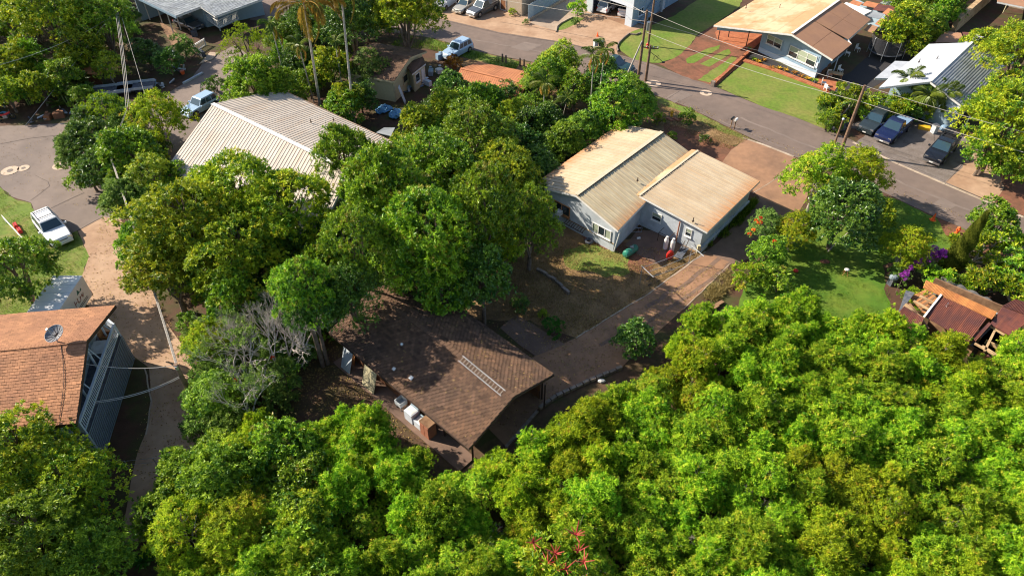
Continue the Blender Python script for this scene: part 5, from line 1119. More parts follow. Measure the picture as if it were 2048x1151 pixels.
# ------------------------------------------------------------------ vehicles
def paint(name, col, metal=.2, rough=.35): return mat(name, col, rough, metal=metal, var=.04, scale=1.5, coat=.4)
PT = dict(white=paint('paint_white', (.74, .74, .74), 0), silver=paint('paint_silver', (.46, .43, .36), .4), grey=paint('paint_grey', (.13, .14, .15), .5), black=paint('paint_black', (.012, .014, .02), .2, .22),
          navy=paint('paint_navy', (.012, .02, .075), .3, .25), teal=paint('paint_teal', (.02, .06, .065), .3), charcoal=paint('paint_charcoal', (.04, .055, .06), .4, .3), bluew=paint('paint_blue_white', (.35, .48, .62), .2), red=paint('paint_red', (.6, .03, .02), .1), rust=paint('paint_rust', (.5, .2, .1), 0, .7))
def car(label, cat, front, rear, z0, col, kind='suv', L=4.6, Wd=1.82, Hh=1.65, rack=False, roofcol=None, canopy=None, tonneau=None, rackm='black'):
    """front and rear: pixels on the ground under the bumpers (direction); rebuilt about their middle"""
    f, b = px(*front), px(*rear); c = (f+b)/2; ang = math.atan2((f-b).y, (f-b).x)
    t = thing({'suv': 'parked_suv', 'pickup': 'parked_pickup', 'sedan': 'parked_car', 'van': 'parked_van'}[kind], label, cat, (c.x, c.y, .02+z0), ang)
    O = Vector((c.x, c.y, .02+z0)); P_c = PT[col]; h = L/2; wy = Wd/2
    belt = Hh*.58 if kind != 'van' else Hh*.55; hood = belt*.96
    V = lambda x, y, z: O+Vector((x, y, z))
    # lower body: stations along x, section with rounded shoulders
    st = [(-h, .55, hood*.80, .82), (-h+.10, .34, hood*.93, .93), (-h+.5, .28, belt, .985), (-.5, .26, belt, 1.0), (h*.38, .26, belt*.995, 1.0), (h-.75, .28, hood*.97, .985), (h-.22, .30, hood*.86, .93), (h, .42, hood*.62, .80)]
    if kind == 'van': st[5:] = [(h-.75, .28, hood*.92, .985), (h-.22, .30, hood*.80, .94), (h, .42, hood*.6, .84)]
    mb = MB(); rings = []
    for x, zl, zt, k in st:
        y = wy*k; rings.append([V(x, -y*.96, zl), V(x, -y, zl+(zt-zl)*.45), V(x, -y*.985, zt-.10), V(x, -y*.90, zt), V(x, 0, zt+.02), V(x, y*.90, zt), V(x, y*.985, zt-.10), V(x, y, zl+(zt-zl)*.45), V(x, y*.96, zl)])
    for i in range(len(rings)-1):
        for k in range(9): j = (k+1) % 9; mb.face((rings[i][k], rings[i+1][k], rings[i+1][j], rings[i][j]))
    mb.face(rings[0]); mb.face(rings[-1][::-1]); mb.weld('body', P_c, t, smooth=False)
    # cabin
    cb = {'suv': (-h+.12, h*.30, -h+.42, h*.08), 'sedan': (-h*.72, h*.36, -h*.42, h*.10), 'pickup': (-h*.22, h*.42, -h*.14, h*.16), 'van': (-h+.06, h*.70, -h+.12, h*.42)}[kind]
    y0, y1 = wy*.90, wy*.74 if kind != 'van' else wy*.82
    bot = [V(cb[0], -y0, belt-.02), V(cb[1], -y0, belt-.02), V(cb[1], y0, belt-.02), V(cb[0], y0, belt-.02)]; top = [V(cb[2], -y1, Hh-.05), V(cb[3], -y1, Hh-.05), V(cb[3], y1, Hh-.05), V(cb[2], y1, Hh-.05)]
    mb = MB(); mb.hexa(bot, top); cen = V((cb[2]+cb[3])/2, 0, Hh); mb.hexa(top, [cen+(p-cen)*.9+Vector((0, 0, .045)) for p in top]); mb.build('cabin', PT[roofcol] if roofcol else P_c, t)
    def pane(q, name, inset=(.06, .94, .12, .90)):
        a, b_, c_, d = q; n = (b_-a).cross(d-a).normalized(); cc = (a+c_)/2
        if n.dot(cc-V(0, 0, Hh*.7)) < 0: n = -n
        def pt(s, u): return lerp(lerp(a, b_, s), lerp(d, c_, s), u)+n*.012
        s0, s1, u0, u1 = inset; qq = [pt(s0, u0), pt(s1, u0), pt(s1, u1), pt(s0, u1)]
        if (qq[1]-qq[0]).cross(qq[3]-qq[0]).dot(n) < 0: qq = qq[::-1]
        mb = MB(); mb.slab(qq, .008, .5, None, n); return mb.build(name, M['glass_blue'], t)
    pane((bot[1], bot[2], top[2], top[1]), 'windscreen', (.05, .95, .06, .94)); pane((bot[3], bot[0], top[0], top[3]), 'rear_window')
    nw = 3 if kind == 'suv' else 2
    if kind == 'van': nw = 1
    for s, q in ((0, (bot[0], bot[1], top[1], top[0])), (1, (bot[2], bot[3], top[3], top[2]))):
        for k in range(nw):
            if kind == 'van': iv = (.70, .93, .2, .86) if s == 0 else (.07, .30, .2, .86)
            else: iv = (.05+.9*k/nw+.02, .05+.9*(k+1)/nw-.02, .14, .88)
            pane(q, 'side_window', iv)
    # wheels
    for x in (h*.62, -h*.60):
        for s in (-1, 1):
            r_ = .34 if kind in ('suv', 'van') else .38 if kind == 'pickup' else .31; cw = V(x, s*(wy-.09), r_)
            mb = MB(); mb.wheel(cw, (0, 1, 0), r_, .24); w_ = mb.build('wheel', M['rubber'], t); mb = MB(); mb.wheel(cw+Vector((0, s*.115, 0)), (0, 1, 0), r_*.6, .03, 10); mb.build('rim', M['chrome'], w_)
            mb = MB()      # wheel arch
            for k in range(7):
                a0, a1 = math.pi*k/7, math.pi*(k+1)/7; R1_, R2_ = r_*1.04, r_*1.2; yy = s*(wy+.004)
                q = [V(x+R1_*math.cos(a0), yy, r_+R1_*math.sin(a0)), V(x+R2_*math.cos(a0), yy, r_+R2_*math.sin(a0)), V(x+R2_*math.cos(a1), yy, r_+R2_*math.sin(a1)), V(x+R1_*math.cos(a1), yy, r_+R1_*math.sin(a1))]
                mb.slab(q if s < 0 else q[::-1], .03, .5, None, (0, s, 0))
            mb.build('wheel_arch', M['black'], t)
    for s in (-1, 1):
        mb = MB(); mb.box(V(h-.20, s*wy*.66, hood*.66), .24, .36, .15, top=.8); mb.build('headlight', M['chrome'], t)
        mb = MB(); mb.box(V(-h+.06, s*wy*.78, hood*.62), .10, .18, .24); mb.build('tail_light', PT['red'], t)
        mb = MB(); mb.box(V(cb[1]-.15, s*(wy+.10), belt-.02), .14, .2, .15); mb.build('mirror', P_c, t)
    mb = MB(); mb.box(V(h-.09, 0, hood*.42), .16, wy*.95, .26); mb.build('grille', M['black'], t)
    mb = MB(); mb.box(V(h-.02, 0, .26), .16, wy*1.72, .2, top=.96); mb.build('front_bumper', P_c if kind != 'pickup' else M['chrome'], t)
    mb = MB(); mb.box(V(-h+.02, 0, .28), .16, wy*1.72, .2, top=.96); mb.build('rear_bumper', P_c, t)
    mb = MB(); mb.box(V(h+.065, 0, .30), .02, .34, .11); mb.build('number_plate', M['white_paint'], t)
    if kind == 'pickup':     # load bed: sunken floor with side walls
        x0, x1 = -h+.10, cb[0]-.06; zt = belt+.03
        mb = MB(); mb.box(V((x0+x1)/2, 0, belt+.005), x1-x0-.14, wy*1.58, .02); mb.build('bed_floor', M[tonneau] if tonneau else M['black'], t)
        mb = MB()
        for s in (-1, 1): mb.box(V((x0+x1)/2, s*wy*.87, belt-.05), x1-x0, .09, .22)
        mb.box(V(x0, 0, belt-.05), .09, wy*1.65, .22); mb.build('bed_wall', P_c, t)
    if rack:
        mb = MB()
        if kind == 'pickup':
            x0, x1 = -h+.15, cb[0]-.1
            for x in (x0, x1):
                for s in (-1, 1): mb.path([V(x, s*wy*.86, belt), V(x, s*wy*.84, Hh+.02)], .03, 5)
                mb.path([V(x, -wy*.84, Hh+.02), V(x, wy*.84, Hh+.02)], .03, 5)
            for s in (-1, 1): mb.path([V(x0, s*wy*.84, Hh+.02), V(x1, s*wy*.84, Hh+.02)], .03, 5)
            for k in range(1, 5): mb.path([V(x0+(x1-x0)*k/5, -wy*.84, Hh+.02), V(x0+(x1-x0)*k/5, wy*.84, Hh+.02)], .02, 5)
        else:
            for s in (-1, 1): mb.path([V(cb[2]+.15, s*y1*.86, Hh+.05), V(cb[3]-.25, s*y1*.86, Hh+.05)], .025, 5)
            for x in (cb[2]+.5, cb[3]-.55): mb.path([V(x, -y1*.9, Hh+.09), V(x, y1*.9, Hh+.09)], .03, 5)
        mb.build('roof_rack', M[rackm], t)
    return t
car('white wagon SUV with black roof rails parked on the grass by the driveway', 'SUV', (137, 499), (86, 437), 0, 'white', 'suv', 4.75, 1.88, 1.62, rack=True)
car('white utility van parked at the far street edge, leftmost of the three', 'van', (872, 25), (915, -3), 0, 'white', 'van', 5.4, 1.95, 2.0)
car('beige sedan parked between the white van and the grey pickup', 'car', (911, 31), (950, 6), 0, 'silver', 'sedan', 4.6, 1.75, 1.38)
car('dark grey pickup with silver hood parked by the yellow potted shrub', 'pickup', (931, 41), (1000, 10), 0, 'grey', 'pickup', 5.2, 1.85, 1.78)
car('white hatchback facing out of the left side of the open garage', 'car', (1232, 10), (1205, 27), 0, 'white', 'suv', 4.4, 1.8, 1.55)
car('white pickup in the right side of the open garage', 'pickup', (1270, 12), (1246, 37), 0, 'white', 'pickup', 5.0, 1.85, 1.75)
car('dark green pickup with grey hood half hidden by the slim palms', 'pickup', (1252, 146), (1200, 132), 0, 'teal', 'pickup', 5.1, 1.85, 1.6)
car('blue-white SUV parked on the weeds behind the croton bush', 'SUV', (894, 120), (935, 98), 0, 'bluew', 'suv', 4.5, 1.8, 1.6)
car('dark charcoal SUV in the shade, leftmost of the three at the pale grey house', 'SUV', (1727, 269), (1762, 238), 0, 'charcoal', 'suv', 4.6, 1.85, 1.65)
car('dark blue pickup with loaded open bed, middle of the three at the pale grey house', 'pickup', (1757, 290), (1808, 248), 0, 'navy', 'pickup', 5.3, 1.95, 1.75, tonneau='junk_blue')
car('black pickup with rear rack on the gravel parking pad', 'pickup', (1856, 333), (1900, 286), 0, 'black', 'pickup', 5.2, 1.88, 1.75, rack=True)
car('grey car under the carport of the slate roofed house', 'car', (398, 62), (360, 48), 0, 'grey', 'sedan', 4.5, 1.78, 1.4)
car('navy car beside the ridge end of the white ribbed roof', 'car', (388, 228), (418, 212), 0, 'bluew', 'suv', 4.3, 1.78, 1.5)
# box truck
c = Vector((-33.4, 35.7, 0)); a = -math.pi/2; t = thing('box_truck', 'white box truck with dark red lettering parked below the blossom tree', 'truck', (c.x, c.y, 0), a); O = Vector((c.x, c.y, 0))
V = lambda x, y, z: O+Vector((x, y, z)); LB = 5.6
mb = MB(); mb.box(V(-.6, 0, .85), LB, 2.2, 1.95); mb.build('cargo_box', PT['white'], t)
mb = MB(); mb.box(V(-.6, 0, .60), LB+.1, 1.0, .24); mb.build('chassis', M['black'], t)
mb = MB(); mb.hexa([V(2.25, -.95, .45), V(3.9, -.95, .45), V(3.9, .95, .45), V(2.25, .95, .45)], [V(2.25, -.9, 1.95), V(3.1, -.85, 1.95), V(3.1, .85, 1.95), V(2.25, .9, 1.95)]); mb.build('cab', PT['rust'], t)
mb = MB(); n = Vector((.9, 0, .5)).normalized(); q = [V(3.62, -.8, .98), V(3.62, .8, .98), V(3.16, .74, 1.84), V(3.16, -.74, 1.84)]; mb.slab([p+n*.03 for p in q], .02, .5, None, n); mb.build('windscreen', M['glass_blue'], t)
for x in (-2.1, 2.9):
    for s in (-1, 1): mb = MB(); mb.wheel(V(x, s*.92, .42), (0, 1, 0), .42, .3); w_ = mb.build('wheel', M['rubber'], t); mb = MB(); mb.wheel(V(x, s*1.07, .42), (0, 1, 0), .22, .03, 10); mb.build('rim', M['metal'], w_)
for k in range(7): mb = MB(); mb.box(V(-3.3+k*.9, 0, 2.803), .04, 2.2, .012); mb.build('roof_seam', M['white_blue'], t)
mb = MB(); ys = 1.103      # slanting dark red script along the side, green leaf above it
def stroke(x0, z0, x1, z1, w_=.07): mb.bar(V(x0, ys+.006, z0), V(x1, ys+.006, z1), w_, .006, up=(0, 1, 0))
for x in (-1.3, -1.72, -2.05, -2.38): stroke(x, 1.55, x-.06, 2.02 if x in (-1.3, -1.72) else 1.86)
for x in (-1.3, -2.05): stroke(x-.05, 1.76, x-.36, 1.80)
stroke(-1.78, 1.55, -1.98, 1.58); stroke(-2.44, 1.58, -2.62, 1.84)
mb.build('lettering', mat('dark_red_print', (.2, .03, .03), .6, var=0), t)
mb = MB(); mb.face((V(-1.95, ys+.004, 2.1), V(-2.15, ys+.004, 2.5), V(-2.35, ys+.004, 2.12))); mb.face((V(-2.3, ys+.004, 2.1), V(-2.6, ys+.004, 2.35), V(-2.62, ys+.004, 2.12))); mb.build('emblem', mat('green_print', (.02, .15, .12), .6, var=0), t)
for z in (1.12, 1.26): mb = MB(); mb.box(V(-1.9, ys+.002, z), 1.9, .004, .05); mb.build('stripe', M['dark_trim'], t)
for s in (-1, 1): mb = MB(); mb.box(V(-3.45, s*.98, .75), .12, .16, .5); mb.build('tail_light', PT['rust'], t)
# motorbike
p = px(14, 240); t = thing('motorbike', 'red motorbike parked at the far left edge of the cul-de-sac', 'motorbike', p, .35); O = Vector(p)
for x in (-.65, .65): mb = MB(); mb.path([O+Vector((x+.29*math.cos(k*.524), 0, .31+.29*math.sin(k*.524))) for k in range(13)], .055, 6); mb.build('wheel', M['rubber'], t)
mb = MB(); mb.path([O+Vector(q) for q in ((-.85, 0, .72), (-.4, 0, .68), (0, 0, .62), (.4, 0, .75), (.62, 0, .85))], [.09, .12, .13, .12, .08], 8); mb.build('fairing', M['red_paint'], t)
mb = MB(); mb.box(O+Vector((-.3, 0, .76)), .6, .2, .08); mb.build('seat', M['black'], t); mb = MB(); mb.box(O+Vector((0, 0, .25)), .4, .28, .34); mb.build('engine', M['metal'], t)
mb = MB(); mb.path([O+Vector((.5, -.34, 1.0)), O+Vector((.55, 0, .95)), O+Vector((.5, .34, 1.0))], .025, 6); mb.path([O+Vector((.55, 0, .95)), O+Vector((.66, 0, .31))], .03, 6); mb.build('handlebar', M['metal'], t)
mb = MB(); mb.ball(O+Vector((-.2, .35, .55)), .5, .3, .25, 8, 5); tag(mb.build('blue_cover', M['blue_tarp']), 'crumpled blue cover lying against the red motorbike', 'tarp')
# ------------------------------------------------------------------ poles and wires
def pole(label, base, h, r_=.15, arms=(), lean=None, m='pole', name='utility_pole', tr=False):
    p = px(*base); top = p+Vector((0, 0, h))
    if lean: top = Vector(lean)
    t = thing(name, label, 'pole', p); mb = MB(); mb.path([lerp(p-Vector((0, 0, .2)), top, k/6) for k in range(7)], [r_*(1.15-.35*k/6) for k in range(7)], 10); mb.build('shaft', M[m], t)
    for z, L_, az in arms:
        d = Vector((math.cos(az), math.sin(az), 0)); q = lerp(p, top, z/h); mb = MB(); mb.bar(q-d*L_/2+Vector((0, 0, .06)), q+d*L_/2+Vector((0, 0, .06)), .1, .12); ar = mb.build('crossarm', M[m], t)
        for s in (-.45, -.2, .2, .45): mb = MB(); mb.path([q+d*L_*s+Vector((0, 0, .06)), q+d*L_*s+Vector((0, 0, .2))], .045, 6); mb.build('insulator', M['white_blue'], ar)
    if tr: mb = MB(); q = lerp(p, top, .8); mb.path([q+Vector((.33, -.1, -.45)), q+Vector((.33, -.1, .45))], .22, 12); mb.build('transformer', M['metal'], t)
    return top
P1 = pole('wooden pole beside the concrete driveway at lower left', (398, 822), 4.8, .17)
mbx = MB(); mbx.path([P1+Vector((.05, -.12, -.35)), P1+Vector((.05, -.12, -.05))], .1, 8); tag(mbx.build('splice_case', M['metal']), 'grey splice case strapped near the top of the driveway pole', 'splice case')
P2 = pole('leaning wooden pole rising from the trees left of the white roof', (252, 380), 4.2, .14)
P0 = pole('pole hidden in the dark trees carrying the wire bundle at the top left', (273, 122), 6.6, .14)
PB = pole('pole hidden in the olive tree beside the white roof, carrying the wire bundle', (292, 305), 5.0, .13)
P3 = pole('thick bare wooden pole at the near side of the street on the right', (1680, 306), 7.3, .16)
P4 = pole('tallest pole of the group with grey transformer, beside the street', (1275, 166), 8.4, .15, tr=True)
P5 = pole('far wooden pole on the round lawn, with crossarms above the view', (1296, 92), 9.6, .13, arms=((9.2, 2.4, 2.4), (8.3, 2.0, 2.4)))
P6 = pole('short sawn-off pole with dark crossarm in front of the round lawn', (1291, 162), 4.3, .16, arms=((4.0, 1.9, 2.9),))
P7 = pole('pale metal brace pole leaning against the tallest pole', (1245, 168), 5, .1, lean=lerp(px(1275, 166), px(1275, 166)+Vector((0, 0, 8.4)), .6)+Vector((-.12, -.1, 0)), m='bark_palm', name='brace_pole')
pole('small wooden stub pole with white cap beside the street lawn', (1668, 290), 2.9, .1)
mbx = MB(); q = px(1679, 243, 2.2); mbx.ball(px(1668, 290)+Vector((0, 0, 2.95)), .14, .14, .12, 8, 5); tag(mbx.build('pole_cap', M['white_blue']), 'white cap on the small stub pole by the street', 'cap')
def wire(a, b, sag, label, r_=.016, m='wire', group=None, n=18):
    a, b = Vector(a), Vector(b); P = [a.lerp(b, i/n)-Vector((0, 0, sag*4*(i/n)*(1-i/n))) for i in range(n+1)]; mb = MB(); mb.path(P, r_, 4); return tag(mb.build('overhead_wire', M[m]), label, 'wire', group)
M['wire'] = mat('wire', (.42, .38, .33), .6, var=.1); M['wire_dark'] = mat('wire_dark', (.06, .05, .05), .6, var=.1)
wire(P4+Vector((0, 0, -.05)), P3+Vector((0, 0, -.1)), .5, 'upper pale wire from the tallest pole to the thick bare pole', .022)
wire(P4+Vector((0, 0, -2.3)), P3+Vector((0, 0, -1.6)), .45, 'lower pale wire between the tallest pole and the thick bare pole', .022)
wire(P3+Vector((0, 0, -.05)), (62, 44, 6.3), .6, 'pale wire from the thick bare pole to the right edge, upper one', .022); wire(P3+Vector((0, 0, -1.6)), (62, 41, 5.2), .5, 'pale wire from the thick bare pole to the right edge, lower one', .025)
wire(P4+Vector((0, 0, -.2)), (-28, 112, 8.6), .8, 'pale wire from the tallest pole to the top left over the parked cars', .022); wire(P4+Vector((0, 0, -1.2)), (-34, 106, 5.5), 1.0, 'thin wire crossing the far parking apron', .018)
wire(P4+Vector((0, 0, -.4)), (2, 98, 10), .6, 'pale wire rising from the tallest pole over the blue garage', .025)
wire(P4+Vector((0, 0, -1.0)), px(1600, 118, 3.0), .3, 'service wire from the tallest pole to the blue house wall', .018)
wire(P3+Vector((0, 0, -.7)), px(1800, 200, 3.0), .25, 'service wire from the thick pole towards the pale grey house', .015)
for k in range(3): wire(P0+Vector((.1*k-.1, 0, -.2*k)), PB+Vector((.12*k-.1, -.05, -.15*k)), .35, 'one of the bundled wires dropping from the top left to the leaning pole', .024, group='bundled wires above the leaning pole')
for k in range(2): wire(PB+Vector((0, 0, -.1*k)), P2+Vector((.05*k, 0, -.1*k)), .1, 'short wire from the hidden pole to the leaning pole', .022, group='short wires to the leaning pole')
for k in range(3): wire(P2+Vector((.05*k, 0, -.1*k)), P1+Vector((.05*k, 0, -.08*k)), .45, 'one of the bundled wires running down over the mango grove to the driveway pole', .024, group='bundled wires over the grove to the driveway pole')
wire(P0+Vector((.3, 0, -.5)), px(302, 232, 3.4), .3, 'single wire from the hidden pole to the trees by the white roof', .02); wire(P0+Vector((0, 0, -.2)), px(50, 252, .3), .05, 'straight guy wire running down to the cul-de-sac edge', .03)
wire(P0+Vector((-.2, 0, -.8)), px(-20, 135, 6), .6, 'wire running from the hidden pole to the left edge', .025)
wire(P1+Vector((0, 0, -.1)), px(169, 727, 5.2), .35, 'upper service wire from the driveway pole to the deck house', .028)
for k in range(2): wire(P1+Vector((.05, -.05, -1.0-.12*k)), px(190, 802+k*3, 3.6), .4, 'lower paired service wire from the driveway pole to the deck railing', .028, group='paired service wires to the deck')
# coil of cable on the stub pole
q = px(1291, 162)+Vector((0, 0, 3.6)); mb = MB()
for s in (0, .12): mb.path([q+Vector((.75+.26*math.cos(k*.4)+s, -.2, -.75+.26*math.sin(k*.4)+s)) for k in range(17)], .02, 4)
mb.path([q, q+Vector((.5, -.1, -.35)), q+Vector((1.2, -.3, -.8)), q+Vector((1.6, -.4, -1.1))], .03, 4); mb.box(q+Vector((1.65, -.42, -1.2)), .3, .15, .16); tag(mb.build('cable_coil', M['wire_dark']), 'coiled black cable hanging from the short sawn-off pole', 'cable')
# clothesline
t = thing('clothesline', 'clothesline with two metal T posts and three lines in the back yard', 'clothesline', px(1290, 560)); hp = 1.85
cA, cB = px(1279, 568), px(1377, 527); dA = Vector((.55, -.83, 0))
AX = (cB-cA).normalized(); PX = Vector((AX.y, -AX.x, 0))
for c, s_ in ((cA, 1), (cB, 1)):
    mb = MB(); mb.path([c, c+Vector((0, 0, hp))], .035, 6); mb.path([c+Vector((0, 0, hp))-PX*.1, c+Vector((0, 0, hp))+PX*1.4], .035, 6); mb.build('t_post', M['metal'], t)
for k in range(3): mb = MB(); P = [(cA.lerp(cB, i/8))+Vector((0, 0, hp-.16*(i/8)*(1-i/8)*4))+PX*(.05+.62*k) for i in range(9)]; mb.path(P, .016, 4); mb.build('line', M['white_paint'], t)
# gas cylinders and other yard things
for u, v, lab in ((1330, 497, 'white gas cylinder left of its pair by the wing of the grey house'), (1343, 501, 'white gas cylinder nearest the handrail')):
    p = px(u, v); t = thing('gas_cylinder', lab, 'gas cylinder', p); mb = MB(); mb.path([p+Vector((0, 0, z)) for z in (0, .06, .95, 1.1, 1.18)], [.17, .2, .2, .14, .06], 14); mb.build('tank', M['white_paint'], t, smooth=False)
    mb = MB(); mb.path([p+Vector((0, 0, 1.1)), p+Vector((0, 0, 1.3))], .11, 10); mb.build('valve_collar', M['white_paint'], t)
p = px(1338, 518); t = thing('red_tub', 'bright red oval plastic tub standing on edge by the clothesline', 'tub', p)
mb = MB(); mb.ball(p+Vector((0, 0, .48)), .36, .15, .48, 14, 10, rot=.35); mb.build('shell', M['red_paint'], t, smooth=True); mb = MB(); mb.path([p+Vector((.30*math.cos(k*.393)*.94, -.14+.1*math.cos(k*.393), .48+.4*math.sin(k*.393))) for k in range(17)], .03, 5); mb.build('rim', PT['red'], t)
p = px(1260, 508); t = thing('water_tank', 'green horizontal tank lying in the back yard', 'tank', p); d = Vector((.72, .69, 0)); c = p+Vector((0, 0, .36))
mb = MB(); mb.path([c+d*s for s in (-.78, -.74, -.6, .6, .74, .78)], [.08, .26, .34, .34, .26, .08], 16); mb.build('barrel', M['green_paint'], t); mb = MB(); mb.path([c+Vector((0, 0, .32)), c+Vector((0, 0, .42)), c+d*.35+Vector((0, 0, .42))], .03, 6); mb.box(c+d*.1+Vector((0, 0, .32)), .3, .2, .08); mb.build('fittings', M['metal'], t)
for s in (-.4, .4): mb = MB(); mb.box(c+d*s-Vector((0, 0, .36)), .1, .5, .1, .75); mb.build('foot', M['dark_trim'], t)
p = px(1178, 482, .12); t = thing('tyre', 'worn tyre lying flat on the ground in front of the grey house', 'tyre', p); mb = MB(); mb.path([p+Vector((.28*math.cos(k*.3927), .28*math.sin(k*.3927), 0)) for k in range(17)], .12, 8); mb.build('ring', M['junk_dark'], t)
p = px(1272, 460); t = thing('wire_cage', 'low wire cage frame between the two parts of the grey house', 'cage', p)
for z in (.02, .45): mb = MB(); [mb.path([p+Vector((x0, y0, z)), p+Vector((x1, y1, z))], .015, 4) for x0, y0, x1, y1 in ((-.45, -.3, .45, -.3), (.45, -.3, .45, .3), (.45, .3, -.45, .3), (-.45, .3, -.45, -.3))]; mb.build('hoop', M['metal'], t)
mb = MB(); [mb.path([p+Vector((x, y, 0)), p+Vector((x, y, .46))], .012, 4) for x in (-.45, -.15, .15, .45) for y in (-.3, .3)]; mb.build('bars', M['metal'], t)
p = px(1277, 478); t = thing('paint_can', 'small white can lying by the dark slab behind the grey house', 'can', p); mb = MB(); mb.path([p+Vector((-.15, 0, .1)), p+Vector((.15, .05, .1))], .1, 10); mb.build('can', M['white_paint'], t)
t = thing('handcart', 'dark metal handcart rails beside the gas cylinders', 'handcart', px(1358, 505))
for s in (0, .35): q = px(1352, 512)+Vector((s, s*.4, 0)); mb = MB(); mb.path([q, q+Vector((.5, .55, .35)), q+Vector((.75, .85, 1.0))], .03, 5); mb.build('rail', M['dark_trim'], t)
mb = MB(); mb.slab([px(1348, 512, .12), px(1362, 518, .12), px(1378, 496, .3), px(1364, 490, .3)], .04, .5, None, (0, 0, 1)); mb.build('platform', M['junk_dark'], t)
for i, (u, v) in enumerate(((1290, 560), (1300, 553), (1310, 550), (1285, 545), (1318, 560), (1330, 545), (1296, 570), (1342, 536))):
    p = px(u, v); r = random.Random(i); mb = MB(); mb.path([p+Vector((0, 0, .06)), p+Vector((r.uniform(-.5, .5), r.uniform(-.3, .3), .12)), p+Vector((r.uniform(-.8, .8), r.uniform(-.5, .5), .08))], [.05, .04, .02], 5); tag(mb.build('branch', M['bark']), 'dead branch lying on the dry grass below the clothesline', 'branch', 'dead branches below the clothesline')
# street things
def cone(u, v, lab, h=.55):
    p = px(u, v); t = thing('traffic_cone', lab, 'cone', p); mb = MB(); mb.box(p, h*.6, h*.6, .04); mb.build('base', M['orange_plastic'], t); mb = MB(); mb.path([p+Vector((0, 0, z)) for z in (.04, h*.5, h)], [h*.24, h*.14, h*.05], 10); mb.build('body', M['orange_plastic'], t)
cone(1195, 73, 'small orange cone on the far concrete apron', .6); cone(1865, 440, 'orange-red cone leaning on the lawn edge right of the trees', .75)
def hydrant(u, v, lab, m):
    p = px(u, v); t = thing('fire_hydrant', lab, 'hydrant', p); mb = MB(); mb.path([p+Vector((0, 0, z)) for z in (0, .06, .07, .5, .52, .62, .72)], [.17, .17, .12, .12, .16, .13, .03], 10); mb.build('barrel', M[m], t)
    mb = MB(); mb.path([p+Vector((-.2, 0, .42)), p+Vector((.2, 0, .42))], .06, 8); mb.path([p+Vector((0, 0, .42)), p+Vector((0, -.2, .42))], .07, 8); mb.build('outlets', M[m], t)
hydrant(1913, 466, 'orange-red hydrant at the dirt verge near the cypress', 'orange_plastic'); hydrant(1343, 232, 'yellow hydrant among stones on the verge', 'yellow_paint'); hydrant(1294, 97, 'red hydrant at the foot of the far pole', 'red_paint')
for i in range(7): p = px(1336+i*4, 238+(i % 3)*2); r = random.Random(i); mb = MB(); mb.ball(p+Vector((0, 0, .08)), .22, .16, .12, 7, 4); tag(mb.build('stone', M['terracotta']), 'reddish stone around the yellow hydrant', 'stone', 'stones around the yellow hydrant')
for u, v, m, lab in ((1461, 255, 'black', 'black mailbox on a post by the street'), (1468, 258, 'white_paint', 'white mailbox on a post right of the black one')):
    p = px(u, v); t = thing('mailbox', lab, 'mailbox', p); mb = MB(); mb.box(p, .08, .08, 1.0); mb.build('post', M['wood'], t); mb = MB(); q = [p+Vector((0, 0, 1.0))+Vector((x*math.cos(.9), x*math.sin(.9), .1)) for x in (-.27, .27)]; mb.path(q, .12, 8); mb.build('box', M[m], t)
for u, v, m, lab in ((1191, 95, 'house_grey', 'grey wheeled bin at the street, left one'), (1202, 97, 'black', 'black wheeled bin at the street, right one'), (1866, 266, 'house_grey', 'grey bin behind the black pickup')):
    p = px(u, v); t = thing('wheelie_bin', lab, 'bin', p); mb = MB(); mb.box(p+Vector((0, 0, .05)), .45, .5, .85, .3, top=1.12); mb.build('body', M[m], t); mb = MB(); mb.box(p+Vector((0, 0, .905)), .54, .6, .07, .3); mb.build('lid', M['junk_dark'], t)
    for s in (-1, 1): mb = MB(); mb.wheel(p+Vector((s*.2, .22, .1)), (1, 0, 0), .1, .05, 8); mb.build('wheel', M['rubber'], t)
p = px(1847, 258); t = thing('yellow_tote', 'yellow flat tote beside the grey bin at the pale grey house', 'tote', p); mb = MB(); mb.box(p, 1.1, .6, .28, -.35, top=1.06); mb.build('box', M['yellow_paint'], t)
mb = MB(); mb.box(p+Vector((0, 0, .283)), 1.12, .62, .04, -.35); mb.build('lid', M['yellow_paint'], t)
p = px(1885, 262); mb = MB(); mb.ball(p+Vector((0, 0, .35)), .45, .4, .35, 10, 6); t = thing('covered_grill', 'rounded silvery covered object behind the black pickup', 'grill', p); mb.build('cover', M['junk_blue'], t)
for i, (u, v, m) in enumerate(((1748, 222, 'blue_tarp'), (1756, 216, 'junk_blue'), (1742, 212, 'red_paint'), (1762, 228, 'junk_dark'), (1768, 218, 'junk_dark'))):
    p = px(u, v); mb = MB(); r = random.Random(i); mb.box(p, r.uniform(.6, 1.0), r.uniform(.4, .8), r.uniform(.4, .8), r.uniform(0, 3), top=.8); mb.ball(p+Vector((0, 0, .7)), .35, .3, .25, 8, 5); tag(mb.build('junk_bundle', M[m]), ['blue bundle behind the parked charcoal SUV', 'pale blue bundle behind the parked cars', 'red bundle behind the parked cars', 'dark bundle nearest the blue pickup bed', 'dark bundle under the plants behind the pickup'][i], 'bundle')
# ladder rack goods, tire stack etc. near small post
for i, (u, v) in enumerate(((1668, 262), (1682, 262), (1690, 252))):
    p = px(u, v); mb = MB(); mb.ball(p+Vector((0, 0, .4)), .4, .35, .4, 8, 5); tag(mb.build('dark_bag', M['junk_dark']), ['dark bag left of the small stub pole', 'dark bag right of the small stub pole', 'dark bag behind the thick pole'][i], 'bag')
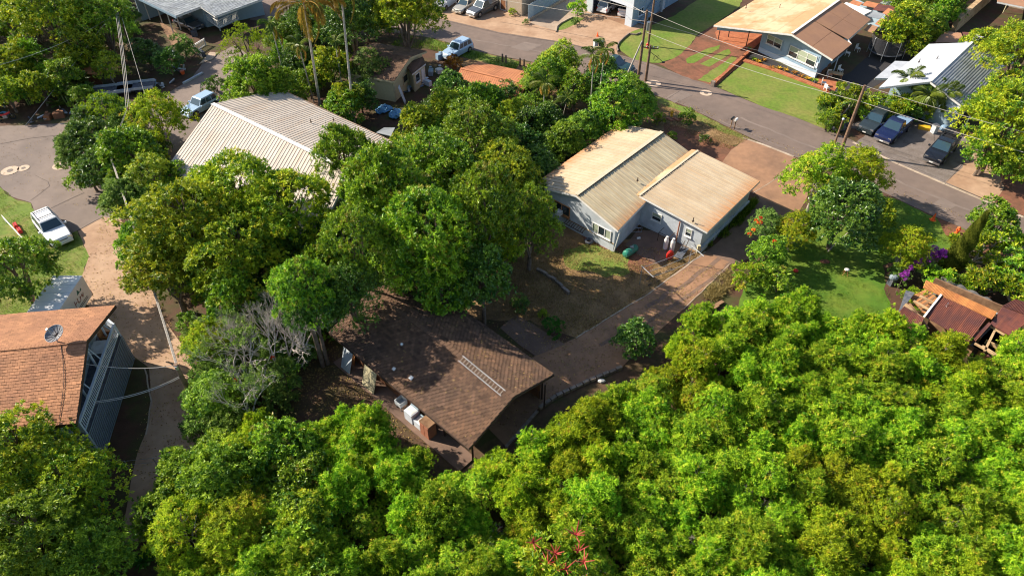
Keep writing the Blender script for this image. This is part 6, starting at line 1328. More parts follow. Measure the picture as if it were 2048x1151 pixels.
# trampoline
p = px(1768, 112); t = thing('trampoline', 'round trampoline with tall black safety net in the side yard', 'trampoline', p); RT = 2.0; H1 = .8; H2 = 2.5
ring = lambda z, r_, n=28: [p+Vector((r_*math.cos(k*2*math.pi/n), r_*math.sin(k*2*math.pi/n), z)) for k in range(n+1)]
mb = MB(); mb.path([p+Vector((0, 0, H1-.01)), p+Vector((0, 0, H1))], RT*.86, 28); mb.build('mat', M['black'], t)
mb = MB(); a_, b_ = ring(H1+.02, RT*.86), ring(H1+.03, RT*1.02); [mb.face((a_[k], b_[k], b_[k+1], a_[k+1]), k/28) for k in range(28)]; mb.path(ring(H1, RT*1.02), .04, 5); mb.build('safety_pad', M['junk_dark'], t)
mb = MB(); mb.path(ring(H2, RT), .02, 4); mb.build('top_ring', M['black'], t)
for k in range(8):
    an = k*math.pi/4+.2; e = Vector((math.cos(an), math.sin(an), 0)); mb = MB(); mb.path([p+e*RT*1.03, p+e*RT*1.04+Vector((0, 0, 2.3)), p+e*RT+Vector((0, 0, H2))], .035, 5); mb.build('net_pole', M['metal'], t)
mn = mat('net_mesh', (.03, .03, .035), .9, var=0); mn.node_tree.nodes['Principled BSDF'].inputs['Alpha'].default_value = .7
mb = MB(); a_, b_ = ring(H1, RT*.97), ring(H2-.03, RT*.98); [mb.face((a_[k], a_[k+1], b_[k+1], b_[k]), .5) for k in range(28)]; mb.build('net', mn, t)
# chairs, table, pots on the walk of the blue house
def chair(u, v, lab, rz=0, m='white_paint', name='plastic_chair'):
    p = px(u, v); t = thing(name, lab, 'chair', p, rz); mb = MB(); mb.box(p+Vector((0, 0, .4)), .5, .5, .05); mb.build('seat', M[m], t); mb = MB(); mb.box(p+Vector((0, .24, .45)), .5, .05, .45); mb.build('backrest', M[m], t)
    for x in (-.22, .22):
        for y in (-.22, .22): mb = MB(); mb.box(p+Vector((x, y, 0)), .05, .05, .398); mb.build('leg', M[m], t)
chair(1657, 155, 'white chair left of the outdoor table'), chair(1679, 146, 'white chair right of the outdoor table', .6), chair(1646, 172, 'white chair at the end of the brick walk', 1.2), chair(1652, 182, 'small white stool chair by the plumeria', 2)
chair(1714, 103, 'white chair beside the trampoline yard', .5), chair(1694, 112, 'pale chair by the blue house back wall', 1.0)
p = px(1668, 158); t = thing('outdoor_table', 'tan table with dark top beside the white chairs', 'table', p); mb = MB(); mb.box(p+Vector((0, 0, .7)), 1.6, .8, .05, -.45); mb.build('tabletop', M['wood_pale'], t)
for x, y in ((-.6, .1), (.6, -.45), (-.45, .5), (.7, .05)): mb = MB(); mb.box(p+Vector((x, y, 0)), .06, .06, .698); mb.build('leg', M['wood'], t)
for u, v, lab in ((1630, 168, 'dark plant pot at the corner of the brick walk'), (1497, 104, 'grey pot with plant at the carport corner')):
    p = px(u, v); t = thing('plant_pot', lab, 'pot', p); mb = MB(); mb.path([p+Vector((0, 0, z)) for z in (0, .35, .4)], [.17, .23, .24], 10); mb.build('pot', M['junk_dark'], t); o = dup(PR['ti'][2], p+Vector((0, 0, .35)), 0, 1.0, 'green plant growing in the '+lab[:lab.index(' ', 12)], cat='plant'); o.name = 'potted_plant'
# bed, brick edging of the blue house: bricks one by one
t = thing('brick_border', 'orange-red brick edging along the flower bed of the blue house', 'brick border', px(1580, 150))
path_ = [px(u, v, .02) for u, v in ((1487, 122), (1545, 140), (1600, 161), (1650, 180), (1664, 186))]
n_ = 0
for a, b in zip(path_, path_[1:]):
    L_ = (b-a).length; k = int(L_/.28); dd = (b-a).normalized(); pn = Vector((-dd.y, dd.x, 0)); r = random.Random(k)
    for i in range(k):
        for w_ in (0, 1): c = lerp(a, b, (i+.5)/k)+pn*(w_*.36-.1); mb = MB(); mb.box(c, .262, .33, .12+r.uniform(0, .03), math.atan2(dd.y, dd.x), r.uniform(.2, .8)); mb.build('brick', M['brick_red'], t)
flat('flower_bed', [(1492, 112), (1516, 106), (1629, 160), (1634, 168), (1600, 158), (1545, 137)], .04, M['blackbed'], .02)
flat('brick_terrace', [(1628, 158), (1650, 150), (1680, 165), (1664, 190), (1625, 172)], .038, M['brick_red'], .02)
t = thing('brick_steps', 'red steps in shade between the blue house and the table', 'steps', px(1648, 145))
for k in range(4): mb = MB(); mb.box(px(1640+k*6, 150-k*8), 1.2, .5, .15+.15*k, .75); mb.build('step', M['brown_wall'], t)
t = thing('retaining_wall', 'low orange brick wall beside the dirt driveway ending at the street', 'wall', px(1450, 140))
a, b = px(1427, 170), px(1497, 106); k = 30; dd = (b-a).normalized()
for i in range(k): mb = MB(); mb.box(lerp(a, b, (i+.5)/k), (b-a).length/k*.93, .35, .28+.02*(i % 3), math.atan2(dd.y, dd.x)); mb.build('brick', M['brick_red'], t)
mb = MB(); mb.box(a-dd*.3, .35, .45, .6, math.atan2(dd.y, dd.x)); mb.build('end_pillar', M['stone'], t)
# lawn things
p = px(1690, 548); t = thing('white_stool', 'small white seat on wooden legs in the sunlit lawn', 'stool', p)
mb = MB(); mb.ball(p+Vector((0, 0, .5)), .22, .18, .1, 8, 5); mb.build('seat', M['white_paint'], t)
for a_ in range(4): mb = MB(); e = Vector((math.cos(a_*1.57+.5), math.sin(a_*1.57+.5), 0)); mb.path([p+e*.28, p+e*.08+Vector((0, 0, .45))], .025, 5); mb.build('leg', M['wood_orange'], t)
p = px(1781, 568); t = thing('covered_barbecue', 'dark green rounded barbecue under the bush by the lawn', 'barbecue', p); mb = MB(); mb.ball(p+Vector((0, 0, .75)), .38, .32, .28, 12, 8); mb.build('lid', M['slat_grey'], t)
mb = MB(); mb.box(p, .5, .45, .7, .4); mb.build('cart', M['junk_dark'], t)
p = px(1650, 523); mb = MB(); mb.ball(p, .45, .3, .1, 10, 6, zmin=-.2); tag(mb.build('bare_patch', M['dirt_red']), 'small mound of bare soil on the right lawn', 'mound')
p = px(1665, 500); mb = MB(); mb.path([p+Vector((-.5, -.25, .03)), p+Vector((0, .1, .5)), p+Vector((.9, .6, 1.1)), p+Vector((1.5, 1.0, 1.6))], [.06, .05, .04, .03], 6); mb.path([p+Vector((.4, .3, .75)), p+Vector((.9, .1, .5))], .03, 5); tag(mb.build('fallen_limb', M['bark_pale']), 'pale bare limb leaning out of the dark tree over the lawn', 'branch')
p = px(1591, 543); mb = MB(); mb.ball(p+Vector((0, 0, .12)), .22, .2, .14, 8, 5); tag(mb.build('red_ball', M['red_paint']), 'dull red object in the shade at the left of the lawn', 'ball')
for i, (u, v) in enumerate(((1424, 620), (1434, 612))): p = px(u, v); mb = MB(); mb.bar(p+Vector((-.5, -.3, .2)), p+Vector((.5, .35, .25)), .3, .1); tag(mb.build('timber', M['wood']), ['old timber lying at the edge of the thicket, lower piece', 'old timber lying at the edge of the thicket, upper piece'][i], 'timber')
# low block wall along the driveway below
t = thing('block_wall', 'low wall of stones along the lower edge of the shaded driveway', 'wall', px(1180, 765)); P = [px(u, v) for u, v in ((1078, 818), (1112, 794), (1178, 763), (1244, 736))]; k0 = 0
for a, b in zip(P, P[1:]):
    k = int((b-a).length/.5); dd = (b-a).normalized(); r = random.Random(k)
    for i in range(k): mb = MB(); mb.box(lerp(a, b, (i+.5)/k), .46, .24, .22+r.uniform(0, .06), math.atan2(dd.y, dd.x), r.uniform(0, 1)); mb.build('stone', M['stone'], t)
mb = MB(); mb.bar(px(1012, 892, .15), px(1075, 820, .15), .2, .15); tag(mb.build('slab_edge', M['stone']), 'concrete edge of the open carport floor', 'kerb')
t = thing('garden_kerb', 'broken line of stones across the shaded back yard', 'kerb', px(1100, 560)); P = [px(u, v) for u, v in ((1075, 540), (1110, 562), (1137, 588))]
for a, b in zip(P, P[1:]):
    for i in range(6): mb = MB(); mb.box(lerp(a, b, (i+.5)/6), .42, .22, .2+.05*(i % 3), math.atan2((b-a).y, (b-a).x)); mb.build('stone', M['stone'], t)
p = px(1203, 763); mb = MB(); mb.ball(p+Vector((0, 0, .1)), .3, .18, .14, 7, 4); tag(mb.build('white_bag', M['white_paint']), 'white bag below the low stone wall', 'bag')
# wire fence at the bottom of the left driveway
t = thing('wire_fence', 'thin wire fence with posts across the shaded lower driveway', 'fence', px(300, 930)); P = [px(u, v) for u, v in ((222, 932), (260, 938), (316, 932), (355, 918), (395, 908))]
for q in P: mb = MB(); mb.path([q, q+Vector((0, 0, .95))], .03, 5); mb.build('post', M['metal'], t)
for z in (.5, .92): mb = MB(); mb.path([q+Vector((0, 0, z)) for q in P], .012, 4); mb.build('wire', M['metal'], t)
# white pipe handrail with red cloths on the left lawn
t = thing('pipe_rail', 'white pipe rail with dark netting at the left edge of the grass', 'rail', px(30, 450)); a, b = px(3, 430, .9), px(60, 492, .9)
for z in (0, -.25): mb = MB(); mb.path([a+Vector((0, 0, z)), b+Vector((0, 0, z))], .03, 6); mb.build('pipe', M['white_paint'], t)
for f in (0, .5, 1): q = lerp(a, b, f); mb = MB(); mb.path([Vector((q.x, q.y, 0)), q], .03, 6); mb.build('post', M['white_paint'], t)
for i, (u, v) in enumerate(((32, 452), (40, 462), (60, 482))):
    p = px(u, v, .1); mb = MB(); mb.box(p, .35, .8, .25, .7, top=.7); tag(mb.build('red_crate', M['red_paint']), ['red and white box beside the white rail, uppermost', 'red box in the middle beside the white rail', 'red box at the lower end of the white rail'][i], 'crate')
# ------------------------------------------------------------------ clutter of the yards
def clutter(pts, seed):
    r = random.Random(seed)
    for u, v, nm, lab, cat, m, kind_ in pts:
        p = px(u, v); mb = MB(); t = thing(nm, lab, cat, p, r.uniform(0, 3))
        if kind_ == 'box': mb.box(p, r.uniform(.6, 1.1), r.uniform(.4, .8), r.uniform(.4, .8), 0, top=.97); mb.build('body', M[m], t); mb = MB(); mb.box(p+Vector((.1, 0, .82)), .3, .3, .05); mb.build('top', M[m], t)
        elif kind_ == 'board': mb.hexa([p+Vector((-.4, 0, 0)), p+Vector((.4, 0, 0)), p+Vector((.4, .05, 0)), p+Vector((-.4, .05, 0))], [p+Vector((-.4, .5, 1.9)), p+Vector((.4, .5, 1.9)), p+Vector((.4, .56, 1.9)), p+Vector((-.4, .56, 1.9))]); mb.build('panel', M[m], t)
        elif kind_ == 'heap':
            for k in range(7): q = p+Vector((r.uniform(-.7, .7), r.uniform(-.5, .5), 0)); mb = MB(); mb.bar(q+Vector((0, 0, .1)), q+Vector((r.uniform(-.8, .8), r.uniform(-.6, .6), r.uniform(.2, .6))), .25, .08); mb.build('piece', M[[m, 'junk_dark', 'house_grey'][k % 3]], t)
        elif kind_ == 'tarp':
            mb.ball(p+Vector((0, 0, .1)), 1.0, .7, .5, 16, 8, zmin=0); q = {}
            for k, c in enumerate(mb.v):
                key = (round(c[0], 3), round(c[1], 3), round(c[2], 3)); d_ = q.setdefault(key, (r.uniform(-.16, .16), r.uniform(-.16, .16), r.uniform(-.14, .14))); mb.v[k] = (c[0]+d_[0], c[1]+d_[1], max(.02, c[2]+d_[2]))
            mb.build('cover', M[m], t)
clutter([(768, 222, 'blue_tarp', 'blue tarpaulin heap below the cream cottage', 'tarp', 'blue_tarp', 'tarp'), (792, 232, 'blue_tarp', 'smaller blue sheet right of the tarpaulin heap', 'tarp', 'blue_tarp', 'tarp'),
         (811, 205, 'leaning_panel', 'white panel leaning upright in the cottage yard', 'panel', 'white_blue', 'board'), (776, 175, 'junk_box', 'pale box under the cottage eave', 'box', 'house_grey', 'box'),
         (838, 172, 'junk_heap', 'heap of blue-grey household things by the cottage porch', 'junk', 'junk_blue', 'heap'), (856, 170, 'white_crate', 'small white crate in the cottage yard', 'crate', 'white_blue', 'box'),
         (826, 182, 'junk_heap', 'heap of things under the cottage windows', 'junk', 'junk_blue', 'heap'), (879, 145, 'white_box', 'white box lying open near the croton bush', 'box', 'white_paint', 'box'), (862, 148, 'grey_bin', 'grey bin in the shade beside the cottage', 'bin', 'house_slate', 'box'),
         (866, 188, 'wood_crate', 'brown wooden crate at the tree edge below the orange shed', 'crate', 'wood', 'box'), (880, 118, 'junk_box', 'grey box left of the blue-white SUV', 'box', 'junk_blue', 'box'), (768, 190, 'cloth_heap', 'pale cloth heap hanging by the cottage corner', 'junk', 'house_grey', 'heap'),
         (362, 142, 'junk_heap', 'pile of junk with an orange bucket by the shaded driveway', 'junk', 'house_grey', 'heap'), (350, 135, 'junk_heap', 'second junk pile left of the orange bucket', 'junk', 'junk_blue', 'heap'), (330, 172, 'junk_heap', 'pale planks piled at the end of the trailers', 'junk', 'house_grey', 'heap'),
         (300, 178, 'junk_heap', 'planks and pipes on the trailer in the shade', 'junk', 'junk_blue', 'heap'), (120, 235, 'storage_box', 'dark red slatted box at the edge of the cul-de-sac', 'box', 'brown_wall', 'box'), (98, 238, 'storage_box', 'dark red crate beside the guy wire', 'box', 'brown_wall', 'box'),
         (75, 240, 'junk_heap', 'low dark heap along the cul-de-sac edge', 'junk', 'junk_dark', 'heap'), (135, 225, 'junk_heap', 'green and grey things under the palm clump', 'junk', 'junk_blue', 'heap'), (150, 242, 'junk_heap', 'heap with a pink cloth by the olive dome tree', 'junk', 'junk_dark', 'heap'),
         (390, 72, 'covered_box', 'dark covered box below the carport car', 'box', 'junk_dark', 'box'), (405, 112, 'rounded_pot', 'dark pot below the white gate', 'pot', 'junk_dark', 'box'), (345, 112, 'white_bucket', 'white bucket under the tree left of the ramp', 'bucket', 'white_blue', 'box')], 4)
p = px(366, 148, .2); mb = MB(); mb.path([p, p+Vector((0, 0, .4))], [.2, .26], 10); tag(mb.build('orange_bucket', M['orange_plastic']), 'orange bucket on the junk pile by the shaded driveway', 'bucket')
for i, (u, v, L_, lab) in enumerate(((225, 190, 4.5, 'flatbed trailer in shade behind the olive dome tree'), (275, 183, 4.0, 'dark trailer loaded with planks, right of the flatbed'))):
    p = px(u, v); t = thing('flatbed_trailer', lab, 'trailer', p, .25); mb = MB(); mb.box(p+Vector((0, 0, .5)), L_, 1.9, .12); mb.build('bed', M['junk_dark'], t); mb = MB(); mb.bar(p+Vector((-L_/2, 0, .55)), p+Vector((-L_/2-1.2, 0, .45)), .12, .1); mb.build('drawbar', M['metal'], t)
    for s in (-1, 1): mb = MB(); mb.wheel(p+Vector((.3, s*.85, .33)), (0, 1, 0), .33, .2); mb.build('wheel', M['rubber'], t); mb = MB(); mb.bar(p+Vector((-L_/2, s*.93, .9)), p+Vector((L_/2, s*.93, .9)), .05, .28); mb.build('side_board', M['house_grey'], t)
mb = MB(); mb.bar(px(366, 165, .2), px(405, 144, .2), .25, .2); tag(mb.build('timber_kerb', M['house_grey']), 'pale timber lying along the shaded driveway edge', 'timber')
mb = MB(); mb.slab([px(398, 128, .1), px(425, 118, .1), px(436, 105, .1), px(420, 104, .1)], .08, .5, None, (0, 0, 1)); tag(mb.build('concrete_step', M['concrete_pale']), 'pale concrete step beside the shaded driveway', 'step')
t = thing('ramshackle_roof', 'sagging brown sheet roof glimpsed between palms and trees at upper left', 'shed', px(180, 140)); mb = MB(); mb.slab([px(150, 145, 2.0), px(205, 150, 2.0), px(200, 128, 2.3), px(165, 125, 2.3)], .06, .5, None, (0, 0, 1)); mb.build('roof_sheet', M['roof_clay'], t); vwall(t, (155, 165), (205, 170), 1.9, M['brown_wall'])
t = thing('hidden_roof', 'red-brown roof corner showing through the dark gap of the mango grove', 'shed', px(652, 470)); mb = MB(); mb.slab([px(640, 458, 2.2), px(672, 480, 2.2), px(678, 468, 2.6), px(648, 450, 2.6)], .06, .5, None, (0, 0, 1)); mb.build('roof_sheet', M['roof_clay'], t); vwall(t, (640, 500), (675, 520), 2.0, M['brown_wall'])
for u, v in ((1005, 118), (1012, 121), (1048, 128), (1040, 126)): p = px(u, v+6); mb = MB(); mb.path([p, p+Vector((0, 0, 1.0))], .12, 6); tag(mb.build('tree_stump', M['bark']), 'dark cut stump standing behind the orange shed', 'stump', 'cut stumps behind the orange shed')
# ------------------------------------------------------------------ trees one by one
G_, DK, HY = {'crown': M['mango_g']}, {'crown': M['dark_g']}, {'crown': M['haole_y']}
T = [
 ('mango', 712, 500, 72, 'dark mango tree standing over the upper left corner of the brown shingle roof', 'mango_tree', G_),
 ('mango', 605, 585, 66, 'tall dark mango tree between the leafless tree and the brown roof', 'mango_tree', G_),
 ('broad', 1975, 300, 46, 'dark low tree under the golden mangos behind the black pickup', 'shade_tree', G_),
 ('broad', 2030, 320, 50, 'dark low tree at the right edge beyond the parking slab', 'shade_tree', G_),
 # big mangos of the middle
 ('mango', 372, 470, 118, 'yellow-green mango tree at the left end of the big grove, over the driveway', 'mango_tree', YG),
 ('mango', 470, 405, 112, 'yellow-green mango tree against the lower edge of the white ribbed roof', 'mango_tree', YG),
 ('mango', 575, 430, 105, 'yellow-green mango tree in the middle of the grove left of the dark gap', 'mango_tree', YG),
 ('mango', 335, 545, 88, 'mango tree of mixed yellow and green leaves hanging over the concrete driveway', 'mango_tree', YG),
 ('mango', 470, 525, 100, 'mango tree with golden young leaves above the grey bare tree', 'mango_tree', YG),
 ('mango', 690, 320, 62, 'dark green mango tree covering the right end of the white ribbed roof', 'mango_tree', G_),
 ('mango', 770, 405, 98, 'large deep green mango tree right of the dark gap in the grove', 'mango_tree', G_),
 ('mango', 868, 345, 88, 'green mango tree behind the largest one, with bare twigs showing', 'mango_tree', G_),
 ('mango', 850, 480, 112, 'largest deep green mango tree above the brown shingle roof', 'mango_tree', G_),
 ('mango', 960, 440, 92, 'green mango tree between the grove and the grey house', 'mango_tree', G_),
 ('mango', 1060, 450, 66, 'low round dark tree touching the left wall of the grey house', 'mango_tree', G_),
 ('mango', 955, 275, 84, 'light green mango tree near the top of the grove below the orange shed', 'mango_tree', G_),
 ('mango', 1010, 350, 70, 'mango tree with yellowing leaves left of the grey house roof', 'mango_tree', YG),
 ('broad', 885, 580, 48, 'small pale-tipped tree leaning over the top of the brown shingle roof', 'shade_tree', G_),
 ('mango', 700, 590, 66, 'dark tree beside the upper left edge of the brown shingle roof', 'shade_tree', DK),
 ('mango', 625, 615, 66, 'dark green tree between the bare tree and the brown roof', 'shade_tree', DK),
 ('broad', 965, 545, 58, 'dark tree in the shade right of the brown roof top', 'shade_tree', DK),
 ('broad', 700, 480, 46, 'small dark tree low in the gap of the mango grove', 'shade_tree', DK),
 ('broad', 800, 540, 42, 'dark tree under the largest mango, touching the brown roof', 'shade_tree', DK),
 ('broad', 640, 530, 44, 'green tree with brown dead tips at the lower left of the gap', 'shade_tree', G_),
 ('broad', 470, 610, 60, 'mixed green tree directly above the bare grey branches', 'shade_tree', G_),
 # left
 ('dome', 215, 225, 58, 'round dense olive-yellow tree between the driveways at upper left', 'dome_tree', None),
 ('loose', 315, 235, 62, 'loose yellow-green tree beside the white roof ridge end', 'shade_tree', HY),
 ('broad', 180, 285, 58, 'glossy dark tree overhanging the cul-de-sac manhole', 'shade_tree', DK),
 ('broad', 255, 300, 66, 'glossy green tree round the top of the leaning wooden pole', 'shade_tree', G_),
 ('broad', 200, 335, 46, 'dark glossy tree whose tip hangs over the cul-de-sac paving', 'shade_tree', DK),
 ('loose', 300, 355, 58, 'green tree right of the leaning pole below the white roof', 'shade_tree', {'crown': M['mango_y']}),
 ('broad', 250, 395, 52, 'green tree at the top of the concrete driveway', 'shade_tree', {'crown': M['grey_g']}),
 ('broad', 300, 440, 46, 'dull green tree along the right side of the driveway', 'shade_tree', {'crown': M['grey_g']}),
 ('mango', 30, 545, 92, 'dark tree with white blossoms over the white box truck', 'blossom_tree', G_),
 # top left
 ('mango', 95, 35, 84, 'yellow-green tree at the top left corner', 'shade_tree', YG),
 ('mango', 20, 30, 60, 'green tree in the very top left corner of the view', 'shade_tree', G_),
 ('mango', 205, 45, 66, 'dark green tree behind the bundle of wires at upper left', 'shade_tree', G_),
 ('broad', 290, 105, 38, 'dark tree in front of the slate roofed carport', 'shade_tree', DK),
 ('broad', 335, 118, 30, 'dark green tree beside the wooden ramp below the carport', 'shade_tree', DK),
 ('broad', 160, 100, 50, 'tree with pale branches showing above the palm clump', 'shade_tree', YG),
 ('loose', 215, 130, 34, 'small yellow-green tree left of the junk pile', 'shade_tree', YG),
 ('broad', 20, 130, 44, 'small tree at the left edge above the red motorbike', 'shade_tree', YG),
 ('dome', 492, 92, 62, 'olive-yellow dome shaped tree right of the shaded driveway', 'dome_tree', None),
 ('broad', 505, 160, 62, 'bright green tree above the top corner of the white ribbed roof', 'shade_tree', {'crown': M['shrub_g']}),
 ('broad', 560, 175, 44, 'green tree at the foot of the thin palms behind the white roof', 'shade_tree', {'crown': M['shrub_g']}),
 ('loose', 560, 75, 36, 'green tree behind the crown of the coconut palm', 'shade_tree', None),
 # top centre
 ('mango', 700, 45, 78, 'dark green tree behind the bare palm trunk at the top', 'shade_tree', DK),
 ('mango', 810, 30, 82, 'yellow-green tree overhanging the far street by the white van', 'shade_tree', YG),
 ('mango', 610, 45, 50, 'shady tree behind the orange tinted palm fronds', 'shade_tree', DK),
 ('loose', 740, 135, 42, 'thin grey-green tree growing in front of the small brown roof', 'shade_tree', {'crown': M['grey_g']}),
 ('broad', 660, 130, 46, 'yellow-green bushy tree between the two bare palm trunks', 'shade_tree', YG),
 ('broad', 690, 195, 40, 'bushy tree at the foot of the tall bare palm trunk', 'shade_tree', YG),
 ('broad', 600, 120, 40, 'dark bushy tree between the palm trunks', 'shade_tree', DK),
 ('broad', 840, 245, 46, 'light green tree beside the blue tarpaulin', 'shade_tree', YG),
 ('broad', 900, 215, 46, 'yellow-green tree directly below the orange shed', 'shade_tree', YG),
 ('broad', 970, 200, 48, 'green tree covering the lower corner of the orange shed', 'shade_tree', G_),
 ('broad', 1060, 235, 42, 'green tree at the foot of the thin palms', 'shade_tree', G_),
 ('loose', 1120, 120, 44, 'tall yellow-green tree rising against the far street', 'shade_tree', YG),
 ('broad', 1090, 150, 46, 'green tree right of the orange shed roof', 'shade_tree', G_),
 ('broad', 1150, 175, 40, 'tree between the thin palms and the dark green pickup', 'shade_tree', G_),
 ('broad', 1230, 215, 62, 'broad dark green tree above the corner of the grey house roof', 'shade_tree', G_),
 ('broad', 1280, 200, 36, 'green tree beside the foot of the wooden poles', 'shade_tree', G_),
 ('broad', 1130, 280, 46, 'bright green papaya-like tree left of the grey house roof', 'shade_tree', {'crown': M['shrub_g']}),
 ('broad', 1070, 320, 42, 'dark tree beside the shaded side of the grey house', 'shade_tree', DK),
 ('broad', 1170, 255, 40, 'dark tree touching the top eave of the grey house', 'shade_tree', DK),
 ('broad', 1190, 160, 30, 'shrub-like tree half hiding the dark green pickup', 'shade_tree', None),
 # right
 ('loose', 1640, 350, 72, 'bright green feathery tree at left of the pair beside the street', 'feathery_tree', {'crown': M['haole']}),
 ('loose', 1725, 345, 58, 'yellow-green feathery tree at right of the pair beside the street', 'feathery_tree', HY),
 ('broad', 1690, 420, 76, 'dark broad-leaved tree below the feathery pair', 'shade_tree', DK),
 ('broad', 1760, 425, 34, 'small light green tree edge near the orange cone', 'shade_tree', YG),
 ('loose', 1590, 460, 44, 'light yellow-green tree right of the orange flowers', 'shade_tree', {'crown': M['haole_y']}),
 ('broad', 1540, 500, 40, 'dark bushy tree under the orange flowering tree', 'shade_tree', {'crown': M['shrub_g']}),
 ('loose', 1812, 490, 50, 'rounded yellow-green bush tree in the middle of the right lawn', 'feathery_tree', {'crown': M['haole_y']}),
 ('mango', 2010, 250, 92, 'golden-green mango tree beside the ribbed grey roof', 'mango_tree', YG),
 ('mango', 2035, 120, 74, 'yellow-green mango tree at the right edge above the grey roof', 'mango_tree', YG),
 ('mango', 1965, 95, 46, 'green tree behind the broken ridge end of the grey roof', 'mango_tree', YG),
 ('broad', 1815, 45, 48, 'green tree behind the trampoline', 'shade_tree', YG),
 ('broad', 1840, 90, 26, 'yellow shrub-like tree beside the upper eave of the pale grey roof', 'shade_tree', YG),
 ('broad', 1270, 672, 42, 'glossy dark tree standing at the edge of the shaded driveway', 'shade_tree', DK),
 # lower left
 ('mango', 40, 935, 120, 'yellow-tipped tree below the house with the satellite dish', 'mango_tree', YG),
 ('mango', 145, 985, 100, 'tree with golden tips beside the dark lower driveway', 'mango_tree', YG),
 ('mango', 60, 1080, 120, 'glossy bright green tree in the bottom left corner', 'mango_tree', {'crown': M['shrub_g']}),
 ('mango', 185, 1120, 90, 'glossy green tree at the bottom edge left of the driveway end', 'mango_tree', {'crown': M['shrub_g']}),
 ('loose', 420, 790, 62, 'green bush tree below the wooden pole by the driveway', 'shade_tree', {'crown': M['shrub_g']}),
 ('loose', 415, 680, 56, 'yellow-green tree right of the wooden pole', 'shade_tree', {'crown': M['haole_y']}),
 ('broad', 440, 950, 88, 'broad-leaved yellow-green tree right of the lower driveway', 'shade_tree', {'crown': M['shrub_g']}),
 ('broad', 365, 985, 46, 'green leafy tree hanging over the lower driveway', 'shade_tree', {'crown': M['mango_y']}),
 ('broad', 335, 1060, 36, 'leafy tree at the end of the lower driveway', 'shade_tree', G_),
 ('loose', 470, 1080, 80, 'pale yellow-green feathery tree at the bottom left', 'feathery_tree', HY),
 ('broad', 600, 1060, 72, 'tree with drooping yellow leaf sprays at the bottom', 'shade_tree', YG),
 ('mango', 640, 150, 26, 'narrow bushy tree beside the tall palm', 'shade_tree', YG),
]
LEAN = {'largest deep green mango tree above the brown shingle roof': .32, 'dark mango tree standing over the upper left corner of the brown shingle roof': .1}
TALL = {'dark mango tree standing over the upper left corner of the brown shingle roof': 8.0, 'tall dark mango tree between the leafless tree and the brown roof': 7.2, 'largest deep green mango tree above the brown shingle roof': 7.0, 'large deep green mango tree right of the dark gap in the grove': 7.2, 'green mango tree between the grove and the grey house': 6.4, 'low round dark tree touching the left wall of the grey house': 4.6, 'dark tree in the shade right of the brown roof top': 5.2,
        'dark tree in front of the slate roofed carport': 2.2, 'dark green tree beside the wooden ramp below the carport': 2.0,
        'dark green mango tree covering the right end of the white ribbed roof': 5.4, 'dark tree beside the upper left edge of the brown shingle roof': 5.4, 'dark green tree between the bare tree and the brown roof': 5.6, 'green tree with brown dead tips at the lower left of the gap': 4.2,
        'small pale-tipped tree leaning over the top of the brown shingle roof': 4.2, 'yellow-green mango tree against the lower edge of the white ribbed roof': 5.8, 'mixed green tree directly above the bare grey branches': 3.6, 'dark tree under the largest mango, touching the brown roof': 4.6}
for k, u, v, rpx, lab, nm, mt in T:
    plant(k, u, v, rpx*(1.1 if k in ('mango', 'broad', 'loose') else 1), lab, nm, 'tree', mats=mt, zr=TALL.get(lab), lift=4.0 if k == 'mango' else 1.5, lean=LEAN.get(lab, 0))
for u, v, rr, i, lab in ((535, 655, 92, 0, 'leafless tree with a dense spray of grey twigs left of the brown roof'), (470, 700, 80, 1, 'nearly bare grey tree with a few pale leaves above the driveway shadow'),
                         (590, 640, 62, 0, 'spreading bare grey crown touching the brown roof corner'), (480, 770, 60, 1, 'scraggly half bare tree with vines below the leafless crown'),
                         (440, 640, 52, 1, 'half bare tree with red flowers left of the leafless crown')):
    plant('bare', u, v, rr, lab, 'bare_tree', 'bare tree', i=i, zr=4.4)
for u, v, rr in ((395, 850, 40), (450, 850, 52), (520, 790, 48), (500, 850, 44), (410, 740, 36), (560, 750, 40), (440, 720, 40), (540, 710, 36), (470, 665, 34), (600, 690, 34)):
    plant('shrub', u, v, rr, 'grey-green vine covered shrub among the bare trees left of the brown roof', 'shrub', 'shrub', 'vine covered shrubs under the bare trees', {'crown': M['grey_g']}, zr=rp.uniform(1.2, 2.4))
def petals(name, p, r_, n=26, m='redflower'):
    rr = np.random.default_rng(int(abs(p.x*100))); d = rdirs(rr, n, -.1); B = np.array([tuple(p)]*n)+d*r_*.35
    return link(name, leaf_mesh(name, B, d, r_*.9, r_*.45, rr.uniform(0, 1, n), rr, M[m]))
# red blossoms of the half bare trees
for u, v in ((482, 601), (425, 664), (545, 715), (470, 760)):
    tag(petals('blossom', px(u, v, 3.2), .13), 'red blossom on the half bare trees left of the brown roof', 'flower', 'red blossoms on the half bare trees')
# flowering tree with orange flowers
o = plant('loose', 1535, 450, 42, 'tree with large orange flowers overhanging the shaded alley', 'tulip_tree', 'tree', mats={'crown': M['grey_g']})
for u, v in ((1512, 441), (1521, 436), (1521, 445), (1507, 460), (1499, 468), (1549, 483), (1516, 447)):
    tag(petals('flower', px(u, v, 4.0), .17), 'large orange-red flower at a twig tip of the tree over the shaded alley', 'flower', 'orange flowers of the tree over the alley')
